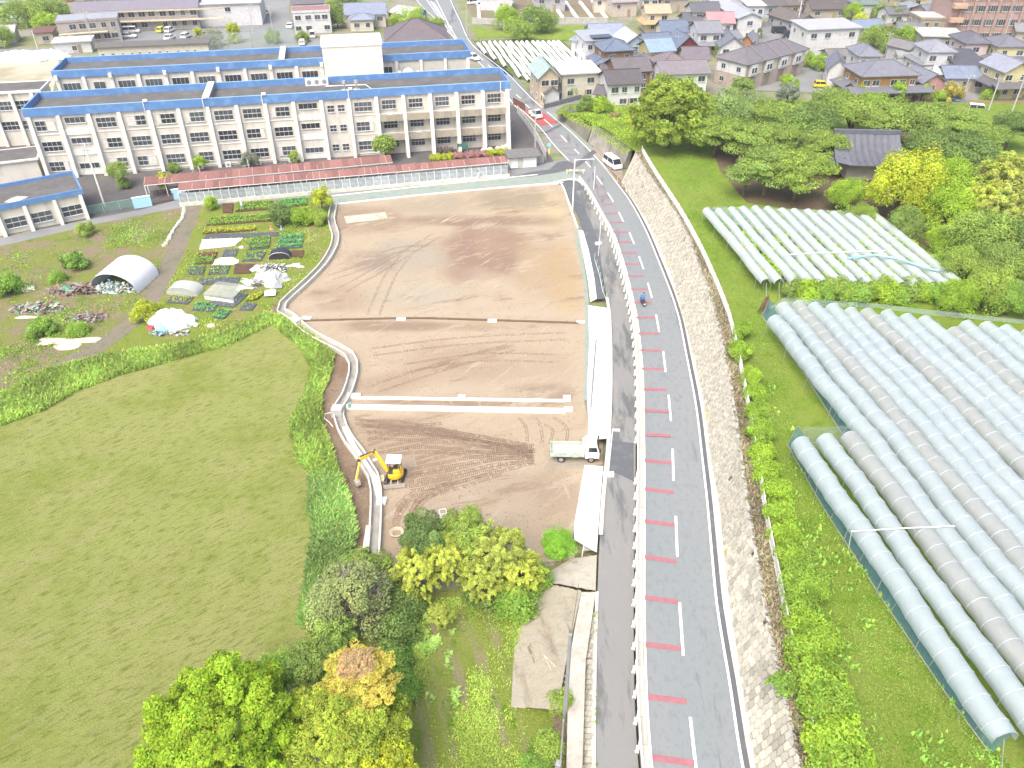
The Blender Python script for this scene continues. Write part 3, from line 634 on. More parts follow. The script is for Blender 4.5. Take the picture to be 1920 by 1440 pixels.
# drainage channel
chan = thing('drainage_channel', 'winding pale concrete drainage channel along the west edge of the soil lot', 'drainage channel')
CH = [(627, 384), (624, 400), (622, 418), (630, 452), (612, 492), (576, 531), (527, 579), (548, 598), (576, 624), (618, 648), (652, 665), (664, 688), (660, 716), (650, 745), (636, 768), (637, 790), (650, 822), (670, 848), (690, 880), (703, 904), (706, 940), (704, 1000), (700, 1060), (698, 1120)]
CL = resample(smooth(poly(CH, .05), 5), 1.0)
m_in = mat('channel_bed', (.27, .265, .24), .9, .2, 1, .2, dirt=(.26, .24, .2))
def wall_strip(L, side, w, z0, z1, m, name, seg=2):
    Lp, Rp = ribbon_pts(L, w, 0, side)
    for i in range(0, len(L) - 1, seg):
        j = min(i + seg, len(L) - 1); a, b, c, d = Lp[i], Rp[i], Rp[j], Lp[j]; u0 = Vector((0, 0, z0)); u1 = Vector((0, 0, z1)); e = (d - a).normalized() * .02
        MB().add([a + e + u0, b + e + u0, c - e + u0, d - e + u0, a + e + u1, b + e + u1, c - e + u1, d - e + u1], [(0, 3, 2, 1), (4, 5, 6, 7), (0, 1, 5, 4), (1, 2, 6, 5), (2, 3, 7, 6), (3, 0, 4, 7)]).build(name, m, chan)
wall_strip(CL, -.47, .16, -.1, .55, M_conc, 'side_wall')
wall_strip(CL, .47, .16, -.1, .50, M_conc, 'side_wall')
ribbon('bed', CL, .82, m_in, off=.04, parent=chan, kind=None)
# broad smooth concrete apron where the channel bends below the digger
quadstrip('channel_apron', 'smooth grey concrete apron beside the channel bend near the digger', 'concrete apron', poly([(650, 800), (668, 835), (690, 868), (712, 900), (713, 935)], .35), poly([(640, 800), (655, 836), (672, 862), (694, 894), (706, 935)], .08), M_conc)
def slab(name, label, cat, px, py, sx, sy, h, m, rz=0, z=0.05, group=None):
    o = MB().box(-sx / 2, sx / 2, -sy / 2, sy / 2, 0, h).build(name, m, None, bev=.01); o.location = P(px, py, z); o.rotation_euler.z = R(rz); return tag(o, label, cat, group)
M_plate = mat('white_cover', (.80, .80, .80), .6, .02)
for (a, b, sx, sy, rz, tx) in [(575, 597, 1.1, .7, -6, 'beside the channel corner at the far soil step'), (752, 599, 1.1, .6, 0, 'on the far soil step, left of centre'), (923, 602, 1.1, .6, 0, 'on the far soil step, right of centre'), (1089, 604, 1.0, .5, 0, 'at the right end of the far soil step'), (866, 747, .75, .5, 0, 'in the middle of the thin kerb'), (1063, 749, .8, .7, 0, 'at the right end of the thin kerb'), (664, 744, 1.4, .5, -2, 'where the thin kerb meets the channel'), (1066, 770, .9, .5, 0, 'at the right end of the thick kerb'), (716, 942, .85, .8, -5, 'by the channel south of the digger')]:
    slab('cover_plate', 'small white cover plate ' + tx, 'cover plate', a, b, sx, sy, .12 if b < 740 else .34, M_plate, rz, group='white cover plates on the lot')
slab('inlet_box', 'grey concrete inlet box on the channel where the thick kerb starts', 'concrete box', 634, 778, 1.15, 1.1, 1.0, M_greyconc, -3)
slab('inlet_box', 'pale concrete inlet box at the far bend of the channel', 'concrete box', 556, 606, 1.3, .9, .7, M_conc, -40)
ribbon('thin_kerb', poly([(652, 747), (1060, 753)], .05), .22, M_newconc, off=.02, h=.22)['kind'] = 'structure'
ribbon('thick_kerb', poly([(650, 765), (1060, 773)], .05), .5, M_newconc, off=.02, h=.32)['kind'] = 'structure'
ribbon('soil_step', smooth(poly([(560, 602), (760, 597), (900, 600), (1085, 606)], .05)), .35, mat('soil_step_dark', C(150, 122, 100), .95, .2, 1, .5), off=.02, h=.07)
o = sheet('concrete_sheet', [(645, 407), (722, 399), (728, 412), (650, 421)], ground_mat('pale_slab', [(C(250, 244, 226),), (C(226, 214, 176), .3, .58, .05, (1, 1, 1), 0)], bs=4, bump=.1, fine=.04), off=.13, kind=None)
tag(o, 'pale rectangular concrete slab lying in the far left corner of the lot', 'slab')
# tyre and crawler marks
tm = MB()
def lugs(pts, w=.42, step=.2, h=.04, gauge=0):
    L = resample(smooth(poly(pts, .05), 5), step)
    for s in ((-gauge / 2, gauge / 2) if gauge else (0,)):
        for e in (-w * .55, w * .55):
            Lp, Rp = ribbon_pts([p + Vector((rnd.uniform(-.03, .03), rnd.uniform(-.03, .03), .012)) for p in L], .07, 0, s + e); n = len(L)
            tm.add(Lp + Rp, [(i, i + n, i + n + 1, i + 1) for i in range(n - 1) if rnd.random() < .85])
    for p, q in zip(L, L[1:]):
        d = (q - p).normalized(); nr = Vector((d.y, -d.x, 0))
        for s in ((-gauge / 2, gauge / 2) if gauge else (0,)):
            if rnd.random() < .18: continue
            c = p + nr * (s + rnd.uniform(-.03, .03)); hw = nr * w / 2; hd = d * .045
            z = Vector((0, 0, h * rnd.uniform(.6, 1.3)))
            tm.add([c - hw - hd, c + hw - hd, c + hw + hd, c - hw + hd, c - hw * .9 + z, c + hw * .9 + z], [(0, 1, 5, 4), (3, 4, 5, 2), (0, 4, 3), (1, 2, 5)])
for pts in [[(665, 785), (760, 800), (880, 815), (1000, 836)], [(680, 800), (800, 806), (900, 826), (998, 848)], [(690, 826), (760, 802), (830, 794)], [(710, 840), (770, 828), (840, 820), (990, 842)], [(730, 845), (800, 838), (900, 848), (1000, 852)], [(770, 880), (850, 864), (930, 852), (1000, 846)],
            [(765, 895), (850, 880), (930, 862), (1002, 858)], [(768, 912), (850, 896), (940, 874), (1000, 858)], [(774, 930), (860, 905), (940, 880)], [(770, 960), (800, 925), (850, 902)], [(745, 950), (758, 935), (775, 925)], [(690, 812), (790, 816), (860, 806)], [(676, 790), (740, 790), (800, 800), (1000, 838)], [(780, 860), (860, 840), (930, 838), (1004, 838)],
            [(740, 985), (746, 960), (762, 935)], [(780, 975), (776, 950), (790, 930)]]:
    lugs(pts, gauge=0, w=.36)
    lugs([(a + 2, b + 9) for a, b in pts], w=.36)
for pts in [[(620, 520), (680, 500), (740, 470), (800, 465)], [(640, 545), (720, 500), (820, 440)], [(700, 590), (730, 520), (760, 480)], [(985, 780), (1000, 800), (1003, 830)], [(1030, 790), (1050, 805), (1045, 835)], [(700, 660), (860, 640), (1060, 630)], [(700, 730), (820, 690), (960, 650)], [(760, 690), (900, 670), (1040, 672)]]:
    lugs(pts, w=.22, step=.35, h=.02, gauge=1.5)
o = tm.build('tyre_tracks', mat('track_soil', C(180, 155, 130), .95, .2, 2, .4)); tag(o, 'raised tyre and crawler tread marks pressed in the soil', 'tyre tracks', kind='stuff')
# loose clods scattered on the soil
V = []; F = []
lw = poly(LOT); x0, x1 = min(p.x for p in lw), max(p.x for p in lw); y0, y1 = min(p.y for p in lw), max(p.y for p in lw)
mb = MB()
for _ in range(3000):
    x = rnd.uniform(x0, x1); y = y0 + (y1 - y0) * rnd.random() ** 1.6
    if not inpoly(x, y, lw): continue
    s = rnd.uniform(.03, .10); mb.add([(x - s, y, .05), (x + s * .5, y - s, .05), (x + s * .5, y + s, .05), (x, y, .05 + s)], [(0, 1, 3), (1, 2, 3), (2, 0, 3)])
o = mb.build('soil_clods', mat('clod_soil', C(190, 164, 138), .95, .25, .6, .3)); tag(o, 'loose clods and stones scattered over the levelled soil', 'soil clods', kind='stuff')

# ================================================================ SCHOOL
M_swall = mat('school_wall', (.58, .56, .50), .9, .08, .35, .15, 8, dirt=(.42, .39, .33), streak=True)
M_spil = mat('school_pilaster', (.68, .675, .64), .9, .06, .5, .1, 8, dirt=(.50, .48, .43), streak=True)
M_blue = mat('blue_fascia', (.095, .215, .46), .6, .12, .3, .05, 6, dirt=(.18, .34, .56))
M_blued = mat('light_blue_parapet', (.28, .52, .72), .6, .12, .4, .05, 6)
M_flat = mat('bitumen_roof', (.10, .098, .094), .95, .22, .35, .3, 10, dirt=(.155, .15, .14))
M_frame = mat('window_frame', (.55, .57, .58), .5, .05)
M_balc = mat('stained_balcony', (.36, .32, .25), .95, .2, .6, .2, 6, dirt=(.22, .21, .18), streak=True)
M_curt = mat('curtain_cloth', (.62, .60, .54), .9, .12, 2, .1)
def frame_of(A, B):
    d = B - A; return math.atan2(d.y, d.x), Vector((d.x, d.y, 0)).length
WIN = {}
def window(parent, x, y, z, w, h, cols=4, rows=2, face=-1, name='window', rz=0, gm=None):
    """frame as the part, glazing as the sub-part; faces local -y"""
    key = (round(w, 2), round(h, 2), cols, rows)
    if key not in WIN:
        t = .05; f = MB()
        f.box(-w / 2, w / 2, -.06, .05, -t, 0).box(-w / 2, w / 2, -.06, .05, h, h + t).box(-w / 2 - t, -w / 2, -.06, .05, -t, h + t).box(w / 2, w / 2 + t, -.06, .05, -t, h + t)
        for c in range(1, cols): f.box(-w / 2 + c * w / cols - .022, -w / 2 + c * w / cols + .022, -.05, .03, 0, h)
        for r_ in range(1, rows): f.box(-w / 2, w / 2, -.055, .03, r_ * h / rows - .05, r_ * h / rows + .05)
        f.box(-w / 2 - .08, w / 2 + .08, -.14, -.062, -t - .06, -t)
        g = MB().box(-w / 2 + .002, w / 2 - .002, -.015, .015, .002, h - .002)
        WIN[key] = (f.mesh('window'), g.mesh('glass'))
    fm, gm_ = WIN[key]
    if not fm.materials: fm.materials.append(M_frame)
    if not gm_.materials: gm_.materials.append(M_glass)
    o = obj(name, fm, None, parent); o.location = (x, y, z); o.rotation_euler.z = rz
    g = obj('glass', gm_, None, o)
    return o
def flat_block(t, L, D, h, par=1.1, fascia=M_blue, wall=M_swall, over=.35, inner=M_blued):
    MB().box(0, L, 0, D, 0, h).build('wall', wall, t)
    z0, z1 = h + .004, h + par; th = .25
    MB().box(-over, L + over, -over, th - over, z0, z1).box(-over, L + over, D + over - th, D + over, z0, z1).box(-over, -over + th, -over + th, D + over - th, z0, z1).box(L + over - th, L + over, -over + th, D + over - th, z0, z1).build('fascia', fascia, t)
    MB().box(-over + th, L + over - th, -over + th, D + over - th, z0, h + .3).build('roof', M_flat, t)
    MB().box(-over + .04, L + over - .04, -over + .04, th - over - .03, z1 + .002, z1 + .05).box(-over + .04, L + over - .04, D + over - th + .03, D + over - .04, z1 + .002, z1 + .05).build('coping', inner, t)

A = P(50, 219, 10.4); B = P(952, 166, 10.4); A.z = B.z = 0
ang, L = frame_of(A, B)
sch = thing('school_building', 'long three-storey cream school block with blue roof fascia nearest the lane', 'school building', A, ang)
D = 9.0; HS = 10.4
flat_block(sch, L, D, HS, 1.35)
NB = 17; bay = L / NB
# pilasters, spandrel lines, windows, balconies
pil = MB()
for i in range(NB + 1):
    x = min(max(i * bay, .25), L - .25)
    right = i >= 12
    dy = 1.9 if right else .35
    mb = MB()
    if right: mb.add([(x - .3, -2.9, 0), (x + .3, -2.9, 0), (x + .3, -.003, 0), (x - .3, -.003, 0), (x - .3, -1.0, HS), (x + .3, -1.0, HS), (x + .3, -.003, HS), (x - .3, -.003, HS)], [(0, 3, 2, 1), (4, 5, 6, 7), (0, 1, 5, 4), (1, 2, 6, 5), (2, 3, 7, 6), (3, 0, 4, 7)])
    else: mb.add([(x - .3, -1.0, 0), (x + .3, -1.0, 0), (x + .3, -.003, 0), (x - .3, -.003, 0), (x - .3, -.34, HS), (x + .3, -.34, HS), (x + .3, -.003, HS), (x - .3, -.003, HS)], [(0, 3, 2, 1), (4, 5, 6, 7), (0, 1, 5, 4), (1, 2, 6, 5), (2, 3, 7, 6), (3, 0, 4, 7)])
    mb.build('pilaster', M_spil, sch)
for fl in range(3):
    z = fl * 3.45 + .9
    for i in range(NB):
        x = (i + .5) * bay
        if i >= 12:
            if fl < 2:
                MB().box(i * bay + .302, (i + 1) * bay - .302, -1.55, -1.4, 2.9 + fl * 3.45, 4.05 + fl * 3.45).build('balcony_front', M_balc, sch)
                MB().box(i * bay + .302, (i + 1) * bay - .302, -1.398, -.004, 2.92 + fl * 3.45, 3.1 + fl * 3.45).build('balcony_floor', M_conc, sch)
                MB().tube([(i * bay + .32, -1.47, 4.28 + fl * 3.45), ((i + 1) * bay - .32, -1.47, 4.28 + fl * 3.45)], .04, 6).build('railing', M_white, sch)
            window(sch, x - .2, -.05, z + .35, 2.4, 1.5, 4, 2)
        elif i == 1 or i == 9:
            window(sch, x, -.05, z + (1.2 if fl else .3), 3.1, .9, 4, 1)
            MB().box(x - bay / 2 + .302, x + bay / 2 - .302, -.12, -.002, z - .8 + (0 if fl else .01), z + .15).build('spandrel_panel', M_spil, sch)
        elif i == 10:
            window(sch, x - .9, -.05, z + .4, 1.1, 1.1, 2, 2); window(sch, x + .9, -.05, z + .4, 1.1, 1.1, 2, 2)
        else:
            w = window(sch, x, -.05, z + .2, 3.0, 1.55, 4, 2)
            if rnd.random() < .35:
                cw = rnd.choice([.7, .75, 1.4]); sx = rnd.choice([-1, 1]); MB().box(x + sx * (1.5 - cw / 2) - cw / 2 + .03, x + sx * (1.5 - cw / 2) + cw / 2 - .03, -.085, -.068, z + .25, z + 1.7).build('curtain', M_curt, sch)
            MB().box(x - bay / 2 + .302, x + bay / 2 - .302, -.10, -.002, z - .55, z - .45).build('ledge', M_spil, sch)
for x in [bay * k for k in (3.98, 5.98, 8.02, 11.1)]:
    MB().box(x - .35, x + .35, -.5, 0, HS + 1.41, HS + 1.75).build('rainwater_head', M_spil, sch)
    MB().tube([(x - .4, -.42, HS + 1.4), (x - .4, -.42, HS - .3), (x - .4, -.3, HS - .8)], .07, 6).build('downpipe', M_white, sch)
x = L - 1.4; MB().tube([(x, -.45, HS + 1.4), (x, -.45, HS - .3), (x + .7, -.9, HS - .5), (x + .9, -2.6, .1)], .08, 6).build('downpipe', M_white, sch)
MB().box(bay * 5.9, bay * 5.9 + 1.1, -.3, D + .3, HS + 1.41, HS + 1.6).build('roof_joint_cover', M_spil, sch)
MB().tube([(bay * 1.9, 1.2, HS + .5), (bay * 5.6, 1.2, HS + .5)], .09, 6).build('roof_pipe', M_white, sch)
MB().tube([(bay * 6.3, 1.3, HS + .5), (bay * 12, 1.3, HS + .5), (bay * 11.7, 5.8, HS + .5), (bay * 10.2, 6.2, HS + .5)], .09, 6).build('roof_pipe', M_white, sch)
def aircon(parent_loc, rz, label, n=None, s=1.0, group=None):
    t = thing('air_conditioner', label, 'air conditioner', parent_loc, rz, group)
    MB().box(-.45 * s, .45 * s, -.18 * s, .18 * s, 0, .8 * s).build('case', M_white, t, bev=.01)
    MB().tube([(0, -.185 * s, .4 * s), (0, -.2 * s, .4 * s)], .28 * s, 14).build('fan_grille', M_grey, t); return t
def inframe(A, ang, x, y, z): return A + Vector((x * math.cos(ang) - y * math.sin(ang), x * math.sin(ang) + y * math.cos(ang), z))
for k, w in enumerate(('left', 'middle', 'right')):
    aircon(inframe(A, ang, bay * 9.6 + k * 1.35, D - 1.0, HS + .3), ang, 'tall roof condenser on the near school roof, %s one of the row of three' % w, s=1.5, group='condensers on the near school roof')
for k, fx in enumerate((12.45, 13.5, 15.8)):
    aircon(inframe(A, ang, bay * fx, -.5 if k else -.5, [6.56, 3.11, 6.56][k]), ang, ['white condenser on the top balcony, leftmost balcony bay', 'white condenser on the middle balcony, second balcony bay', 'white condenser on the top balcony, near the right end'][k], group='condensers on the school balconies')
for k, fx in enumerate((2.4, 5.3, 6.3, 7.4, 8.6)):
    aircon(inframe(A, ang, bay * fx, -.75, 0), ang, 'white condenser at the foot of the near school block, %s from its left end' % ordinal(k), group='condensers at the school foot')
for k, (fx) in enumerate((10.9, 11.35)):
    t = thing('roof_vent', ['mushroom roof vent by the roof pipe, left one', 'mushroom roof vent by the roof pipe, right one'][k], 'roof vent', inframe(A, ang, bay * fx, 3.6, HS + .3), ang, 'mushroom vents on the near school roof')
    MB().tube([(0, 0, 0), (0, 0, 1.2)], .12).build('stem', M_steel, t); MB().tube([(0, 0, 0), (0, 0, .12)], .6, 12).build('base', M_conc, t); MB().tube([(0, 0, 1.2), (0, 0, 1.7)], [.4, .3], 10).build('hood', M_steel, t)
# rear block
A2 = P(104, 146, 10.4); B2 = P(879, 107, 10.4); A2.z = B2.z = 0
ang2, L2 = frame_of(A2, B2)
sc2 = thing('school_building', 'rear school block with blue fascia behind the white stair tower', 'school building', A2, ang2)
flat_block(sc2, L2, 9.5, HS, 1.3)
nb2 = 16; b2 = L2 / nb2
for i in range(nb2 + 1):
    x = min(max(i * b2, .25), L2 - .25); MB().box(x - .3, x + .3, -.5, -.003, 0, HS - .01).build('pilaster', M_spil, sc2)
    if i % 2 == 0 and i < 12: MB().box(x - .3, x + .3, -.8, -.37, HS - .3, HS + .5).build('rainwater_head', M_spil, sc2)
for i in range(nb2):
    for fl in (1, 2):
        if i > 12: MB().box(i * b2 + .4, (i + 1) * b2 - .4, -.1, -.003, fl * 3.45 + .7, fl * 3.45 + 2.9).build('louvre_panel', M_conc, sc2)
        else: window(sc2, (i + .5) * b2, -.05, fl * 3.45 + .9, 3.0 if i != 1 else 2.0, 1.5, 4 if i != 1 else 2, 1 if fl == 2 else 2)
MB().box(b2 * 10.2 - 9, b2 * 10.2 - 7.9, -.3, 9.8, HS + 1.36, HS + 1.55).build('roof_joint_cover', M_spil, sc2)
# tower block between them, made of plain cream concrete
TA = P(603, 89, 15.3); TB = P(715, 84, 15.3); TA.z = TB.z = 0
angt, Lt = frame_of(TA, TB)
tw_ = thing('stair_tower', 'tall plain cream stair tower rising between the two school blocks', 'tower', TA, angt)
MB().box(0, Lt, 0, 8, 0, 15.3).build('wall', mat('cream_tower', (.76, .73, .62), .9, .04, .3, .1, 6, dirt=(.70, .62, .42)), tw_)
MB().box(-.15, Lt + .15, -.15, 8.15, 15.304, 15.7).build('coping', M_newconc, tw_)
MB().box(.6, Lt - .6, .6, 7.4, 15.702, 15.75).build('roof', M_newconc, tw_)
for k in range(3): MB().box(1.5 + k * 3.6, 2.1 + k * 3.6, -.05, -.003, 0, 14).build('wall_rib', M_spil, tw_)
# connecting wing with barrel skylight
WA = P(700, 170, 9.6); WBp = P(765, 166, 9.6); WA.z = WBp.z = 0
angw, Lw = frame_of(WA, WBp); cw_ = thing('connecting_wing', 'flat-roofed connecting wing with a barrel skylight between the school blocks', 'building wing', WA - Vector((0, 1.5, 0)), angw + R(-3))
MB().box(0, Lw + 3, 0, 13, 0, 9).build('wall', M_swall, cw_); MB().box(.4, Lw + 2.6, .4, 12.8, 9.003, 9.15).build('roof', M_flat, cw_)
MB().box(0, .4, 0, 13, 9.003, 9.8).box(Lw - 1.0, Lw - .6, .3, 13, 9.16, 9.9).box(Lw + 2.6, Lw + 3, 0, 13, 9.003, 9.8).build('parapet', M_newconc, cw_)
bs_ = MB(); pr = [(math.cos(R(a)) * 1.3 + Lw + .9, 9.2 + math.sin(R(a)) * 1.5) for a in range(0, 181, 15)]; bs_.prism(pr, .6, 12); bs_.build('barrel_skylight', mat('ribbed_skylight', (.62, .62, .52), .4, .1, 1, 0, wave=('Y', .8, .25)), cw_)
# low wing on the left with flat roof and link buildings
def simple_flat(name, label, cat, pA, pB, h, D, par, fascia, wins=(), wall=M_swall, dz=0, wz=.9, ww=2.2, wh=1.5, cols=2, rows=2, group=None, over=.35):
    a = P(pA[0], pA[1], h); b = P(pB[0], pB[1], h); a.z = b.z = dz
    an, l = frame_of(a, b); t = thing(name, label, cat, a, an, group)
    flat_block(t, l, D, h - dz, par, fascia=fascia, wall=wall, over=over, inner=fascia)
    for f in wins: window(t, f * l, -.05, wz, ww, wh, cols, rows)
    return t, l, an
t, l, an = simple_flat('school_annex', 'low school annex with blue fascia and dark roof behind the green mesh fence', 'building', (-75, 408), (152, 363), 3.9, 8.2, .75, M_blue, wins=(.40, .62, .88), ww=2.7, wh=1.5, cols=3)
for f in (.02, .28, .51, .76, .985): MB().add([(f * l - .25, -.9, 0), (f * l + .25, -.9, 0), (f * l + .25, -.003, 0), (f * l - .25, -.003, 0), (f * l - .25, -.34, 3.88), (f * l + .25, -.34, 3.88), (f * l + .25, -.003, 3.88), (f * l - .25, -.003, 3.88)], [(0, 3, 2, 1), (4, 5, 6, 7), (0, 1, 5, 4), (1, 2, 6, 5), (2, 3, 7, 6), (3, 0, 4, 7)]).build('pilaster', M_spil, t)
o = MB().add([(l * .46 + math.cos(a) * rr * 1.7, 2.2 + math.sin(a) * rr, 4.21) for a, rr in [(k * .7, rnd.uniform(.5, 1.1)) for k in range(9)]], [tuple(range(9))]).build('roof_patch', M_conc, t)
simple_flat('link_building', 'dark flat-roofed link building between the annex and the school block', 'building', (-60, 314), (68, 299), 3.6, 6, .3, M_spil, wins=())
t, l, an = simple_flat('school_west_block', 'cream school block with two rows of windows at the left edge behind the near block', 'building', (-150, 184), (74, 172), 9.5, 6, .4, M_spil, wins=(.3, .48, .66, .84), ww=3.0, cols=4, wz=6.6)
for f in (.3, .48, .66, .84): window(t, f * l, -.05, 3.0, 3.0, 1.5, 4, 2)
for f in (.39, .57, .75, .93): MB().box(f * l - .3, f * l + .3, -.5, -.003, 0, 9.4).build('pilaster', M_spil, t)
sheet('roof_garden_strip', [(0, 262), (40, 258), (42, 265), (0, 270)], g_weed, off=3.95, kind='structure')
# covered cycle sheds with rusty sheets
def cycle_shed(label, fL, fR, depth, h, posts=True, up_=.35):
    a = P(fL[0], fL[1], h); b = P(fR[0], fR[1], h); a.z = b.z = 0; an, l = frame_of(a, b)
    t = thing('cycle_shed', label, 'cycle shed', a, an)
    n = int(l / 1.05); w = l / n
    pr = MB()
    for k in range(7): pr.box(-.5 + k / 7, -.5 + k / 7 + .09, 0, depth, 0.02, .05)
    pr.box(-.485, .485, 0, depth, 0, .02)
    me = pr.mesh('roof_sheet'); me.materials.append(mat('rusty_sheet', (.235, .115, .10), .9, .2, 2.2, .3, dirt=(.32, .175, .15), rand=.22))
    rib = MB().box(-.025, .045, -.01, depth, .05, .085).mesh('roof_strip'); rib.materials.append(mat('pale_rust_strip', (.50, .34, .29), .8, .2, 3))
    for i in range(n):
        o = obj('roof_sheet', me, None, t); o.location = ((i + .5) * w, -.3, h); o.rotation_euler.x = up_ / depth; o.scale = (w, 1, 1)
        if rnd.random() < .75: o = obj('roof_strip', rib, None, t); o.location = (i * w, -.3 + (depth * .4 if rnd.random() < .3 else 0), h); o.rotation_euler.x = up_ / depth; o.scale = (1, rnd.choice([1, .5, .8]), 1)
    MB().box(0, l, -.32, -.24, h - .12, h - .005).build('eave_trim', M_white, t)
    pm2 = MB().box(-.05, .05, -.05, .05, 0, h - .13).mesh('post'); pm2.materials.append(M_white)
    for i in range(0, n + 1, 3):
        for y in (0, depth - .5): o = obj('post', pm2, None, t); o.location = (i * w, y, 0)
    return t, l, n, w, a, an
s1 = cycle_shed('farther rusty-roofed cycle shed just in front of the school', (270, 346), (736, 303), 2.7, 2.3)
bk = MB()
for i in range(90):
    x = 1 + i * (s1[1] - 2) / 90; y = rnd.uniform(.5, .9)
    for yy in (-.5, .5):
        pts = [(x + rnd.uniform(-.03, .03), y + yy + .3 * math.cos(k * .7), .33 + .3 * math.sin(k * .7)) for k in range(10)]; bk.tube(pts, .025, 4, False)
    bk.bar((x, y - .45, .35), (x, y, .75), .04).bar((x, y, .75), (x, y + .4, .7), .04).bar((x - .25, y - .4, .95), (x + .25, y - .4, .95), .04)
o = bk.build('bicycles', M_black, None); o.location = s1[4]; o.rotation_euler.z = s1[5]; tag(o, 'dense row of parked bicycles under the farther cycle shed', 'bicycles', kind='stuff')
s2 = cycle_shed('nearer rusty-roofed cycle shed along the lane wall', (334, 356), (951, 303), 2.1, 2.45, up_=.4)
t2 = thing('lane_fence', 'pale translucent panel fence on a low white wall along the lane', 'fence', s2[4], s2[5])
MB().box(-.2, s2[1] + .2, -.95, -.7, 0, .6).build('base_wall', mat('mossy_white_wall', (.60, .59, .52), .9, .1, .8, .2, dirt=(.42, .42, .32)), t2)
fp = MB().box(-.5, .5, -.83, -.80, .61, 2.15).mesh('panel'); fp.materials.append(mat('frosted_panel', (.33, .37, .39), .4, .25, 1.5, .1, rand=.15)); fq = MB().box(-.04, .04, -.88, -.78, .605, 2.2).mesh('post'); fq.materials.append(M_white)
n = int(s2[1] / 1.25); w = s2[1] / n
for i in range(n):
    o = obj('panel', fp, None, t2); o.location = ((i + .5) * w, 0, 0); o.scale = (w - .09, 1, 1)
    o = obj('post', fq, None, t2); o.location = (i * w, 0, 0)
# light blue gate piers, maroon gate, mesh fence
for (pa, pb, tx) in [((329, 375), (336, 374), 'right of the school gate'), ((256, 391), (275, 388), 'left of the school gate')]:
    a, b = P(*pa), P(*pb); an, l = frame_of(a, b); l = max(l, .9) + .9; t = thing('gate_wall', 'light blue painted gate wall ' + tx, 'gate wall', a, an, 'light blue gate walls')
    MB().box(-.3, l, 0, .3, 0, 1.7).build('wall', mat('light_blue_paint', (.36, .62, .78), .6, .05), t); MB().box(-.33, l + .03, -.03, .33, 1.702, 1.78).build('coping', M_newconc, t)
a, b = P(278, 386), P(328, 376); an, l = frame_of(a, b); t = thing('school_gate', 'closed dark maroon sliding school gate between light blue walls', 'gate', a, an)
mb = MB()
for k in range(24): mb.box(k * l / 24, k * l / 24 + .05, .1, .15, .1, 1.15)
mb.build('bars', mat('maroon_paint', (.10, .05, .05), .6), t); MB().box(0, l, .09, .16, 1.152, 1.24).box(0, l, .09, .16, .0, .098).build('rail', MATS['maroon_paint'], t)
def mesh_fence(name, label, pts, h, m, mpost, z=0, panel=2.4):
    L = resample(poly(pts, z), panel); t = thing(name, label, 'fence', L[0])
    for p, q in zip(L, L[1:]):
        d = q - p; o = MB().box(.03, d.length - .03, -.006, .006, .05, h - .06).build('panel', m, t); o.location = p - L[0]; o.rotation_euler.z = math.atan2(d.y, d.x)
        o = MB().box(-.03, .03, -.03, .03, 0, h).bar((0, 0, h - .03), (d.length, 0, h - .03), .05).build('post', mpost, t); o.location = p - L[0]; o.rotation_euler.z = math.atan2(d.y, d.x)
    return t
m_gmesh = film_mat('green_mesh', (.26, .42, .36), .42, .7)
mesh_fence('green_fence', 'pale green mesh fence along the lane in front of the annex', [(-60, 455), (0, 440), (130, 410), (256, 388)], 1.5, m_gmesh, mat('green_metal', (.25, .48, .42), .5))
mesh_fence('white_mesh_fence', 'white mesh fence between the school drive and the main road', [(970, 212), (990, 240), (1010, 270), (1024, 300)], 1.6, film_mat('white_mesh', (.75, .76, .76), .6, .6), M_white)
mesh_fence('white_mesh_fence', 'short grey mesh fence closing the school drive at the lane', [(985, 312), (1020, 306)], 1.5, film_mat('grey_mesh', (.5, .52, .53), .55, .6), M_steel)
mesh_fence('white_mesh_fence', 'tall pale mesh fence behind the rear school block', [(385, 96), (460, 92), (560, 80)], 4.2, film_mat('sheer_mesh', (.55, .66, .6), .16, .7), M_steel, panel=6)
a = P(962, 196); t = thing('drive_gate', 'brown double gate at the top of the school drive', 'gate', a, R(-62)); MB().box(0, 2.6, 0, .08, .1, 1.5).build('leaf', mat('brown_gate', (.22, .09, .06), .7, .1, 2, wave=('X', 3, .3)), t); MB().box(2.75, 5.2, 0, .08, .1, 1.5).build('leaf', MATS['brown_gate'], t)
t = thing('pump_house', 'small white hut with dark flat roof at the end of the cycle shed', 'shed', P(958, 316), R(11)); MB().box(0, 4.6, 0, 3.2, 0, 1.9).build('wall', M_newconc, t); MB().box(-.6, 5.4, -.5, 3.8, 1.903, 2.1).build('roof', mat('dark_slab', (.15, .145, .14), .9), t); MB().box(1.2, 2.2, -.03, -.002, .1, 1.7).build('door', M_conc, t)
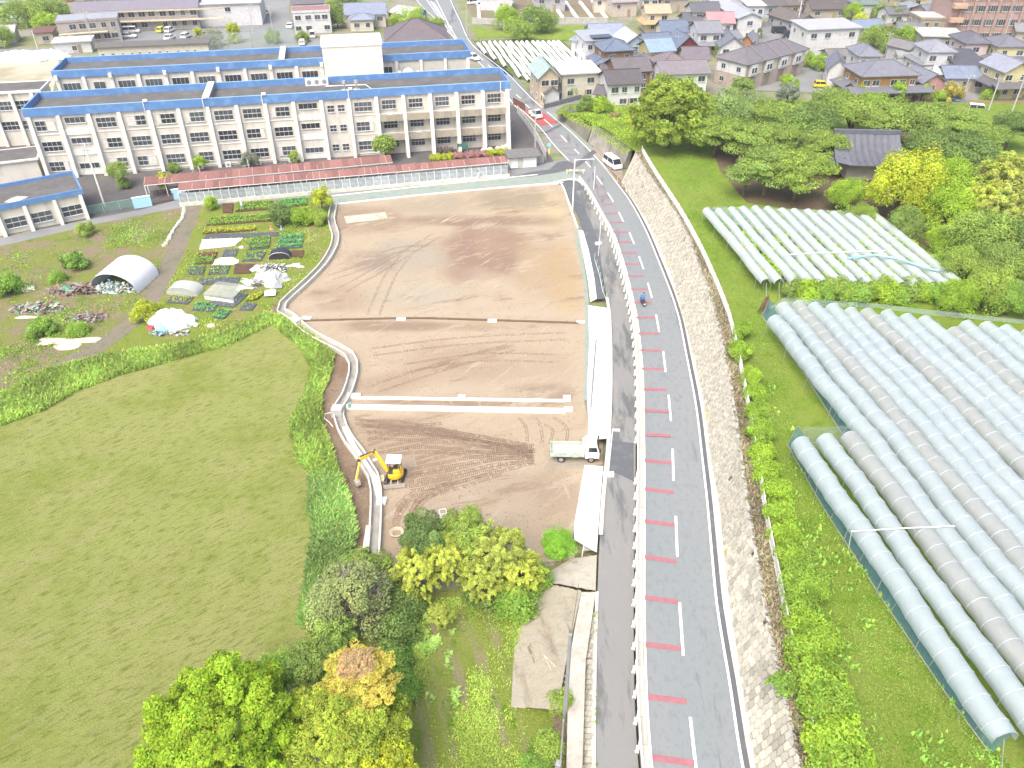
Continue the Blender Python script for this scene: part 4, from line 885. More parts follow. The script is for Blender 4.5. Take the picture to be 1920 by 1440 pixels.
# things stored under the balconies
for k, (a, b) in enumerate([(907, 283), (919, 281), (934, 279), (944, 277), (952, 274)]):
    o = MB().tube([(0, 0, 0), (0, 0, .25), (0, 0, .8), (0, 0, 1.05)], [.5, .62, .6, .3], 10).build('bulk_bag', mat('bag_cloth', (.55, .50, .42), .9, .1, 3, .3), smooth_=True); o.location = P(a, b + 6, 0); tag(o, 'round beige bulk bag under the right balconies, %s from the left' % ordinal(k), 'bulk bag', 'beige bulk bags under the balconies')
t = thing('blackboard', 'green blackboard on a stand under the balconies', 'blackboard', P(868, 288), ang); MB().box(-1, 1, 0, .08, .8, 1.9).build('board', mat('board_green', (.06, .17, .13), .7), t); MB().box(-.9, -.82, 0, .08, 0, .8).box(.82, .9, 0, .08, 0, .8).build('stand', M_steel, t)
mb = MB()
for k in range(60):
    x, y = rnd.uniform(0, 3.6), rnd.uniform(0, 1.2); s = rnd.uniform(.1, .3); mb.box(x, x + s, y, y + s * .7, rnd.uniform(0, .7), rnd.uniform(.7, 1.1))
o = mb.build('stacked_chairs', mat('chair_mix', (.16, .12, .11), .7, .6, 3)); o.location = P(815, 290); o.rotation_euler.z = ang; tag(o, 'jumble of stacked brown chairs and carts under the balcony', 'stacked chairs', kind='stuff')
# ================================================================ VEGETATION
def ground_z(x, y):
    """terrace on the right of the road, flat land on the left"""
    i = min(range(0, len(RW), 4), key=lambda k: abs(RW[k].y - y)); return zplat(y) if x > RW[i].x + 2 else 0.0
def leaves(cent, nrm, size, rg, tilt=.8, aspect=1.6, shade=None, hue=.12):
    n = len(cent); N_ = nrm + rg.normal(0, tilt, (n, 3)); N_ /= np.linalg.norm(N_, axis=1, keepdims=True) + 1e-9
    A_ = np.cross(N_, rg.normal(0, 1, (n, 3))); A_ /= np.linalg.norm(A_, axis=1, keepdims=True) + 1e-9; B_ = np.cross(N_, A_)
    s = size * rg.uniform(.6, 1.35, (n, 1)); a = A_ * s * aspect / 2; b = B_ * s / 2
    V = np.stack([cent - a, cent + b * .9, cent + a, cent - b * .9], 1).reshape(-1, 3)
    F = np.arange(n * 4).reshape(-1, 4)
    c = (shade if shade is not None else np.ones(n))[:, None] * (1 + rg.normal(0, .10, (n, 1))) * np.array([1, 1, 1.0]) * (1 + rg.normal(0, hue, (n, 3)) * np.array([1, .3, .6]))
    return V, F, np.clip(np.repeat(c, 4, 0), .1, 3)
def crown_np(seed, n, kind, ls):
    rg = np.random.default_rng(seed)
    if kind == 'round': nc, flat, cs, lob = 70, .85, .20, .22
    elif kind == 'dense': nc, flat, cs, lob = 330, .84, .082, .13
    elif kind == 'layer': nc, flat, cs, lob = 60, .55, .24, .3
    elif kind == 'tall': nc, flat, cs, lob = 60, 1.5, .2, .2
    elif kind == 'plume': nc, flat, cs, lob = 230, .9, .17, .25
    elif kind == 'bush': nc, flat, cs, lob = 40, .85, .28, .25
    elif kind == 'loose': nc, flat, cs, lob = 45, .8, .2, .4
    elif kind == 'cone': nc, flat, cs, lob = 50, 2.4, .15, .08
    d = rg.normal(0, 1, (nc, 3)); d /= np.linalg.norm(d, axis=1, keepdims=True); d[:, 2] = np.where(d[:, 2] < -.55, -d[:, 2], d[:, 2])
    f1, f2, f3 = rg.uniform(2, 4, 3)
    lump = 1 + lob * (np.sin(d[:, 0] * f1 * 2 + seed) * np.cos(d[:, 1] * f2 * 2) + .5 * np.sin(d[:, 2] * f3 * 3))
    rr = rg.uniform(.62, .95, nc) * lump
    if kind == 'cone': rr = rr * np.where(d[:, 2] > 0, 1 - d[:, 2] * .4, 1)
    cc = d * rr[:, None]; cc[:, 2] *= flat
    tone = rg.uniform(.72, 1.28, nc)
    w = rg.integers(0, nc, n); csz = cs * rg.uniform(.6, 1.3, nc)[w][:, None]
    e = rg.normal(0, 1, (n, 3)); e /= np.linalg.norm(e, axis=1, keepdims=True)
    e = e * rg.uniform(.5, 1.05, (n, 1)) ** .6
    if kind == 'layer': e[:, 2] *= .35
    if kind == 'dense': e[:, 2] *= .7
    if kind == 'plume':
        c = cc[w]; t = rg.uniform(0, 1, (n, 1)); out = c / (np.linalg.norm(c, axis=1, keepdims=True) + 1e-6)
        p = c + out * t * .2 + np.array([0, 0, 1]) * (.08 * t - .16 * t * t) + e * .10 * (1.3 - t)
        nr = out + np.array([0, 0, .7])
    else:
        p = cc[w] + e * csz * 1.5; nr = e * .8 + cc[w] * .6 + np.array([0, 0, .5])
    V, F, Cc = leaves(p, nr, ls, rg, .75 if kind != 'plume' else .9, 1.7 if kind != 'plume' else 3.2, tone[w])
    return V, F, Cc
PROTO = {}
def crown(kind, seed, n, ls, m):
    key = (kind, seed, n, ls, m.name)
    if key not in PROTO:
        V, F, Cc = crown_np(seed, n, kind, ls); me = np_mesh('crown', V, F, Cc); me.materials.append(m); PROTO[key] = me
    return PROTO[key]
def G(r, g, b): return tuple(min(.8, x * .93 + .03) for x in C(r, g, b, 1.08))
L_mid = leaf_mat('leaf_mid_green', G(154, 180, 80)); L_bright = leaf_mat('leaf_bright_green', G(164, 196, 52)); L_dark = leaf_mat('leaf_dark_green', G(128, 156, 74))
L_yel = leaf_mat('leaf_yellow_green', G(196, 206, 46)); L_hedge = leaf_mat('leaf_hedge', G(156, 190, 54)); L_camp = leaf_mat('leaf_camphor', G(158, 180, 58)); L_orange = leaf_mat('leaf_orange', G(198, 186, 84)); L_bam = leaf_mat('leaf_bamboo', G(190, 202, 92))
L_tan = leaf_mat('leaf_tan', G(208, 176, 122)); L_bambr = leaf_mat('leaf_dry_bamboo', G(194, 204, 96)); L_maple = leaf_mat('leaf_maple', G(158, 190, 36)); L_grassb = leaf_mat('blade_green', G(196, 226, 112), rand=0); L_grasd = leaf_mat('blade_lush', G(196, 232, 136), rand=0); L_pink = leaf_mat('leaf_pink', G(200, 150, 150)); L_gar = leaf_mat('leaf_garden', G(146, 184, 72)); L_tuft = leaf_mat('blade_pale', G(190, 196, 116), rand=0)
TRUNK = {}
def trunk_mesh(seed, h, r0, spread):
    key = (seed, h, r0, spread)
    if key not in TRUNK:
        r = random.Random(seed); mb = MB()
        mb.tube([(0, 0, -.3), (.04, .02, h * .4), (.02, -.05, h)], [r0, r0 * .8, r0 * .6], 8)
        for k in range(6):
            a = k * 1.05 + r.uniform(-.3, .3); s = spread * r.uniform(.6, 1)
            mb.tube([(0, 0, h * .75), (math.cos(a) * s * .4, math.sin(a) * s * .4, h + spread * .25), (math.cos(a) * s * .8, math.sin(a) * s * .8, h + spread * r.uniform(.4, .8))], [r0 * .5, r0 * .3, r0 * .08], 5)
        me = mb.mesh('trunk', True); me.materials.append(M_bark); TRUNK[key] = me
    return TRUNK[key]
SEEDN = [0]
def plant(px, py, rad, ht, kind, m, label, name='tree', cat='tree', group=None, n=9000, ls=.055, zt=None, variants=3, squash=1.0, base=False, seed=None, extra=None):
    """px,py: middle of the crown in the survey photo; ht: height of the crown middle above the ground"""
    zf = (lambda y: (zt if zt is not None else zplat(y)) + ht)
    if base: q = P(px, py, (lambda y: zt if zt is not None else zplat(y)))
    else: q = P(px, py, zf)
    z0 = zt if zt is not None else zplat(q.y)
    t = thing(name, label, cat, (q.x, q.y, z0), rnd.uniform(0, 6.28), group)
    sd_ = (seed if seed is not None else 100 + (SEEDN[0] % variants)); SEEDN[0] += 1
    if ht > rad * .5:
        tr = obj('trunk', trunk_mesh(sd_ % 3, 1.0, .09, .8), None, t); k = max(rad * .9, .5); tr.scale = (k, k, max((ht + rad * squash * .35) / 1.75, .3))
    c = obj('crown', crown(kind, sd_, n, ls, m), None, t); c.location = (0, 0, ht); c.scale = (rad, rad, rad * squash)
    return t
# big near trees, bottom of the picture
plant(418, 1378, 4.9, 5.2, 'dense', L_maple, 'large round bright green maple tree at the bottom left edge of the grove', n=140000, ls=.024, zt=0, seed=5, squash=1.0)
plant(655, 1372, 3.9, 5.0, 'dense', leaf_mat('leaf_gold_green', G(182, 198, 56)), 'broad tree with orange and golden green leaves right of the bright maple', n=90000, ls=.025, zt=0, seed=8, squash=.95)
plant(672, 1275, 2.6, 7.3, 'dense', leaf_mat('leaf_amber', G(208, 196, 84)), 'orange tinted treetop above the golden green tree', n=40000, ls=.036, zt=0, seed=11, squash=.6)
plant(668, 1248, 1.3, 8.4, 'dense', L_tan, 'small tan topmost crown of the orange tinted treetop', n=14000, ls=.06, zt=0, seed=18, squash=.5)
plant(705, 1440, 2.6, 4.0, 'dense', L_yel, 'yellow green tree at the bottom edge below the orange tree', n=40000, ls=.035, zt=0, seed=12)
plant(585, 1245, 1.7, 3.6, 'round', L_mid, 'small dark green tree between the mown field and the orange tree', n=14000, ls=.06, zt=0, seed=13)
plant(520, 1262, 1.3, 2.4, 'bush', L_gar, 'low green shrub at the mown field edge above the maple', 'shrub', 'shrub', n=9000, ls=.07, zt=0, seed=14)
plant(655, 1130, 2.9, 2.6, 'loose', leaf_mat('leaf_thicket', G(158, 172, 112)), 'dark tangled thicket with grey dead twigs at the south end of the channel', n=22000, ls=.042, zt=0, seed=15)
plant(690, 1060, 1.9, 2.0, 'loose', L_mid, 'green shrub overhanging the south end of the concrete channel', 'shrub', 'shrub', n=12000, ls=.05, zt=0, seed=16)
plant(618, 1190, 1.7, 2.2, 'loose', leaf_mat('leaf_pale_new', G(178, 206, 92)), 'shrub with pale new leaves left of the thicket', 'shrub', 'shrub', n=9000, ls=.07, zt=0, seed=17)
tw = MB(); q0 = P(662, 1110, 3)
for _ in range(900):
    a = rnd.uniform(0, 6.28); r_ = rnd.uniform(0, 2.6); p = Vector((q0.x + math.cos(a) * r_, q0.y + math.sin(a) * r_ * .9, rnd.uniform(2.2, 5.0) - r_ * .5)); d = Vector((rnd.uniform(-1, 1), rnd.uniform(-1, 1), rnd.uniform(-.3, .9))).normalized() * rnd.uniform(.5, 1.5)
    tw.bar(p, p + d * .5, .03).bar(p + d * .5, p + d + Vector((rnd.uniform(-.2, .2), rnd.uniform(-.2, .2), -.1)), .02)
tag(tw.build('dead_twigs', M_twig), 'grey bare twigs spilling over the dark thicket', 'dead twigs', kind='stuff')
# bamboo and mixed clump in the lower centre
for k, (a, b, r_, h, kd, m, tx) in enumerate([(800, 1010, 2.1, 3.6, 'loose', L_dark, 'dark green tree on the left side of the bamboo clump'), (870, 1005, 2.2, 3.4, 'loose', L_mid, 'mid green tree in the middle of the bamboo clump'), (782, 1072, 1.9, 2.6, 'plume', L_bam, 'pale yellow bamboo at the left foot of the clump'),
        (835, 1040, 1.9, 3.2, 'plume', L_bam, 'pale feathery bamboo in the middle front of the clump'), (935, 1040, 2.4, 3.2, 'plume', L_bam, 'largest pale yellow bamboo, on the right of the clump'), (975, 1075, 1.9, 2.2, 'plume', L_bam, 'drooping pale bamboo at the right foot of the clump'), (905, 1085, 1.8, 2.0, 'plume', L_bam, 'pale bamboo at the front foot of the clump'), (826, 1152, .9, 1.6, 'plume', L_bam, 'single drooping yellow bamboo plume hanging over the field'),
        (1046, 1022, 1.25, .6, 'bush', leaf_mat('leaf_fresh', G(160, 214, 60)), 'fresh green grassy bush beside the netted pit')]):
    plant(a, b, r_, h, kd, m, tx, 'bamboo' if 'bamboo' in tx and m is L_bam else 'tree', 'bamboo' if m is L_bam else 'tree', n=26000, ls=.03 if kd == 'plume' else .042, zt=0, seed=30 + k)
for k, (a, b, r_, tx) in enumerate([(965, 1135, 1.7, 'leafy green shrub at the top of the young field under the bamboo'), (905, 1110, 1.4, 'low dark shrub under the bamboo clump'), (1000, 1085, 1.3, 'green shrub between bamboo and mortar bank'), (745, 1190, 1.6, 'dark leafy vine shrub along the left edge of the young field'), (748, 1290, 1.5, 'green leafy shrub right of the orange tree'), (738, 1245, 1.3, 'vine covered shrub above the orange tree edge'), (760, 1130, 1.5, 'dark vine shrub at the corner below the bamboo'), (1055, 1318, 1.0, 'small green bush around the foot of the grey pole'), (1030, 1400, 1.1, 'low bush beside the pole at the bottom edge'), (1000, 1440, .9, 'small bush in the young field at the bottom edge')]):
    plant(a, b, r_, .7, 'bush', [L_gar, L_dark, L_gar, L_dark, L_gar, L_gar, L_dark, L_mid, L_mid, L_gar][k], tx, 'shrub', 'shrub', n=7000, ls=.075, zt=0, seed=50 + k % 4)
# hedge along the terrace
HED = [(1388, 622), (1392, 660), (1402, 706), (1412, 738), (1420, 775), (1424, 812), (1432, 850), (1440, 885), (1450, 922), (1460, 962), (1470, 1000), (1478, 1040), (1488, 1082), (1500, 1128), (1508, 1176), (1518, 1226), (1530, 1278), (1543, 1332), (1556, 1388), (1572, 1442)]
for k, (a, b) in enumerate(HED[::-1]):
    for j in range(2 if k < 7 else 1):
        if j and k % 2: continue
        n_ = 'bright green hedge shrub along the terrace fence, %s from the viewer' % ordinal(k) if not j else 'small hedge shrub tucked behind the %s one from the viewer' % ordinal(k)
        plant(a + 2 + (22 if j else rnd.uniform(-6, 6)), b - (22 if j else 0), (float(np.interp(b, [620, 1100, 1440], [1.0, 1.15, 1.6])) if not j else 1.0) * (1 + rnd.uniform(-.1, .1)), .85, 'bush', L_hedge, n_, 'hedge_shrub', 'shrub', 'bright hedge shrubs on the terrace', n=7000, ls=.085, variants=4)
plant(1466, 1282, .7, 1.2, 'loose', L_gar, 'dark green shoot leaning out of the hedge over the block wall', 'shrub', 'shrub', n=2500, ls=.14, seed=70)
# camphor and the wood right of the grass
WOOD = [(1258, 216, 7.0, 5.6, 'dense', L_camp, 'big round camphor tree at the far end of the terrace grass'), (1300, 232, 3.4, 4.5, 'round', L_camp, 'smaller camphor-like tree tucked against the big round one'),
 (1345, 250, 4.2, 4.0, 'layer', L_mid, 'spreading mid green tree left of the cherry grove'), (1378, 222, 4.6, 4.6, 'loose', leaf_mat('leaf_hazy', G(152, 178, 104)), 'hazy pale tree right of the big camphor'), (1402, 262, 4.3, 4.2, 'layer', L_mid, 'layered tree at the left of the grove, second row'),
 (1450, 225, 4.8, 4.8, 'layer', L_mid, 'layered tree below the parked yellow car'), (1520, 235, 5, 5, 'layer', L_dark, 'dark layered tree left of the temple roof'), (1468, 262, 4, 4, 'layer', L_mid, 'layered tree in the grove centre left'), (1440, 315, 4.4, 4.4, 'layer', L_mid, 'wide layered cherry tree above the far tunnels'), (1500, 325, 4.6, 4.2, 'layer', L_mid, 'wide layered cherry tree just left of the temple'), (1400, 330, 2.6, 3.2, 'layer', L_mid, 'small cherry tree nearest the terrace grass'),
 (1545, 275, 3.6, 4, 'layer', L_mid, 'green tree touching the left end of the temple roof'), (1588, 368, 2.6, 2.4, 'round', L_bright, 'round bright green tree below the temple'), (1600, 218, 4.6, 5, 'layer', L_mid, 'layered tree behind the temple roof, left'), (1668, 222, 4.8, 5, 'layer', L_mid, 'layered tree behind the temple roof, right'), (1560, 195, 4, 4.4, 'layer', L_mid, 'tree in front of the large wooden house'), (1640, 200, 3.6, 4, 'layer', L_bright, 'bright tree in front of the large wooden house'),
 (1738, 232, 4.8, 5, 'layer', L_mid, 'layered tree in front of the pink shed'), (1790, 240, 4.6, 5, 'layer', L_mid, 'layered tree left of the white van in the wood'), (1745, 282, 4.2, 4.6, 'layer', L_dark, 'dark layered tree right of the temple roof'), (1812, 290, 4.6, 5, 'layer', L_dark, 'deep green tree behind the yellow tree'), (1720, 300, 2.6, 3, 'layer', L_mid, 'small green tree at the right end of the temple'), (1850, 262, 3.6, 4, 'layer', L_mid, 'green tree by the right edge of the wood'), (1900, 240, 3.6, 3.8, 'layer', L_dark, 'dark tree by the brown field at the right edge'),
 (1695, 352, 5.0, 4.8, 'round', L_yel, 'large yellow green tree right of the temple'), (1775, 345, 3.8, 4.4, 'round', L_bright, 'bright green tree right of the yellow tree'), (1780, 395, 3.4, 3.6, 'round', L_bright, 'green tree below the bright one beside the yellow tree'), (1700, 420, 2.4, 2.2, 'round', L_mid, 'low green tree at the foot of the yellow tree'),
 (1838, 385, 3.0, 4.4, 'plume', L_bam, 'pale bamboo clump right of the wood centre'), (1895, 335, 3.6, 6, 'plume', L_bambr, 'tall golden bamboo at the right edge'), (1900, 400, 3.6, 5, 'plume', L_bambr, 'lower golden bamboo at the right edge'), (1860, 305, 2.8, 4, 'layer', L_bright, 'bright tree behind the golden bamboo'),
 (1835, 450, 3.8, 3.4, 'round', L_mid, 'round green tree right of the far tunnels'), (1880, 500, 3.0, 2.8, 'round', L_mid, 'green tree by the right edge near the shed'), (1775, 455, 2.4, 2.0, 'round', L_bright, 'bright shrubby tree at the right side of the far tunnels'), (1800, 500, 2.6, 2.2, 'round', L_mid, 'shrubby tree beside the far tunnel ends'), (1850, 545, 2.8, 2.2, 'round', L_mid, 'shrubby tree behind the large tunnels, right'), (1910, 455, 3.2, 3.4, 'round', L_dark, 'dark green tree under the golden bamboo'), (1800, 560, 2.2, 1.6, 'round', L_bright, 'bright low tree behind the large tunnels'), (1895, 562, 2.4, 1.8, 'round', L_gar, 'low tree behind the large tunnels by the right edge'), (1940, 520, 3, 3, 'round', L_mid, 'green tree cut by the right edge'),
 (1655, 262, 2.2, 2.0, 'layer', L_mid, 'small tree hiding behind the temple ridge'), (1620, 405, 1.6, 1.6, 'round', L_mid, 'low shrub under the temple trees')]
for k, (a, b, r_, h, kd, m, tx) in enumerate(WOOD):
    plant(a, b, r_, h, kd, m, tx, n=20000 if kd in ('layer', 'round') else (40000 if kd == 'dense' else 17000), ls=.036 if kd != 'dense' else .036, variants=2, seed=(200 if kd == 'dense' else None))
for k in range(16):
    a = 1490 + k * 24; plant(a, 545 + (k % 3) * 5, 1.3 + .3 * (k % 2), .7, 'bush', [L_mid, L_bright, L_gar][k % 3], 'low shrub in the strip between the two tunnel blocks, %s from the left' % ordinal(k), 'shrub', 'shrub', 'shrubs between the tunnel blocks', n=7000, ls=.085, variants=4)
for (a, b, r_, h, kd, m, tx, zt, nm) in [
  (1125, 200, 2.2, 2.0, 'round', L_bright, 'round green tree on the bank below the white house', 1.0, 'tree'), (1098, 202, 1.6, 2.0, 'tall', L_dark, 'narrow dark shrub by the small white annex', .8, 'shrub'), (1152, 222, 1.3, 1.0, 'loose', leaf_mat('leaf_brownish', G(170, 160, 110)), 'brownish shrub on the bank above the concrete wall', 1.5, 'shrub'), (1186, 236, 1.7, 1.3, 'loose', L_yel, 'yellowish bush left of the big camphor', 2, 'shrub'), (1070, 216, 1.4, .7, 'bush', leaf_mat('leaf_greyish', G(152, 160, 138)), 'grey green shrub on the grassy bank', .5, 'shrub'),
  (975, 62 - 4, 3.4, 2.6, 'round', L_mid, 'left end tree of the small wood above the striped field', 0, 'tree'), (1000, 36, 4.2, 3.6, 'round', L_dark, 'darkest tallest tree of the small wood above the striped field', 0, 'tree'), (950, 36, 3.8, 3.0, 'round', L_bright, 'bright tree left of the darkest one in the small wood', 0, 'tree'), (1026, 42, 3.4, 2.6, 'round', L_mid, 'right end tree of the small wood', 0, 'tree'),
  (30, 28, 4.4, 3.2, 'bush', L_mid, 'leftmost part of the clipped tree screen at the top left', 0, 'tree'), (70, 26, 4.4, 3.2, 'bush', L_mid, 'middle tree of the clipped screen at the top left', 0, 'tree'), (105, 26, 4.0, 3.2, 'bush', L_mid, 'right tree of the clipped screen at the top left', 0, 'tree'), (88, 46, 3.6, 2.8, 'round', L_bright, 'bright tree left of the grey two-storey flats', 0, 'tree'), (3, 70, 3, 2.4, 'round', L_mid, 'tree at the left edge by the road', 0, 'tree'),
  (720, 272, 2.2, 3.0, 'dense', L_mid, 'round clipped green tree in front of the near school block', 0, 'tree'), (222, 320, 1.6, 2.8, 'round', L_mid, 'small round tree in the school yard', 0, 'tree'), (232, 345, 1.1, .7, 'bush', L_dark, 'clipped ball shrub under the yard tree', 0, 'shrub'), (310, 340, 1.4, 1.6, 'loose', L_yel, 'yellowish shrub by the light blue gate wall', 0, 'shrub'), (326, 314, 1.0, .8, 'round', L_mid, 'dark shrub behind the cycle shed, left', 0, 'shrub'), (374, 305, 1.1, 1.6, 'loose', L_bright, 'pale green sapling behind the cycle shed', 0, 'tree'), (468, 302, 1.5, 1.4, 'loose', leaf_mat('leaf_greyish', G(150, 160, 130)), 'grey green shrub before the school windows', 0, 'shrub'), (552, 294, .9, 1.2, 'tall', L_mid, 'brownish conical shrub before the school windows', 0, 'shrub'),
  (602, 372, 1.6, 2.2, 'loose', L_yel, 'yellow green young tree at the corner of lane and channel', 0, 'tree'), (527, 403, 1.9, 1.6, 'round', L_dark, 'dark round bush in the vegetable garden', 0, 'shrub'), (566, 405, 1.6, 1.3, 'round', L_bright, 'bright round bush beside the dark one in the garden', 0, 'shrub'), (600, 410, 1.2, .9, 'bush', L_mid, 'greyish bush near the channel top', 0, 'shrub'), (396, 382, 1.1, .9, 'bush', L_bright, 'light green bush at the garden corner by the lane', 0, 'shrub'),
  (272, 583, 1.5, 1.3, 'loose', L_yel, 'yellow green bush beside the dirt path junction', 0, 'shrub'), (160, 432, 1.2, .8, 'loose', L_mid, 'small thin tree near the lane in the weedy field', 0, 'shrub'), (138, 492, 1.6, 1.0, 'loose', L_gar, 'sprawling green bush in the weedy field', 0, 'shrub'), (108, 520, 1.0, .5, 'bush', L_gar, 'low bush left of the junk tunnel', 0, 'shrub'), (14, 540, 1.8, .8, 'bush', L_gar, 'dark weeds at the left edge of the weedy field', 0, 'shrub'), (78, 620, 1.6, .5, 'loose', L_gar, 'leafy weed patch below the rubbish heaps', 0, 'shrub'), (148, 620, 1.2, .35, 'bush', L_gar, 'low green weeds right of the brushwood heap', 0, 'shrub'),
  (775, 38, 3.2, 2.8, 'loose', leaf_mat('leaf_pale_new', G(178, 206, 92)), 'light green garden tree right of the white tent roof', 0, 'tree'), (742, 42, 2.4, 1.6, 'bush', L_mid, 'clipped shrub beside the tent roof', 0, 'shrub'), (795, 46, 2.0, 1.8, 'bush', L_mid, 'shrub next to the lamp by the road', 0, 'shrub'), (820, 50, 2.4, 2.8, 'round', L_mid, 'round tree at the roadside by the brown hip roof', 0, 'tree'), (632, 38, 2.6, 2.0, 'loose', L_dark, 'dark garden shrubs between the white house and the blue roof house', 0, 'shrub'), (650, 4, 4.0, 3.0, 'round', L_dark, 'dark trees behind the blue roof house', 0, 'tree'), (625, 20, 2.4, 1.2, 'bush', L_mid, 'green shrubs behind the white cube house', 0, 'shrub'),
  (438, 66, 2.0, 2.0, 'tall', L_yel, 'leaning yellow green shrub in the car park', 0, 'shrub'), (402, 72, 2.6, 2.0, 'bush', leaf_mat('leaf_greyish', G(150, 160, 130)), 'grey green bush behind the school fence', 0, 'shrub'), (512, 72, 2.0, 1.2, 'bush', L_mid, 'green shrub by the lane end behind the school', 0, 'shrub'), (568, 72, 1.8, 1.0, 'bush', L_mid, 'green and red shrub behind the stair tower', 0, 'shrub'), (372, 62, 1.2, 1.6, 'tall', L_yel, 'thin yellow green shrub at the car park edge', 0, 'shrub'), (382, 33, 2.0, 1.0, 'bush', L_dark, 'hedge shrub at the end of the long flats', 0, 'shrub'),
  (1086, 165, 2.4, 1.6, 'bush', L_mid, 'green garden bushes before the cream building', 0, 'shrub'), (1068, 170, 2.0, 1.4, 'bush', L_gar, 'garden bush behind the roadside wall', 0, 'shrub'), (1107, 108, 1.6, 1.2, 'bush', L_bright, 'clipped bright hedge by the modern white house', 0, 'shrub'), (1424, 62, .9, 2.6, 'cone', L_dark, 'pointed dark cypress in front of the white warehouse', 0, 'tree'), (1262, 66, 1.3, 1.8, 'tall', L_bright, 'small bright tree between cream houses', 0, 'tree'), (1355, 98, 2.0, 1.0, 'bush', L_mid, 'dark shrub before the grey gabled house', 0, 'shrub'), (1392, 160, 2.4, 2.6, 'layer', L_mid, 'spreading tree in front of the brown flats', 0, 'tree'), (1476, 150, 1.4, 1.6, 'round', L_bright, 'small bright tree before the flats car park', 0, 'tree'), (1492, 162, 1.0, 3.4, 'tall', L_mid, 'ivy covered trunk beside the parking lot', 0, 'tree'), (1478, 178, 2.2, 2.2, 'loose', leaf_mat('leaf_greyish', G(150, 160, 130)), 'dark grey green palm-like tree above the wood', 0, 'tree'),
  (1540, 118, 2.2, 1.6, 'round', L_bright, 'round clipped bush left of the white walled house', 0, 'shrub'), (1515, 114, 1.8, 1.2, 'bush', L_mid, 'small hedge bush below the white cube building', 0, 'shrub'), (1635, 72, 3.2, 2.4, 'round', L_mid, 'left tree of the thicket right of the white cube building', 0, 'tree'), (1660, 66, 3.0, 2.4, 'round', L_dark, 'middle tree of the thicket right of the white cube building', 0, 'tree'), (1700, 72, 3.2, 2.2, 'round', L_bright, 'bright tree beside the parked cars in the thicket', 0, 'tree'), (1672, 92, 2.8, 1.2, 'bush', L_mid, 'long hedge below the thicket', 0, 'shrub'), (1655, 24, 2.8, 2.2, 'round', L_mid, 'garden tree beside the green roofed house', 0, 'tree'), (1678, 32, 3, 2.2, 'round', L_dark, 'dark garden tree below the red tin roof', 0, 'tree'), (1600, 22, 2.6, 2.4, 'round', L_bright, 'bright tree left of the green roofed house', 0, 'tree'), (1614, 40, 2.2, .9, 'bush', L_yel, 'yellow green shrubs behind the white cube building', 0, 'shrub'),
  (1578, 162, 1.7, 1.6, 'round', L_mid, 'left garden tree before the large wooden house', 0, 'tree'), (1612, 174, 1.9, 2.0, 'round', L_bright, 'second garden tree before the large wooden house', 0, 'tree'), (1684, 172, 1.7, 2.4, 'tall', L_bright, 'tallest garden tree before the large wooden house', 0, 'tree'), (1731, 172, 1.9, 1.8, 'round', L_mid, 'garden tree beside the pink shed', 0, 'tree'), (1786, 176, 2.2, 1.4, 'loose', L_orange, 'brownish shrub right of the pink shed', 0, 'shrub'), (1762, 182, 1.4, 1.0, 'bush', L_bright, 'green shrub under the pink shed', 0, 'shrub'), (1858, 112, 1.8, 1.8, 'tall', L_dark, 'dark conifer between dark roof and yellow house', 0, 'tree'), (1862, 92, 2, 1, 'bush', L_yel, 'yellow green grass bush by the yellow house', 0, 'shrub'), (1750, 56, 1.8, 1.2, 'bush', L_yel, 'yellow shrubs in front of the tan flats', 0, 'shrub'), (1560, 6, 2.2, 2.2, 'round', L_dark, 'dark tree behind the tiled farmhouse', 0, 'tree'), (1513, 6, 1.8, 2.2, 'tall', L_dark, 'dark tree beside the mirror at the top', 0, 'tree'), (1855, 178, 1.6, .8, 'bush', L_bright, 'bright shrub by the poles at the brown field', 0, 'shrub'), (1900, 50, 2.4, 1, 'bush', L_mid, 'hedge in front of the brick school', 0, 'shrub')]:
    plant(a, b, r_, h, kd, m, tx, nm, nm, n=7000, ls=.075 if r_ < 2.5 else .06, zt=zt, variants=3)
# azalea hedge at the lane
hz = MB()
for k in range(14):
    a = 812 + k * 10; t = 1
for k in range(14):
    a = 812 + k * 10.5; plant(a, 297 - k * .9, .7, .35, 'bush', L_pink if 3 < k < 10 else L_yel, ('pink flowering azalea behind the near cycle shed, %s from the left' if 3 < k < 10 else 'clipped yellow green shrub behind the near cycle shed, %s from the left') % ordinal(k), 'azalea' if 3 < k < 10 else 'shrub', 'shrub', 'clipped hedge behind the near cycle shed', n=2500, ls=.14, zt=0, variants=2)
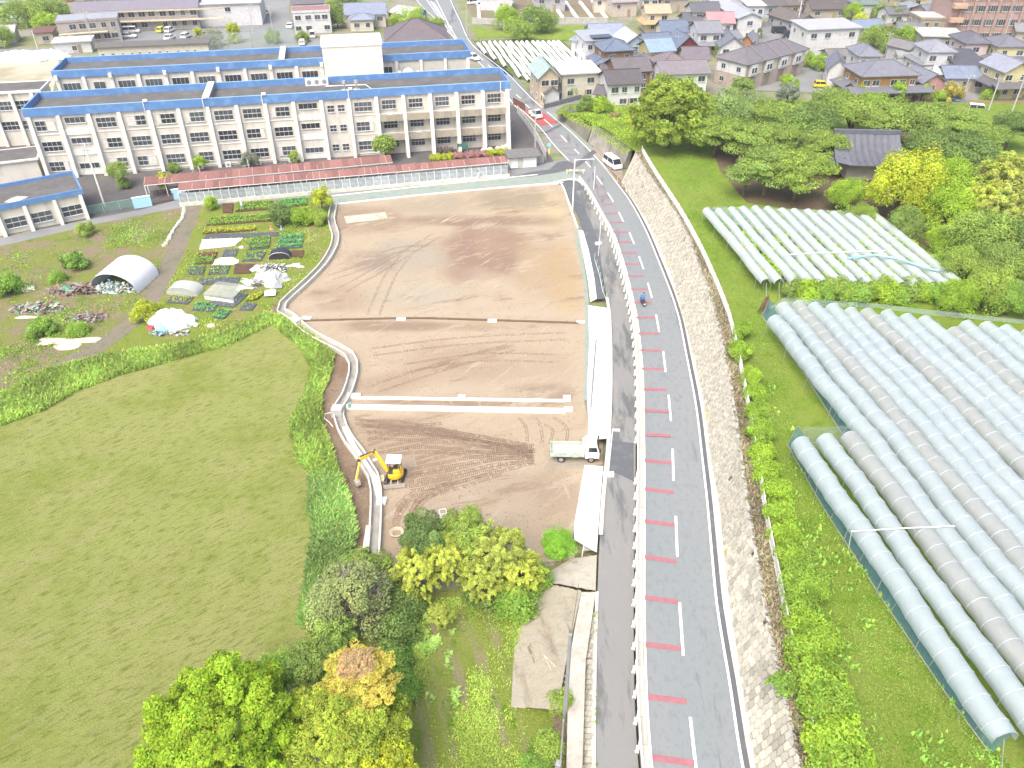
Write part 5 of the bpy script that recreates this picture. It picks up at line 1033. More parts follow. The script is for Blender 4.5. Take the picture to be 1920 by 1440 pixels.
# tall grass bank between mown field and garden / channel
def vnoise(x, y, seed):
    g = np.random.default_rng(seed + 900).random((64, 64)); xi = np.floor(x).astype(int); yi = np.floor(y).astype(int); fx = x - xi; fy = y - yi
    fx = fx * fx * (3 - 2 * fx); fy = fy * fy * (3 - 2 * fy); G_ = lambda a, b: g[a % 64, b % 64]
    return (G_(xi, yi) * (1 - fx) + G_(xi + 1, yi) * fx) * (1 - fy) + (G_(xi, yi + 1) * (1 - fx) + G_(xi + 1, yi + 1) * fx) * fy
def blades(name, label, pg, n, hgt, m, wdt=.05, zf=0, lean=.5, tone=.25, seed=1, patch=None, cat='grass'):
    rg = np.random.default_rng(seed); W = poly(pg, zf); xs = [p.x for p in W]; ys = [p.y for p in W]
    X = rg.uniform(min(xs), max(xs), n * 4); Y = min(ys) + (max(ys) - min(ys)) * rg.random(n * 4) ** 1.25; k = inpoly_np(X, Y, [(p.x, p.y) for p in W])
    if patch: k &= (vnoise(X * patch, Y * patch * .7, seed) + .5 * vnoise(X * patch * 2.7, Y * patch * 2, seed + 1) + rg.normal(0, .12, len(X))) > .92
    X = X[k][:n]; Y = Y[k][:n]; n = len(X)
    Z = np.array([zf(y) for y in Y]) if callable(zf) else np.full(n, float(zf))
    Bp = np.stack([X, Y, Z], 1); th = rg.uniform(0, 6.28, n); h = hgt * rg.uniform(.5, 1.2, n)
    dx = np.stack([np.cos(th), np.sin(th), np.zeros(n)], 1); wd_ = np.stack([-np.sin(th), np.cos(th), np.zeros(n)], 1) * (wdt * rg.uniform(.6, 1.4, n))[:, None]
    mid = Bp + dx * (h * lean * .35)[:, None]; mid[:, 2] += h * .6; tip = Bp + dx * (h * lean)[:, None]; tip[:, 2] += h * .85
    V = np.stack([Bp - wd_, Bp + wd_, mid + wd_, tip, mid - wd_], 1).reshape(-1, 3); F = np.arange(n * 5).reshape(-1, 5)
    s = (1 + rg.normal(0, tone * .6, n) + tone * np.sin(X * .7) * np.cos(Y * .5))[:, None] * (1 + rg.normal(0, .08, (n, 3)))
    o = obj(name, np_mesh(name, V, F, np.repeat(np.clip(s, .3, 1.8), 5, 0)), m); return tag(o, label, cat, kind='stuff')
blades('tall_grass', 'bank of tall bright grass winding between mown field and garden', [(-40, 752), (0, 742), (90, 695), (200, 668), (330, 650), (430, 622), (500, 590), (530, 596), (505, 612), (430, 648), (330, 676), (230, 704), (150, 732), (80, 772), (0, 800), (-60, 820)], 16000, .75, L_grassb, .06, seed=2)
blades('tall_grass', 'bank of tall grass bending along the dirt bank beside the channel', [(505, 590), (540, 600), (596, 640), (628, 670), (618, 715), (603, 742), (606, 800), (628, 860), (640, 900), (592, 900), (560, 870), (543, 800), (574, 740), (586, 695), (560, 652), (520, 620)], 15000, .75, L_grassb, .055, seed=3)
blades('tall_grass', 'lush darker reeds at the lower end of the grass bank', [(585, 898), (640, 898), (660, 960), (668, 1010), (650, 1060), (625, 1110), (590, 1160), (566, 1180), (575, 1110), (590, 1010), (582, 950)], 13000, 1.0, L_grasd, .06, seed=4)
blades('field_stubble', 'short cut grass stubble over the mown field', [(505, 610), (430, 650), (330, 680), (150, 740), (-40, 815), (-300, 1100), (-300, 1500), (262, 1500), (330, 1300), (500, 1262), (590, 1160), (590, 1000), (590, 930), (560, 870), (543, 800), (574, 740), (586, 695)], 12000, .08, leaf_mat('blade_stubble', G(134, 150, 70), rand=0), .02, lean=1.6, tone=.15, seed=5)
blades('orchard_grass_tufts', 'bright grass tufts on the orchard terrace', [(1560, 1500), (1490, 1150), (1430, 830), (1395, 600), (1240, 290), (1330, 290), (1440, 540), (1500, 830), (1620, 1050), (1900, 1440), (1950, 1550)], 36000, .09, leaf_mat('blade_orchard', G(136, 172, 60), rand=0), .03, zf=zplat, lean=1.0, tone=.22, seed=6)
blades('orchard_weeds', 'broad leaved weed clumps on the orchard terrace', [(1560, 1500), (1490, 1150), (1430, 830), (1440, 700), (1500, 830), (1620, 1050), (1900, 1440), (1950, 1550)], 1500, .26, leaf_mat('weed_leaf', G(160, 208, 80), rand=0), .07, zf=zplat, lean=1.1, patch=.9, seed=7)
blades('young_field_grass', 'sparse young grass over the small field at the bottom', [(745, 1150), (830, 1120), (990, 1120), (960, 1320), (1040, 1340), (1055, 1500), (700, 1500)], 24000, .15, leaf_mat('blade_young', G(178, 206, 84), rand=0), .035, lean=1.0, patch=.4, seed=8)
blades('young_field_leaves', 'round leaved vine plants scattered in the small field', [(745, 1150), (800, 1120), (850, 1180), (860, 1360), (760, 1330)], 2600, .3, leaf_mat('vine_leaf', G(176, 210, 104), rand=0), .13, lean=1.3, patch=.8, seed=9)
blades('field_weeds', 'green weed patches over the rough field left of the dirt path', [(0, 465), (330, 395), (330, 430), (290, 520), (200, 640), (60, 700), (0, 730), (-60, 600)], 13000, .2, leaf_mat('blade_weed', G(150, 192, 60), rand=0), .06, lean=.9, patch=.16, seed=10)
blades('garden_weeds', 'grass growing between the garden plots', [(350, 480), (380, 392), (615, 366), (622, 440), (575, 525), (520, 585), (440, 620), (330, 650), (240, 665), (310, 540)], 12000, .16, leaf_mat('blade_garden', G(168, 194, 80), rand=0), .06, lean=.9, patch=.3, seed=11)
blades('bank_grass', 'rough grass on the slope above the concrete walls', [(1045, 212), (1075, 200), (1180, 200), (1330, 240), (1310, 262), (1200, 275), (1170, 290), (1130, 262), (1085, 235)], 9000, .22, L_bright, .05, zf=zplat, lean=.9, seed=12)
blades('verge_weeds', 'dry weeds and brush along the top of the block wall', WT[:-1] + FENb[::-1], 16000, .3, leaf_mat('blade_dry', G(192, 184, 150), rand=0), .035, zf=zplat, lean=1.2, seed=13)
blades('ivy_cover', 'creeping green vines along the left edge of the small field', [(730, 1110), (800, 1105), (770, 1160), (765, 1300), (735, 1350), (745, 1200), (720, 1150)], 7000, .35, leaf_mat('ivy_leaf', G(104, 172, 66), rand=0), .12, lean=1.1, seed=14)
blades('kerb_weeds', 'weeds growing along the small block wall by the path', [(1113, 1120), (1119, 1120), (1119, 1440), (1112, 1440)], 900, .25, L_gar, .05, zf=zpath, patch=1.5, seed=15)
# ================================================================ ORCHARD TUNNELS
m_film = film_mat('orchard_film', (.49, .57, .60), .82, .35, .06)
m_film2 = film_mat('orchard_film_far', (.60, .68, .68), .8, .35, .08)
m_filmg = film_mat('orchard_film_grey', (.46, .49, .49), .78, .4, .07)
M_hoop = mat('pale_hoop', (.45, .50, .52), .5, .05)
m_white_row = mat('white_row_cover', (.80, .81, .79), .5, .03, 1, .1)
m_net = film_mat('blue_net', (.12, .30, .42), .55, .6, .2)
m_netp = film_mat('pale_net', (.45, .56, .58), .30, .6, .2)
def tunnel(label, A, B, rad, top, zf, m, group, name='orchard_tunnel', seg=.8, arch=200, wob=.05, nh=14, posts=True, legs=True):
    """long film tunnel; A,B ground points under the ridge ends, top = height of the ridge"""
    A = Vector((A.x, A.y, 0)); B = Vector((B.x, B.y, 0)); d = B - A; Ln = d.length; d.normalize(); nr = Vector((d.y, -d.x, 0)); n = max(3, int(Ln / seg) + 1)
    z0 = zf(A.y) if callable(zf) else zf
    t = thing(name, label, 'orchard tunnel', (A.x, A.y, z0), 0, group); O = t.location.copy(); r = random.Random(label); V = []; F = []; ph = r.uniform(0, 6)
    hoops = MB()
    a0 = R(90 - arch / 2)
    for i in range(n):
        s = Ln * i / (n - 1); c = A + d * s; z = (zf(c.y) if callable(zf) else zf)
        w = math.sin(s * .35 + ph) * wob * 1.2 + math.sin(s * 1.1 + ph * 2) * wob * .6; rr = rad * (1 + r.uniform(-.02, .02) + (.03 if i % 2 == 0 else -.012))
        if i == 0 or i == n - 1: rr *= .95
        for k in range(nh):
            a = a0 + R(arch) * k / (nh - 1); V.append(c + nr * (math.cos(a) * rr + w) + Vector((0, 0, z + top - rad + math.sin(a) * rr + r.uniform(-.022, .022))) - O)
        if i % 6 == 0 and legs:
            for sgn in (-1, 1):
                e = c + nr * (sgn * rad * .9) + Vector((0, 0, z)) - O; hoops.bar(e, e + Vector((0, 0, top - rad)), .045)
    for i in range(n - 1):
        for k in range(nh - 1): F.append((i * nh + k, i * nh + k + 1, (i + 1) * nh + k + 1, (i + 1) * nh + k))
    o = MB().add(V, F).build('film', m, t, smooth_=True)
    if legs:
        hp_ = MB()
        for i in range(0, n, 2): hp_.tube([(V[i * nh + k] - V[i * nh]) * 1.008 + V[i * nh] for k in range(nh)], .022, 4, False)
        o = hp_.build('hoops', M_hoop, t); o['kind'] = 'stuff'
    if legs: hoops.build('hoop_legs', M_steel, t)
    if posts:
        for q, c, i in (('end_hoop', A, 0), ('end_hoop', B, n - 1)):
            MB().tube([V[i * nh + k] for k in range(nh)], .035, 5, False).build('end_hoop', M_steel, t)
            z = (zf(c.y) if callable(zf) else zf)
            MB().bar(c + Vector((0, 0, z + top - rad)) - O, c + d * (-.8 if i == 0 else .8) + Vector((0, 0, z)) - O, .05).build('stay', M_steel, t)
    return t
far_ = [(1327, 389), (1349, 390), (1372, 387), (1394, 386), (1418, 385), (1440.6, 386), (1467, 389), (1491, 390), (1516, 391), (1540, 393), (1564.5, 395), (1593, 399), (1617, 398), (1642, 399)]
near_ = [(1438.6, 522), (1463, 522), (1493, 522), (1520, 523), (1546, 523), (1577, 524), (1605, 526), (1635, 526), (1664, 526), (1692, 528), (1721, 528), (1749, 528), (1778, 530), (1800, 524)]
vm = MB()
for k in range(14):
    zt = lambda y: zplat(y) + 2.2
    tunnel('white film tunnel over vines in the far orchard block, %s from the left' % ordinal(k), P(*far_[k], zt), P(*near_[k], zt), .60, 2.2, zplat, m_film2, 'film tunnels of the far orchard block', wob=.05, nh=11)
def vine_rows(name, label, pts, n, zlo, zhi, m, ls, seed):
    rg = np.random.default_rng(seed); q = [P(a, b, lambda y: zplat(y) + zlo) for a, b in pts]; xs = [p.x for p in q]; ys = [p.y for p in q]
    X = rg.uniform(min(xs), max(xs), n * 3); Y = rg.uniform(min(ys), max(ys), n * 3); k = inpoly_np(X, Y, [(p.x, p.y) for p in q]) & (np.sin(X * 2.1 + Y * 1.1) + np.sin(Y * 1.7 - X) + rg.normal(0, .5, len(X)) > -.2); X = X[k][:n]; Y = Y[k][:n]; n = len(X)
    Z = np.array([zplat(y) for y in Y]) + rg.uniform(zlo, zhi, n); c = np.stack([X, Y, Z], 1)
    V, F, Cc = leaves(c, np.tile([0, 0, 1.0], (n, 1)), ls, rg, .7, 1.5, rg.uniform(.7, 1.3, n))
    tag(obj(name, np_mesh(name, V, F, Cc), m), label, 'vines', kind='stuff')
vine_rows('vine_leaves', 'green vine leaves showing between the film tunnels of the far orchard block', [(1322, 395), (1642, 403), (1806, 526), (1420, 524)], 17000, 1.2, 1.75, L_bright, .26, 3)
# netting over the far block
def net(name, label, pts, z, m, zf=zplat):
    o = sheet(name, [P(a, b, lambda y: zf(y) + z) for a, b in pts], m, zf, z, step=4, kind=None, world=True); return tag(o, label, 'netting')
net('bird_net', 'sheer teal bird net stretched over the far tunnel block', [(1322, 392), (1350, 387), (1640, 397), (1600, 470), (1545, 445), (1370, 420)], 1.9, m_netp)
def side_net(name, label, pts, h, m, zf=zplat):
    L = resample(poly(pts, zf), 1.5); t = thing(name, label, 'netting', L[0]); V = []; n = len(L); r = random.Random(3)
    for p in L: V.append(p - L[0])
    for p in L: V.append(p - L[0] + Vector((r.uniform(-.05, .05), 0, h * .5 + r.uniform(-.1, .1))) + Vector((.25, 0, 0)))
    for p in L: V.append(p - L[0] + Vector((.45, 0, h)))
    MB().add(V, [(i + k * n, i + 1 + k * n, i + 1 + (k + 1) * n, i + (k + 1) * n) for i in range(n - 1) for k in range(2)]).build('net', m, t)
    MB().tube([p - L[0] + Vector((-.15, 0, .04)) for p in L], .04, 5).build('edge_pipe', M_steel, t)
    for i in range(0, n, 3): MB().bar(L[i] - L[0], L[i] - L[0] + Vector((.3, 0, h)), .05).build('post', M_steel, t)
    return t
side_net('side_net', 'dark green net closing the top left corner of the far tunnel block', [(1322, 412), (1350, 410)], 1.8, film_mat('dark_net', (.1, .22, .2), .5, .7))
# large near block: all tunnels share one direction
zt = lambda y: zplat(y) + 2.7
a0, a1 = P(1505, 818, zt), P(1893, 1372, zt); dirn = (a1 - a0); dirn.z = 0; dirn.normalize()
for k, (px, py) in enumerate([(1505, 818), (1551, 812), (1597, 808)]):
    A = P(px, py, zt); B = A + dirn * ((a1 - a0).length + (0, 9, 12)[k])
    tunnel('short thick film tunnel at the front of the large orchard block, %s from the left' % ordinal(k), A, B, .82, 2.7, zplat, m_film if k != 2 else m_filmg, 'short film tunnels at the front of the large block', wob=.07, arch=215)
longs = [(1454, 590), (1470, 566), (1497, 563), (1528, 566), (1560, 568), (1594, 576), (1629, 577), (1663, 580), (1699, 587), (1736, 591), (1790, 612), (1813, 600), (1850, 602), (1890, 608), (1930, 614), (1968, 622)]
base = P(*longs[0], zt); nrm2 = Vector((-dirn.y, dirn.x, 0)); nrm2 = nrm2 if nrm2.x > 0 else -nrm2
b2_ = P(1664, 846, zt)            # second known point on the first long tunnel
dl = (b2_ - base); dl.z = 0; dl.normalize()
for k, (px, py) in enumerate(longs):
    A = P(px, py, zt); B = A + dl * 95
    B = A + dl * min(95, max(20, (A.y - 6) / max(.2, -dl.y)))
    tunnel('long blue-white film tunnel of the large orchard block, %s from the left' % ordinal(k), A, B, .84, 2.7, zplat, [m_film, m_film, m_film, m_filmg][(k * 7 + 1) % 4], 'long film tunnels of the large orchard block', wob=.10, arch=215, posts=False)
side_net('side_net', 'blue net hanging down the left side of the large orchard block', [(1430, 592), (1503, 690), (1588, 824)], 2.0, m_net)
side_net('side_net', 'blue net along the left side of the short front tunnels', [(1478, 832), (1545, 950), (1662, 1130), (1770, 1290), (1860, 1412)], 2.0, m_net)
side_net('side_net', 'blue net across the front ends of the short tunnels', [(1490, 832), (1600, 828)], 1.9, m_netp)
net('bird_net', 'blue bird net sagging along the far ends of the large tunnels', [(1440, 578), (1470, 558), (1640, 569), (1735, 580), (1925, 600), (1930, 608), (1735, 590), (1640, 577), (1470, 572)], 2.0, m_netp)
t = thing('support_pipes', 'white pipe frame lying across the front tunnels with one leg in the grass', 'pipes', P(1591, 1028, zplat))
A = P(1591, 1028, zplat); q = [P(1597, 996, zt), P(1700, 990, lambda y: zplat(y) + 2.85), P(1790, 986, lambda y: zplat(y) + 2.85)]
MB().tube([(0, 0, 0)] + [p - A for p in q], .045, 6).build('pipe', M_white, t)
o = MB().tube([P(a, b, lambda y: zplat(y) + 2.45) for a, b in [(1590, 484), (1640, 478), (1680, 484), (1730, 500), (1760, 508)]], .12, 5).build('blue_rope_net', mat('blue_plastic', (.25, .5, .75), .5), None); tag(o, 'rolled light blue net lying across the far tunnels', 'net roll')
o = MB().tube([P(a, b, lambda y: zplat(y) + 2.3) for a, b in [(1470, 478), (1530, 474), (1660, 470)]], .05, 5).build('white_pipe', M_white, None); tag(o, 'thin white pipe lying across the far tunnels', 'pipe')
t = thing('dead_stump', 'brown bundle of dead canes at the corner of the large tunnel block', 'dead canes', P(1432, 586, zplat)); mb = MB()
for k in range(40): a = rnd.uniform(0, 6.28); mb.bar((math.cos(a) * .7, math.sin(a) * .5, 0), (math.cos(a) * .15, math.sin(a) * .1, rnd.uniform(1.2, 2.2)), .05)
mb.build('canes', mat('dead_cane', (.2, .14, .09), .95, .3), t)
# striped white rows far away
wf = [(896, 78), (907, 76), (917.5, 75), (928, 75), (939, 75), (949, 75), (958, 75), (968.5, 75), (979, 75), (988, 74.5), (999, 74.5), (1009, 74.5), (1018.5, 74.5), (1029, 74.5), (1038, 74), (1047, 74)]
wnr = [(912, 97), (930, 108), (949, 121), (977, 141), (993, 147), (1003, 146), (1012, 142), (1020, 138), (1030, 136), (1040, 134), (1050, 132), (1060, 131), (1070, 130), (1080, 129), (1090, 128), (1101, 127)]
for k in range(16):
    tunnel('narrow white covered crop row beyond the road, %s from the left' % ordinal(k), P(*wf[k], 1.0), P(*wnr[k], 1.0), .44, .9, 0, m_white_row, 'white covered crop rows beyond the road', name='crop_row_cover', seg=2.5, posts=False, wob=.1, nh=7, legs=False)
sheet('crop_row_soil', [(888, 76), (1050, 70), (1108, 128), (1000, 156), (945, 138), (905, 104)], ground_mat('row_green', [(C(150, 168, 110),), (C(120, 150, 84), .8, .5, .1, (1, 1, 1), 0)], bs=4, bump=.8), off=.02)
# terraced soil plots beyond the wood
sheet('soil_plots', [(888, 42), (870, -10), (1110, -10), (1138, 40), (1010, 44), (930, 50)], ground_mat('brown_plots', [(C(178, 160, 140),), (C(160, 165, 120), .12, .56, .06, (1, 1, 1), 0)], bs=3), off=.03)
for k, (a, b) in enumerate([((899, 40), (896, 4)), ((930, 24), (924, 0)), ((1015, 20), (1000, 0)), ((1055, 35), (1034, 5)), ((1083, 37), (1060, 5)), ((1113, 38), (1087, 5)), ((1138, 37), (1110, 3))]):
    ribbon('plot_divider', [P(*a), P(*b)], .9, M_newconc, off=.05, h=.5)
ribbon('plot_wall', poly([(885, 44), (925, 46), (1040, 44), (1140, 44)]), .4, M_greyconc, off=.05, h=1.6)
sheet('meadow', [(888, 48), (960, 62), (1040, 50), (1142, 46), (1218, 78), (1150, 90), (1060, 76), (955, 70), (894, 72)], g_lawn, off=.03)
sheet('meadow', [(1075, 214), (1044, 208), (1060, 198), (1150, 196), (1330, 175), (1345, 190), (1200, 215)], g_lawn, off=.09)
sheet('brown_field', [(1816, 188), (1990, 190), (1990, 230), (1850, 224), (1800, 205)], ground_mat('bare_field', [(C(190, 172, 120),), (C(172, 160, 96), .15, .52, .08, (1, 1, 1), 0)], bs=5), off=.04)
sheet('parking_lot', [(1415, 170), (1425, 145), (1500, 130), (1530, 120), (1568, 168), (1555, 176), (1480, 172)], g_asphf, off=.03)
sheet('town_yard', [(1430, 45), (1480, 45), (1500, 80), (1490, 95), (1420, 90), (1400, 80)], g_asphf, off=.03)
sheet('garden_yard', [(1760, 172), (1800, 165), (1860, 172), (1900, 188), (1850, 190), (1790, 190)], g_asphf, off=.03)
sheet('car_park', [(180, 92), (230, 60), (370, 55), (480, 30), (512, 20), (520, 70), (400, 78)], g_asphf, off=.03)
sheet('town_street', [(490, -10), (535, -10), (545, 30), (552, 74), (522, 72), (505, 30)], g_asphf, off=.04)
sheet('town_street', [(385, 88), (540, 72), (640, 72), (800, 66), (850, 74), (850, 90), (640, 92), (385, 100)], g_asphf, off=.035)
sheet('town_street', [(1140, 45), (1165, 48), (1245, 90), (1240, 96), (1200, 80)], g_asphf, off=.04)
sheet('side_street', [(1016, 205), (1020, 190), (1080, 186), (1110, 176), (1115, 186), (1060, 200), (1040, 212), (1030, 212)], g_asphf, off=.045)
sheet('left_street', [(-20, 118), (-20, 92), (60, 92), (110, 88), (110, 102), (30, 110)], g_asphf, off=.03)
# ================================================================ HOUSES
def rect_gable(t, L, D, h, rise, over, mr, mw, axis='x'):
    """roof ridge along local x ('x') or y ('y')"""
    th = .16
    if axis == 'x':
        y0, ym, y1 = -over, D / 2, D + over; k = rise / (D / 2); zl = h - over * k
        V = [(-over, y0, zl), (L + over, y0, zl), (L + over, ym, h + rise), (-over, ym, h + rise), (-over, y1, zl), (L + over, y1, zl)]
        g = [(.001, 0, h), (.001, D, h), (.001, ym, h + rise - .02), (L - .001, 0, h), (L - .001, D, h), (L - .001, ym, h + rise - .02)]
    else:
        x0, xm, x1 = -over, L / 2, L + over; k = rise / (L / 2); zl = h - over * k
        V = [(x0, D + over, zl), (x0, -over, zl), (xm, -over, h + rise), (xm, D + over, h + rise), (x1, D + over, zl), (x1, -over, zl)]
        g = [(0, .001, h), (L, .001, h), (xm, .001, h + rise - .02), (0, D - .001, h), (L, D - .001, h), (xm, D - .001, h + rise - .02)]
    up = [(x, y, z + th) for x, y, z in V]
    if axis == 'x': F = [(0, 1, 2, 3), (3, 2, 5, 4), (6, 9, 8, 7), (9, 10, 11, 8), (0, 6, 7, 1), (4, 5, 11, 10), (0, 3, 9, 6), (3, 4, 10, 9), (1, 7, 8, 2), (2, 8, 11, 5)]
    else: F = [(0, 1, 2, 3), (3, 2, 5, 4), (6, 9, 8, 7), (9, 10, 11, 8), (0, 6, 7, 1), (4, 5, 11, 10), (0, 3, 9, 6), (3, 4, 10, 9), (1, 7, 8, 2), (2, 8, 11, 5)]
    MB().add(V + up, F).build('roof', mr, t)
    MB().add(g[:3], [(0, 1, 2)]).build('gable_wall', mw, t); MB().add(g[3:], [(0, 2, 1)]).build('gable_wall', mw, t)
    if axis == 'x': MB().box(-over - .02, L + over + .02, ym_(D) - .12, ym_(D) + .12, h + rise + th - .05, h + rise + th + .1).build('ridge', mr, t)
    else: MB().box(L / 2 - .12, L / 2 + .12, -over - .02, D + over + .02, h + rise + th - .05, h + rise + th + .1).build('ridge', mr, t)
def ym_(D): return D / 2
def rect_hip(t, L, D, h, rise, over, mr):
    th = .16; m = min(L, D) / 2 + over; x0, x1, y0, y1 = -over, L + over, -over, D + over
    if L >= D: r0, r1 = (x0 + m, D / 2), (x1 - m, D / 2)
    else: r0, r1 = (L / 2, y0 + m), (L / 2, y1 - m)
    V = [(x0, y0, h - .02), (x1, y0, h - .02), (x1, y1, h - .02), (x0, y1, h - .02), (x0, y0, h + th), (x1, y0, h + th), (x1, y1, h + th), (x0, y1, h + th), (r0[0], r0[1], h + rise), (r1[0] + .01, r1[1] + (.01 if L < D else 0), h + rise)]
    F = [(3, 2, 1, 0), (0, 1, 5, 4), (1, 2, 6, 5), (2, 3, 7, 6), (3, 0, 4, 7)] + ([(4, 5, 9, 8), (5, 6, 9), (6, 7, 8, 9), (7, 4, 8)] if L >= D else [(4, 5, 8), (5, 6, 9, 8), (6, 7, 9), (7, 4, 8, 9)])
    MB().add(V, F).build('roof', mr, t)
    rb = MB()
    for i, r_ in ((4, 8), (5, 9 if L >= D else 8), (6, 9), (7, 8 if L >= D else 9), (8, 9)): rb.bar(Vector(V[i]) + Vector((0, 0, .05)), Vector(V[r_]) + Vector((0, 0, .05)), .22, .14)
    rb.build('ridge', mr, t)
ROOFM = {}
def roofm(c):
    if c not in ROOFM: ROOFM[c] = mat('roof_%d_%d_%d' % c, C(*c, k=1.95), .7, .12, .8, .2, dirt=tuple(x * .8 for x in C(*c, k=1.95)), wave=('X', 1.1, .25))
    return ROOFM[c]
def wallm(c):
    if ('w',) + c not in ROOFM: ROOFM[('w',) + c] = mat('wall_%d_%d_%d' % c, tuple(min(.8, x) for x in C(*c, k=1.75)), .85, .05, .5, .08, 8, dirt=tuple(x * .8 for x in C(*c, k=2.1)))
    return ROOFM[('w',) + c]
def house(label, eL, eR, h, D, roof, rise, wc, rc, name='house', cat='house', wins=None, over=.55, skirt=None, z0=0.0, door=True, axis='x', side=True, wsize=(1.5, 1.1)):
    """eL,eR: where the front eave line is seen; h: eave height"""
    a = P(eL[0], eL[1], h); b = P(eR[0], eR[1], h); a.z = b.z = z0; an, L = frame_of(a, b); h = h - z0
    t = thing(name, label, cat, a, an); mr, mw = roofm(rc), wallm(wc)
    MB().box(0, L, 0, D, 0, h).build('wall', mw, t)
    if roof == 'gable': rect_gable(t, L, D, h, rise, over, mr, mw, axis)
    elif roof == 'hip': rect_hip(t, L, D, h, rise, over, mr)
    elif roof == 'flat':
        MB().box(-.1, L + .1, -.1, D + .1, h + .003, h + .35).build('roof', mr, t); MB().box(-.18, L + .18, -.18, -.102, h - .1, h + .45).box(-.18, L + .18, D + .102, D + .18, h - .1, h + .45).box(-.18, -.102, -.101, D + .101, h - .1, h + .45).box(L + .102, L + .18, -.101, D + .101, h - .1, h + .45).build('parapet', mw, t)
    elif roof == 'shed': MB().add([(-over, -over, h + .1), (L + over, -over, h + .1), (L + over, D + over, h + rise), (-over, D + over, h + rise), (-over, -over, h + .3), (L + over, -over, h + .3), (L + over, D + over, h + rise + .2), (-over, D + over, h + rise + .2)], [(0, 3, 2, 1), (4, 5, 6, 7), (0, 1, 5, 4), (1, 2, 6, 5), (2, 3, 7, 6), (3, 0, 4, 7)]).build('roof', mr, t)
    floors = 2 if h > 4.2 else 1; r = random.Random(label)
    nw = wins if wins is not None else max(1, int(L / 3.2))
    for fl in range(floors):
        zz = (h - 1.9 if fl == floors - 1 else .95)
        for k in range(nw):
            if r.random() < .12: continue
            ww = wsize[0] * r.choice([1, 1, .7]); window(t, L * (k + .5) / nw + r.uniform(-.3, .3), -.05, zz, ww, wsize[1], 2, 1)
        if side and D > 4:
            for k in range(max(1, int(D / 4))): w = window(t, -.05, D * (k + .5) / max(1, int(D / 4)), zz, 1.1, 1.0, 2, 1, rz=R(-90))
    if door and floors and L > 5: MB().box(L * .62, L * .62 + .95, -.06, -.003, 0.02, 2.0).build('door', M_wood, t)
    if skirt:
        so, sz, src = skirt; mr2 = roofm(src)
        MB().add([(-so, -so, sz - .35), (L + so, -so, sz - .35), (L + so, -.01, sz + .35), (-so, -.01, sz + .35), (-so, -so, sz - .2), (L + so, -so, sz - .2), (L + so, -.01, sz + .5), (-so, -.01, sz + .5)], [(0, 3, 2, 1), (4, 5, 6, 7), (0, 1, 5, 4), (1, 2, 6, 5), (2, 3, 7, 6), (3, 0, 4, 7)]).build('lower_roof', mr2, t)
        MB().add([(-so, -.001, sz - .35), (-.01, -.001, sz + .35), (-.01, D, sz + .35), (-so, D, sz - .35), (-so, -.001, sz - .2), (-.01, -.001, sz + .5), (-.01, D, sz + .5), (-so, D, sz - .2)], [(0, 1, 2, 3), (4, 7, 6, 5), (0, 4, 5, 1), (1, 5, 6, 2), (2, 6, 7, 3), (3, 7, 4, 0)]).build('lower_roof', mr2, t)
    return t
BG, DG, BR, MV, LB, WH, GY = (138, 154, 178), (128, 130, 138), (146, 138, 136), (168, 160, 166), (176, 204, 228), (245, 245, 245), (168, 172, 182)
cream, white, tan, yel, wood, pinkw, taupe, grey = (248, 242, 226), (250, 252, 252), (226, 208, 176), (236, 222, 158), (160, 128, 92), (232, 176, 176), (206, 196, 184), (206, 208, 210)
H = house
H('white two-storey house with dark gable roof left of the camphor tree', (1142, 157), (1203, 154), 5.2, 7, 'gable', 1.7, white, (120, 116, 120), wins=3)
H('small white annex with little grey gable left of the dark roofed white house', (1117, 174), (1133, 176), 2.8, 4, 'gable', 1.0, white, (128, 126, 132), wins=1)
H('long cream two-storey building with plain white roof by the crop rows', (1055, 141), (1124, 137), 5.3, 8, 'shed', .5, cream, WH, wins=2)
H('beige house with pale teal gable roof at the roadside', (1012, 144), (1047, 142), 5.8, 9, 'gable', 1.8, (240, 222, 194), (205, 232, 228), axis='y', wins=2)
H('tiny white shed with brown gable in front of the teal roofed house', (1022, 174), (1049, 172), 2.6, 3.5, 'gable', 1.1, white, (140, 134, 140), axis='y', wins=0, door=False, name='shed', cat='shed')
H('brown roofed wooden house just behind the white house with dark gable', (1158, 135), (1220, 131), 4.6, 8, 'gable', 1.8, wood, (142, 136, 140), wins=3)
H('lower brown roofed wing with white gable left of the wooden house', (1132, 137), (1156, 136), 3.2, 5, 'gable', 1.2, cream, (138, 132, 138), wins=1, door=False)
H('old two-storey wooden house with blue grey hip roof', (1134, 97), (1188, 94), 5.4, 7.5, 'hip', 2.0, wood, BG, skirt=(2.2, 3.0, BG))
H('lower blue grey hip roofed house in front of the old wooden one', (1114, 121), (1165, 124), 2.8, 8, 'hip', 1.8, wood, BG)
H('modern white house with solar panels on its slanted roof', (1098, 78), (1152, 75), 6.0, 8, 'shed', .6, white, (205, 212, 222), wins=3)
H('light blue roofed wing left of the solar panel house', (1072, 74), (1096, 80), 4.6, 9, 'gable', 1.2, white, (190, 205, 225), wins=1)
H('large pale blue roof behind the solar panel house', (1110, 64), (1168, 62), 4.4, 7, 'gable', 1.6, white, (180, 196, 218), wins=2)
H('light blue walled hall with white arched gable roof', (1172, 82), (1213, 80), 5.0, 9, 'gable', 1.8, (206, 224, 240), WH, axis='y', wins=1)
H('yellow two-storey house with light blue roof', (1220, 96), (1264, 93), 5.5, 7, 'gable', 1.8, yel, LB, skirt=(2.0, 3.0, BG))
H('blue grey roofed single-storey part in front of the yellow house', (1210, 122), (1262, 121), 3.0, 6, 'gable', 1.5, cream, (150, 164, 184), wins=3)
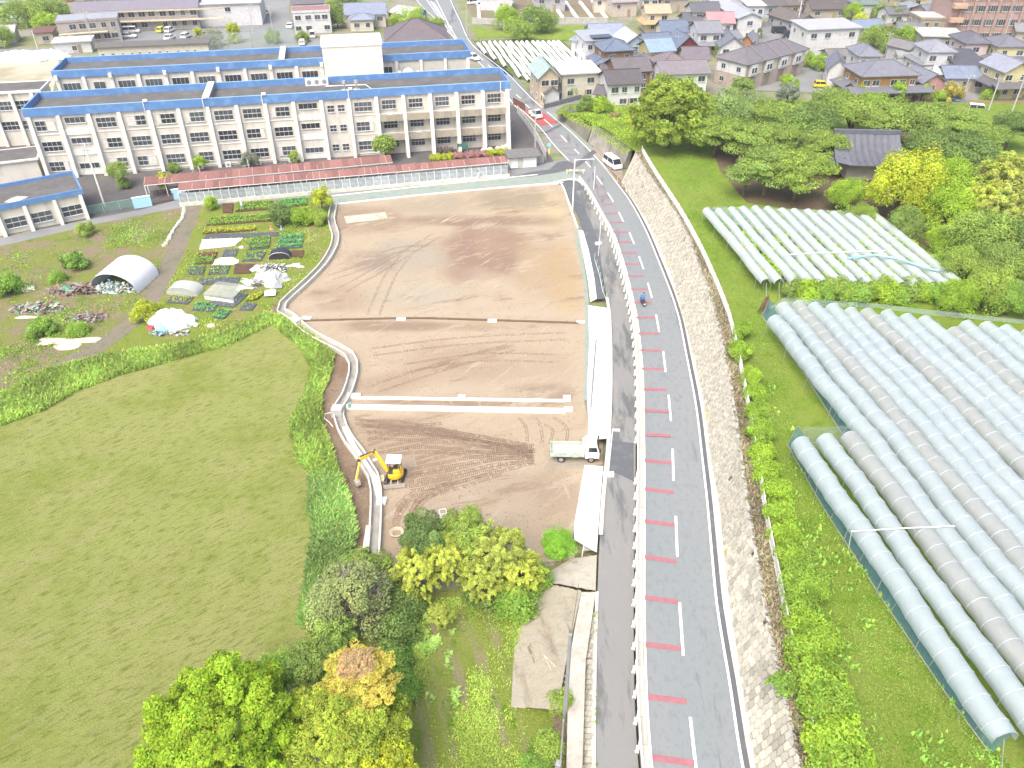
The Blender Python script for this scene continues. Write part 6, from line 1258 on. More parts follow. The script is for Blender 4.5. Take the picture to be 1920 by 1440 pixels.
H('long low dark blue roof behind the yellow house', (1212, 79), (1258, 76), 3.6, 6, 'gable', 1.3, cream, BG, wins=2)
H('low house with blue grey hip gable and dark red wall', (1272, 87), (1308, 85), 3.4, 8, 'gable', 2.2, (150, 62, 66), BG, axis='y', wins=2)
H('cream house with plum brown gable roof left of the brown flats', (1286, 111), (1329, 110), 4.6, 6.5, 'gable', 1.8, cream, (150, 142, 152), wins=1)
H('brown hip roofed house behind the wide white mauve-roofed one', (1240, 126), (1296, 123), 3.8, 8, 'hip', 2.2, cream, (158, 148, 152), wins=2)
H('wide white house with mauve roof behind the camphor tree', (1242, 138), (1328, 135), 5.2, 7, 'gable', 1.6, white, MV, wins=4)
H('long white warehouse with pale grey metal roof', (1385, 34), (1430, 33), 5.8, 34, 'gable', 1.2, white, (214, 220, 228), name='warehouse', cat='warehouse', axis='y', wins=1)
H('white three-storey cube building with light metal roof', (1516, 57), (1613, 53), 7.0, 9, 'shed', .4, white, (225, 228, 235), name='office_building', cat='building', wins=4)
H('white house with faded pink tile roof', (1330, 42), (1376, 42), 4.8, 7.5, 'gable', 1.8, white, (234, 176, 180), wins=2)
H('white two-storey house with plain grey gable roof in the cluster centre', (1310, 61), (1353, 60), 5.4, 7.5, 'gable', 1.8, white, GY, wins=2, skirt=(1.2, 2.6, GY))
H('cream house with wide blue grey roof left of the white grey-roofed one', (1243, 59), (1290, 58), 4.2, 7, 'gable', 1.8, cream, BG, wins=2)
H('peach house with pale orange roof and lower orange porch roof', (1214, 24), (1256, 23), 5.2, 6, 'gable', 1.5, (250, 232, 200), (246, 214, 180), wins=2, skirt=(1.6, 2.7, (240, 206, 150)))
H('white walled house with dark slate roof behind the pink roof', (1300, 22), (1350, 21), 5.0, 7, 'gable', 1.7, white, DG, wins=2)
H('low dark roofed shed left of the pink roofed house', (1286, 39), (1318, 38), 3.0, 6, 'gable', 1.4, grey, DG, wins=1)
H('grey roofed house with broad white front gable', (1352, 86), (1396, 86), 3.2, 9, 'gable', 2.0, white, (150, 156, 172), axis='y', wins=2)
H('small orange wooden gable house by the pointed cypress', (1392, 74), (1410, 76), 3.6, 5, 'gable', 1.2, (212, 158, 104), GY, axis='y', wins=0, door=False)
H('grey roofed extension beside the orange wooden gable', (1372, 72), (1390, 70), 3.2, 5, 'gable', 1.2, white, GY, wins=1)
# brown row flats
t = H('long brown and cream flats with purple grey hip roofs', (1402, 122), (1512, 93), 5.6, 8.5, 'hip', 2.4, (212, 196, 184), (150, 146, 152), name='flats', cat='flats', wins=0, door=False)
a = P(1402, 122, 5.6); b = P(1512, 93, 5.6); a.z = b.z = 0; an, L = frame_of(a, b)
for k in range(4):
    x = L * (k + .5) / 4; MB().box(x - 1.9, x + .6, -.5, -.004, 3.0, 5.5).build('bay', white and wallm(white), t); window(t, x - 1.2, -.56, 3.6, .8, 1.2, 1, 1); window(t, x - .2, -.56, 3.6, .8, 1.2, 1, 1)
    MB().box(x + .8, x + 2.6, -.08, -.004, 3.1, 5.4).build('pale_panel', wallm(cream), t)
    MB().box(x - 1.8, x - .75, -.09, -.005, .1, 2.6).box(x - .6, x + .45, -.09, -.005, .1, 2.6).build('garage_door', mat('garage_brown', (.24, .2, .17), .7), t)
for k in range(1, 4): MB().bar((L * k / 4, -.6, 5.85), (L * k / 4, 4.2, 8.1), .3, .12).build('valley_flashing', mat('copper_flash', (.20, .17, .17), .6), t)
MB().box(-.05, -.003, .3, 8.2, 3.0, 5.55).build('upper_siding', wallm(white), t)
# right hand cluster
H('white house at the top with dark windows left of the light blue warehouse', (1403, 12), (1434, 12), 5.8, 7, 'shed', .3, white, WH, wins=2)
H('pale blue walled shed with dark roof behind the parked cars', (1437, 11), (1478, 9), 3.4, 8, 'gable', 1.4, (222, 232, 245), (130, 126, 126), wins=2)
H('tan house with brown roof next to the pale blue shed', (1480, 9), (1505, 8), 3.4, 6, 'gable', 1.2, tan, (140, 130, 122), wins=1)
H('old brown tiled barn behind the white cube building', (1492, 42), (1532, 38), 2.9, 12, 'gable', 1.6, grey, (140, 132, 124), wins=2, axis='y', name='barn', cat='barn')
H('dark old tiled farmhouse at the top right of centre', (1524, 16), (1588, 15), 3.2, 8, 'gable', 2.2, taupe, (118, 112, 110), wins=3, name='farmhouse')
H('white house with grey green roof', (1604, 9), (1656, 9), 3.8, 8, 'hip', 1.8, white, (146, 168, 156), wins=2)
H('low house with smooth steel blue roof behind the thicket', (1608, 52), (1655, 50), 3.4, 6, 'gable', 1.3, grey, (160, 178, 204), wins=2)
H('low mauve red tin roof next to the steel blue roof', (1642, 57), (1684, 55), 2.8, 5, 'gable', .8, grey, (186, 160, 168), wins=1)
H('grey tile roofed cottage in front of the tan flats', (1688, 57), (1734, 58), 3.2, 7, 'gable', 1.4, cream, (150, 150, 162), wins=2)
H('white gabled house with dark roof at the top right garden', (1668, 26), (1704, 25), 3.6, 6, 'gable', 1.3, white, (140, 140, 148), wins=1)
H('pale grey roofed house above the red tin roof', (1704, 17), (1732, 17), 4.0, 7, 'hip', 1.4, grey, (176, 186, 194), wins=1)
H('small red tin roofed shed in the gardens', (1694, 31), (1722, 30), 2.6, 4, 'gable', .7, white, (170, 92, 90), wins=0, door=False, name='shed', cat='shed')
H('blue roofed house in front of the brick school', (1742, 24), (1768, 22), 4.4, 7, 'gable', 1.4, taupe, (160, 168, 186), wins=2)
H('tan two-storey flats with flat white roof', (1728, 36), (1790, 36), 5.6, 8, 'flat', 0, (196, 184, 160), WH, name='flats', cat='flats', wins=3)
H('taupe house with white corrugated roof strips', (1732, 69), (1808, 71), 4.4, 8, 'shed', .4, taupe, (232, 236, 228), wins=4)
H('pale pink house with dark hip roof', (1812, 82), (1855, 82), 5.6, 8, 'hip', 1.9, (246, 226, 226), (136, 138, 150), wins=1)
H('white two-storey house with light grey hip roof', (1742, 98), (1790, 98), 5.8, 7.5, 'hip', 1.9, white, (186, 190, 202), wins=3)
H('white single-storey front part with grey skirt roof', (1728, 122), (1806, 121), 2.9, 8, 'hip', 1.3, white, (176, 180, 190), wins=4)
H('grey gabled shed left of the white hip roofed house', (1705, 92), (1726, 88), 3.6, 6, 'gable', 1.1, grey, (160, 158, 160), axis='y', wins=1, door=False, name='shed', cat='shed')
H('broad charcoal metal roofed building', (1796, 127), (1850, 128), 3.6, 11, 'shed', 1.4, grey, (112, 114, 124), wins=2, name='workshop', cat='building')
H('yellow house with dark hip roof, the farther of two at the right edge', (1872, 88), (1930, 88), 5.6, 8, 'hip', 1.8, (248, 240, 190), (150, 152, 164), wins=2, skirt=(2.2, 3.0, (140, 142, 152)))
H('yellow house with pale grey upper roof at the right edge by the poles', (1886, 134), (1935, 132), 5.8, 8, 'gable', 1.7, (240, 228, 178), (190, 196, 214), axis='y', wins=2, skirt=(2.4, 3.0, (136, 136, 142)))
H('low slate roof extension left of the yellow house by the poles', (1856, 140), (1884, 141), 3.0, 7, 'gable', 1.3, grey, (160, 160, 170), wins=1)
H('garage row with blue grey roof, brown shutter and white doors', (1776, 145), (1852, 146), 3.0, 7, 'gable', 1.5, (220, 214, 204), (160, 174, 198), wins=3, name='garage', cat='garage')
H('white tin roof store between pink shed and garages', (1752, 137), (1778, 140), 3.2, 6, 'gable', .9, (150, 62, 66), (240, 242, 240), wins=0, door=False, name='shed', cat='shed')
H('pink walled shed with grey gable roof', (1731, 154), (1771, 151), 3.8, 7, 'gable', 1.5, pinkw, (160, 166, 182), axis='y', wins=1, name='shed', cat='shed')
H('large wooden two-storey house with grey hip roofs behind the wood', (1618, 144), (1722, 141), 5.4, 8.5, 'hip', 2.2, (186, 142, 92), (158, 160, 174), skirt=(3.0, 2.9, (148, 150, 162)), wins=6)
H('single-storey tiled wing at the front left of the wooden house', (1584, 162), (1606, 166), 2.8, 5, 'gable', 1.0, (186, 142, 92), (160, 162, 176), axis='y', wins=0, door=False)
H('white plastered storehouse with grey gable left of the wooden house', (1556, 126), (1588, 128), 4.6, 8, 'gable', 1.9, white, (150, 154, 170), axis='y', wins=0, door=False, name='storehouse', cat='storehouse')
H('two-storey house with grey hip roof behind the storehouse', (1612, 106), (1652, 106), 5.2, 7.5, 'hip', 1.9, white, (164, 168, 182), wins=2)
H('low shed with weathered grey roof below the white cube building', (1556, 105), (1596, 104), 2.6, 5, 'gable', .9, grey, (160, 156, 150), wins=0, door=False, name='shed', cat='shed')
H('pale grey carport roof behind the wooden house', (1684, 107), (1716, 109), 2.6, 5, 'flat', 0, grey, (205, 208, 208), wins=0, door=False, name='carport', cat='carport')
H('grey house at the far right edge in front of the brick school', (1908, 58), (1950, 60), 3.6, 7, 'gable', 1.3, taupe, (176, 176, 182), wins=1)
for k, (a, b, h) in enumerate([((1842, 66), (1880, 68), 3.0)]):
    t = thing('storage_tank', 'white rounded storage tank below the brick school', 'tank', P(1862, 72)); MB().tube([(-4.5, 0, 1.5), (-4.2, 0, 1.5), (4.2, 0, 1.5), (4.5, 0, 1.5)], [1.2, 1.6, 1.6, 1.2], 14).build('shell', M_newconc, t, smooth_=True); MB().box(-3, -2.5, -1, 1, 0, .6).box(2.5, 3, -1, 1, 0, .6).build('cradle', M_greyconc, t)
t = H('brick red school building with bands of windows at the top right', (1790, 0), (2010, 0), 10.5, 12, 'flat', 0, (204, 174, 164), GY, name='brick_school', cat='school building', wins=0, door=False, side=False)
a = P(1790, 0, 10.5); b = P(2010, 0, 10.5); L = (b - a).length
for fl in range(3):
    for k in range(9): window(t, 5 + k * L / 9.5, -.05, .9 + fl * 3.4, 3.6, 1.5, 6, 1)
for k in range(10): MB().box(2.2 + k * L / 9.5, 2.8 + k * L / 9.5, -.5, -.004, 0, 10.4).build('pilaster', wallm((204, 174, 164)), t)
for fl in range(3): MB().box(-.3, 3.2, -1.8, -.51, fl * 3.4 + 1.9, fl * 3.4 + 3.0).build('balcony', wallm((236, 200, 170)), t)
# top left
t = H('grey two-storey flats with outside stairs and flat roof', (104, 43), (219, 35), 5.6, 8, 'flat', 0, (204, 196, 190), (200, 208, 222), name='flats', cat='flats', wins=6, door=False, wsize=(1.6, 1.3))
MB().add([(2, -1.5, 2.7), (3, -1.5, 2.7), (8, -1.5, .1), (7, -1.5, .1), (2, -.4, 2.7), (3, -.4, 2.7), (8, -.4, .1), (7, -.4, .1)], [(0, 1, 2, 3), (7, 6, 5, 4), (0, 4, 5, 1), (1, 5, 6, 2), (2, 6, 7, 3), (3, 7, 4, 0)]).build('stair', wallm(cream), t); MB().box(0, 12, -1.5, -.2, 2.7, 2.9).build('walkway', wallm((246, 232, 200)), t)
t = H('long two-storey flats with purple grey roof and cream bands', (138, 22), (368, 14), 5.6, 9, 'gable', 1.6, (208, 202, 196), (166, 162, 176), name='flats', cat='flats', wins=12, door=False, wsize=(1.7, 1.3))
MB().box(.2, 40, -1.4, -.15, 2.6, 2.85).build('walkway', wallm((246, 232, 200)), t); MB().box(.2, 40, -.9, -.72, 5.1, 5.5).build('fascia_band', wallm((246, 232, 200)), t)
H('long white factory hall with plain metal walls', (366, 10), (486, 6), 5.8, 14, 'shed', .5, white, WH, wins=1, name='factory', cat='factory', door=False)
H('white cube house with red roof edge behind the stair tower', (548, 24), (618, 21), 5.6, 7, 'flat', 0, white, (196, 150, 150), wins=4, door=False)
H('grey two-storey flats at the very top beside the street', (548, 8), (606, 5), 5.2, 6, 'gable', 1.0, (196, 190, 188), (140, 138, 142), wins=4, name='flats', cat='flats', door=False)
H('single-storey house with blue grey tile roof, main part', (648, 27), (722, 25), 3.6, 9, 'gable', 2.0, cream, (172, 184, 208), wins=3)
H('front wing of the blue tile roofed house with yellow flower bed', (656, 38), (699, 37), 3.0, 5, 'hip', 1.3, cream, (178, 190, 212), wins=2, door=False)
H('white tent roof with blue flap beside the road', (728, 22), (757, 28), 3.2, 9, 'gable', 1.0, (120, 160, 220), WH, wins=0, door=False, name='tent_hall', cat='tent')
H('brown purple hip roofed pavilion behind the rear school block', (724, 80), (840, 76), 3.8, 14, 'hip', 4.0, taupe, (142, 132, 138), name='pavilion', cat='pavilion', wins=3)
t = H('low white row of storerooms with small windows behind the rear school block', (182, 91), (389, 82), 2.9, 4, 'shed', .3, cream, (140, 136, 132), name='storeroom_row', cat='storerooms', wins=12, door=False, wsize=(.7, .6))
H('small white canopy building at the left of the storeroom row', (100, 82), (168, 78), 2.6, 5, 'shed', .3, white, WH, name='canopy', cat='canopy', wins=1)
H('beige shed with rusty roof left of the grey flats', (64, 63), (97, 61), 2.8, 6, 'shed', .3, (218, 210, 190), (150, 110, 100), name='shed', cat='shed', wins=1)
H('white shed at the left edge by the street', (-8, 62), (24, 60), 2.8, 6, 'gable', 1.0, grey, WH, name='shed', cat='shed', wins=1)
H('white industrial hall at the top left corner', (-30, 0), (32, -2), 5, 12, 'flat', 0, (222, 232, 242), WH, wins=1, name='factory', cat='factory', door=False)
H('cream hall at the top left beside the red car', (12, 4), (78, 0), 4.2, 12, 'flat', 0, cream, WH, wins=1, name='factory', cat='factory', door=False)
for k, (a, b, c, d, col_, rc) in enumerate([(1115, -4, 1160, -4, cream, (222, 214, 200)), (1150, 4, 1195, 2, (236, 222, 205), (200, 190, 190)), (1240, -4, 1290, -5, taupe, (170, 180, 200)), (1205, -4, 1236, -4, white, (190, 200, 214)), (1440, -6, 1480, -6, white, (150, 150, 156)), (1590, -8, 1640, -8, grey, (150, 160, 180)), (1680, -4, 1740, -5, (240, 226, 180), (236, 226, 190)), (900, -8, 960, -8, white, (210, 214, 222)), (1000, -6, 1060, -6, grey, (130, 128, 134))]):
    H(['cream house at the top edge left of the peach house', 'pale brown house left of the peach house', 'taupe house with pale blue roof at the top edge', 'white house cut by the top edge above the peach house', 'white house cut by the top edge by the warehouse end', 'grey house cut by the top edge above the green roof', 'pale yellow hall at the top edge left of the brick school', 'white low house at the top edge above the blue tarpaulin', 'dark roofed house at the top edge above the soil plots'][k], (a, b), (c, d), 4.2, 7, 'gable', 1.4, col_, rc, wins=2)
# solar panels, temple
t = thing('solar_array', 'dark solar panels on the slanted roof of the modern white house', 'solar panels', P(1112, 74, 6.5), frame_of(P(1098, 78, 6), P(1152, 75, 6))[0])
for k in range(5): MB().box(k * 1.02, k * 1.02 + .98, 0, 3.2, .30, .36).build('panel', mat('solar_cell', (.04, .05, .08), .2, .1), t)
TL, TR = P(1585, 300, lambda y: zplat(y) + 3.4), P(1682, 302, lambda y: zplat(y) + 3.4); zt0 = zplat(TL.y); TL.z = TR.z = zt0; an, L = frame_of(TL, TR)
t = thing('temple', 'old temple with curved grey tiled roof standing in the wood', 'temple', TL, an)
MB().box(1, L - 1, 1, 8, 0, 3.4).build('wall', wallm((226, 222, 214)), t)
prof = [(-1.4, 3.0), (.3, 3.35), (1.8, 3.95), (3.3, 4.9), (4.5, 6.1)]; V = []; nx = 14
for i in range(nx + 1):
    fx = i / nx; ends = abs(fx - .5) * 2
    for j, (y, z) in enumerate(prof): V.append((-1 + (L + 2) * fx + (fx - .5) * (4 - j) * .35 * (1 if ends > .9 else 0), y, z + (ends ** 4) * .5 * (1 - j / 5)))
F = [(i * 5 + j, (i + 1) * 5 + j, (i + 1) * 5 + j + 1, i * 5 + j + 1) for i in range(nx) for j in range(4)]
MB().add(V, F).add([(x, 9.0 - y, z) for x, y, z in V], F).build('roof', mat('temple_tiles', (.135, .145, .175), .6, .15, 1, 0, wave=('X', 1.6, .35)), t, smooth_=True)
rt = MB()
for k in range(40): x = -.9 + (L + 1.8) * k / 39; rt.tube([(x, y, z + .05) for y, z in prof], .07, 5, False)
o = rt.build('tile_ribs', MATS['temple_tiles'], t); o['kind'] = 'stuff'
MB().box(-1.2, L + 1.2, 4.25, 4.75, 6.0, 6.6).build('ridge', MATS['temple_tiles'], t); MB().add([(.6, 1.9, 4.0), (.6, 7.1, 4.0), (.6, 4.5, 5.9)], [(0, 1, 2)]).build('gable_board', wallm(white), t)
MB().add([(-2.6, -1.0, 2.9), (.2, .3, 3.7), (.2, 8.7, 3.7), (-2.6, 10, 3.0), (-1, -.9, 3.2)], [(0, 1, 2, 3)]).build('side_roof', MATS['temple_tiles'], t)
# road side wall with openings
a, b = P(996, 176), P(1019, 203); an, L = frame_of(a, b); t = thing('roadside_wall', 'cream roadside wall with arched openings below the teal roofed house', 'wall', a, an)
mb = MB()
for k in range(7): x = k * L / 7; mb.box(x, x + .35, 0, .25, 0, 2.0)
mb.box(0, L, -.01, .26, 2.001, 2.5).box(0, L, -.01, .26, 0, .7).build('wall', wallm((250, 240, 210)), t)
a, b = P(1021, 205), P(1098, 184); an, L = frame_of(a, b); t = thing('stone_wall', 'low dark stone garden wall along the side street', 'wall', a, an); MB().box(0, L, 0, .3, 0, 1.0).build('wall', mat('dark_stone', (.16, .16, .17), .95, .4, 2, .6), t)
# ================================================================ VEHICLES AND PEOPLE
def paint(name, c): return mat('paint_' + name, c, .3, .03, 1, 0)
def wheel(t, x, y, r, w, name='wheel'):
    o = MB().tube([(0, -w / 2, 0), (0, w / 2, 0)], r, 16).build(name, M_dark, t, bev=.01); o.location = (x, y, r)
    MB().tube([(0, -w / 2 - .012, 0), (0, w / 2 + .012, 0)], r * .58, 12).build('rim', M_steel, o); return o
def car(label, px, py, rz, color, kind='hatch', z=0.0, group=None, cat='car', name='parked_car'):
    """local +x is the front of the car"""
    t = thing(name, label, cat, P(px, py, z), R(rz), group)
    Lc, W, Hh = dict(hatch=(3.7, 1.55, 1.5), sedan=(4.4, 1.7, 1.42), van=(3.5, 1.5, 1.85), mini=(4.5, 1.7, 1.8), pick=(3.4, 1.45, 1.75))[kind]
    h = Lc / 2
    if kind == 'sedan': prof = [(-h, .3), (-h, .85), (-h * .72, .92), (h * .42, .9), (h * .92, .72), (h, .5), (h, .28)]; gl = [(-h * .72, .92), (-h * .42, Hh - .03), (h * .12, Hh - .03), (h * .45, .9)]
    elif kind == 'hatch': prof = [(-h, .3), (-h, .9), (h * .5, .92), (h * .92, .75), (h, .5), (h, .28)]; gl = [(-h * .97, .9), (-h * .8, Hh - .03), (h * .15, Hh - .03), (h * .55, .9)]
    elif kind in ('van', 'mini'): prof = [(-h, .3), (-h, 1.0), (h * .8, 1.0), (h * .97, .8), (h, .5), (h, .28)]; gl = [(-h * .98, 1.0), (-h * .93, Hh - .04), (h * .55, Hh - .04), (h * .84, 1.0)]
    else: prof = [(-h, .45), (-h, .75), (h * .1, .75), (h * .1, 1.0), (h * .8, 1.0), (h, .7), (h, .28), (h * .1, .3)]; gl = [(h * .1, 1.0), (h * .13, Hh - .04), (h * .6, Hh - .04), (h * .82, 1.0)]
    p = paint('%d_%d_%d' % tuple(int(x * 99) for x in color), color)
    MB().prism(prof, -W / 2, W / 2).build('body', p, t, bev=.06)
    g = MB(); n = len(gl); wi = W / 2 - .05; wo = W / 2 - .16; ys = [wi, wo, wo, wi]
    g.add([(x, -y, z_) for (x, z_), y in zip(gl, ys)] + [(x, y, z_) for (x, z_), y in zip(gl, ys)], [(0, 1, 2, 3), (7, 6, 5, 4)] + [(i, i + 4, (i + 1) % 4 + 4, (i + 1) % 4) for i in range(4)]); g.build('glasshouse', M_carglass, t)
    MB().box(gl[1][0] - .05, gl[2][0] + .06, -wo - .03, wo + .03, Hh - .08, Hh).build('roof', p, t, bev=.03)
    for s in (-1, 1):
        for i, (x0, x1) in enumerate(((gl[1][0], gl[0][0]), (gl[2][0], gl[3][0]), (((gl[1][0] + gl[2][0]) / 2,) * 2))):
            MB().bar((x0, s * (wo + .015), Hh - .06), (x1, s * (wi + .02), gl[0][1]), .07, .05).build('pillar', p, t)
        MB().box(h - .05, h + .01, s * (W / 2 - .28) - .14, s * (W / 2 - .28) + .14, .58, .74).build('headlight', M_lamp, t); MB().box(-h - .01, -h + .04, s * (W / 2 - .16) - .08, s * (W / 2 - .16) + .08, .7, .92).build('tail_light', M_red, t)
        for x in (-h * .62, h * .62): wheel(t, x, s * (W / 2 - .09), .29, .18)
    if kind == 'pick':
        for y0, y1 in ((-W / 2, -W / 2 + .04), (W / 2 - .04, W / 2)): MB().box(-h, h * .08, y0, y1, .755, 1.02).build('bed_side', p, t)
        MB().box(-h, -h + .04, -W / 2 + .045, W / 2 - .045, .755, 1.02).build('tailgate', p, t)
    MB().box(h, h + .03, -.35, .35, .34, .46).build('number_plate', M_newconc, t)
    return t
car('white minivan parked nose-in on the gravel pad under the stained wall', 1148, 312, -68, (.8, .8, .8), 'mini', zroad)
t = car('white kei truck with green load driving over the red road surface', 1004, 220, -62, (.78, .8, .78), 'pick', zroad, name='moving_truck', cat='small truck')
mb = MB()
for k in range(10): x, y = rnd.uniform(-1.4, -.2), rnd.uniform(-.5, .3); mb.box(x, x + .35, y, y + .3, .78, 1.1 + rnd.uniform(0, .25))
mb.build('load', mat('green_load', (.12, .42, .25), .7, .5, 4), t)['kind'] = 'stuff'
car('bright yellow car parked alone near the brown flats', 1540, 164, -6, (.82, .58, .02), 'hatch')
car('white kei van parked beside the brown field under the poles', 1830, 212, -20, (.8, .8, .8), 'van')
car('black van in the lot left of the white cube building, farther one', 1461, 62, 5, (.03, .035, .045), 'mini'); car('black van in the lot left of the white cube building, nearer one', 1480, 70, 185, (.03, .035, .045), 'mini')
for i, (a, b, rz, c, k, tx) in enumerate([(304, 60, 80, (.62, .75, .05), 'hatch', 'lime green car parked in front of the long flats'), (319, 60, 80, (.78, .78, .78), 'hatch', 'white car next to the lime green one'), (247, 62, 10, (.8, .8, .8), 'mini', 'white minivan nearest the grey flats'), (241, 71, 8, (.75, .76, .78), 'sedan', 'silver car in front of the white minivan by the grey flats'), (319, 74, 85, (.8, .8, .8), 'sedan', 'white car on the near side of the school car park'), (350, 71, 80, (.78, .8, .78), 'hatch', 'small white car half hidden behind a shrub in the car park'), (380, 70, 80, (.7, .72, .74), 'hatch', 'silver car at the right end of the near car row'), (418, 47, 5, (.8, .74, .5), 'sedan', 'cream coloured car alone in the second car park'), (497, 28, 75, (.8, .8, .8), 'hatch', 'white car beside the factory hall end'), (568, 84, 95, (.8, .8, .8), 'hatch', 'white car behind the stair tower left'), (587, 70, 100, (.8, .8, .8), 'van', 'white van behind the stair tower'), (127, 2, 0, (.6, .03, .12), 'sedan', 'red car at the top left corner'), (170, 1, 0, (.8, .8, .8), 'sedan', 'white car right of the red one at the top'), (1145, 10, 0, (.8, .8, .8), 'van', 'white van left of the peach house'), (1204, 11, 60, (.8, .8, .8), 'van', 'white van parked behind the peach house'), (1437, 28, 10, (.8, .8, .8), 'sedan', 'white car in the row by the pale blue shed'), (1448, 31, 12, (.8, .8, .8), 'van', 'white van in the row by the pale blue shed'), (1459, 29, 12, (.35, .7, .75), 'hatch', 'turquoise car by the pale blue shed'), (1700, 119, 10, (.1, .42, .48), 'hatch', 'teal car under the pale carport'), (1686, 69, 10, (.8, .8, .8), 'van', 'white van in the thicket'), (1688, 80, 10, (.8, .8, .8), 'sedan', 'white car below the van in the thicket'), (886, 8, 40, (.8, .8, .8), 'van', 'white van beside the road at the top'), (898, 12, 100, (.8, .8, .8), 'hatch', 'white car near the blue tarpaulin'), (888, 112, -55, (.8, .8, .8), 'hatch', 'white car half hidden right of the rear school block'), (545, 52, 90, (.8, .8, .8), 'sedan', 'white car in the street left of the cube house'), (680, 76, 10, (.1, .1, .12), 'sedan', 'dark car beside the brown pavilion')]):
    car(tx, a, b, rz, c, k)
# dump truck
t = thing('dump_truck', 'small white dump truck with empty green bed at the lot entrance', 'dump truck', P(1077, 857, .05), R(-1))
pw = paint('truck_white', (.80, .80, .80)); gb = mat('bed_green', (.42, .50, .42), .7, .2, 2, .1, dirt=(.3, .3, .24)); bi = mat('bed_inside', (.42, .42, .38), .85, .25, 1.5, .2, dirt=(.62, .60, .54))
MB().box(-2.3, 2.2, -.35, .35, .45, .62).build('chassis', M_black, t)
MB().prism([(.95, .6), (.95, 2.05), (1.15, 2.12), (2.05, 2.08), (2.28, 1.45), (2.34, 1.2), (2.34, .5), (.95, .5)], -.83, .83).build('cab', pw, t, bev=.06)
MB().add([(2.11, -.68, 2.0), (2.11, .68, 2.0), (2.315, .72, 1.38), (2.315, -.72, 1.38)], [(0, 1, 2, 3)]).build('windscreen', M_carglass, t)
for s in (-1, 1):
    MB().add([(1.25, s * .842, 1.4), (2.12, s * .842, 1.4), (1.98, s * .842, 1.95), (1.25, s * .842, 1.95)], [(0, 1, 2, 3)]).build('side_window', M_carglass, t)
    MB().box(2.34, 2.37, s * .6 - .15, s * .6 + .15, .8, .98).build('headlight', M_lamp, t); o = MB().box(2.25, 2.4, s * 1.0 - .08, s * 1.0 + .08, 1.55, 1.85).build('mirror', M_black, t); MB().bar((2.2, s * .83, 1.9), (2.3, s * 1.0, 1.85), .03).build('mirror_arm', M_black, o)
    MB().box(1.18, 1.2, s * .845 - .004, s * .845 + .004, .7, 2.0).build('door_seam', M_black, t)
    wheel(t, 1.55, s * .72, .36, .22); wheel(t, -1.35, s * .68, .36, .3)
    MB().box(-2.35, .78, s * .85 - .03, s * .85 + .03, .82, 1.28).build('bed_side', gb, t)
    for x in (-1.9, -1.1, -.3, .5): MB().box(x - .03, x + .03, s * .9 - .02, s * .9 + .02, .82, 1.27).build('rib', gb, t)
MB().box(-2.35, .78, -.82, .82, .72, .82).build('bed_floor', bi, t)
MB().box(-2.4, -2.351, -.85, .85, .82, 1.28).build('tailgate', gb, t); MB().box(.781, .86, -.88, .88, .8, 1.75).build('headboard', pw, t)
MB().box(-.3, .3, -.62, -.36, .42, .75).build('fuel_tank', M_steel, t); MB().box(2.34, 2.42, -.8, .8, .42, .62).build('bumper', M_grey, t); MB().box(1.3, 1.9, -.5, .5, 2.10, 2.16).build('roof_deflector', pw, t)
# excavator
ex = thing('excavator', 'yellow mini excavator with white canopy reaching into the channel', 'excavator', P(742, 898, .05), R(0))
ye = paint('digger_yellow', (.78, .47, .03)); dk = mat('digger_dark', (.07, .065, .06), .7, .3, 3, .2); st = mat('blade_steel', (.33, .29, .25), .7, .2, 2, .1)
for s in (-1, 1):
    tr = MB().prism([(-.95, .2), (-.85, .04), (.85, .04), (.95, .2), (.95, .38), (.82, .5), (-.82, .5), (-.95, .38)], -.16, .16).build('crawler_track', dk, ex); tr.rotation_euler.z = R(80); tr.location = (s * .68, 0, 0)
    for k in range(10): o = MB().box(-.17, .17, -.05, .05, 0, .05).build('track_shoe', M_dark, tr); o.location = (-.82 + k * .18, 0, .5); o.rotation_euler.z = R(90)
MB().box(-.5, .5, -.6, .6, .25, .5).build('undercarriage', dk, ex)
o = MB().prism([(-1.0, .1), (1.0, .1), (1.0, .5), (-1.0, .5)], -.06, .06).build('dozer_blade', st, ex); o.location = (.05, -1.35, 0); o.rotation_euler = (R(-14), 0, R(8))
MB().bar((-.3, -.6, .4), (-.3, -1.3, .35), .12).bar((.35, -.6, .4), (.35, -1.25, .35), .12).build('blade_arms', st, ex)
MB().tube([(0, 0, .5), (0, 0, .62)], .5, 20).build('slew_ring', dk, ex)
hs = MB(); pts = [(math.cos(R(a)) * .82, math.sin(R(a)) * .82) for a in range(-130, 61, 15)] + [(-.35, .75), (-.6, .5), (-.6, -.5)]
hs.add([(x, y, .64) for x, y in pts] + [(x, y, 1.05) for x, y in pts], [tuple(range(len(pts)))[::-1], tuple(range(len(pts), 2 * len(pts)))] + [(i, (i + 1) % len(pts), (i + 1) % len(pts) + len(pts), i + len(pts)) for i in range(len(pts))]); hs.build('counterweight_body', ye, ex, bev=.03)
MB().box(-.1, .62, -.55, .35, 1.052, 1.45).build('engine_cover', ye, ex, bev=.06); MB().box(-.55, -.1, -.5, .5, 1.052, 1.1).build('floor', dk, ex)
MB().box(-.1, .32, -.25, .25, 1.452, 1.6).box(.22, .34, -.25, .25, 1.601, 2.0).build('seat', M_black, ex, bev=.03)
for x, y in ((-.5, .48), (-.5, -.48), (.55, .48), (.55, -.48)): MB().bar((x, y, 1.06), (x, y, 2.45), .06).build('canopy_post', dk, ex)
MB().box(-.68, .72, -.62, .62, 2.45, 2.55).build('canopy', pw, ex, bev=.05)
MB().box(-.5, -.42, .1, .16, 1.1, 1.55).box(-.5, -.42, -.16, -.1, 1.1, 1.55).build('levers', M_black, ex)
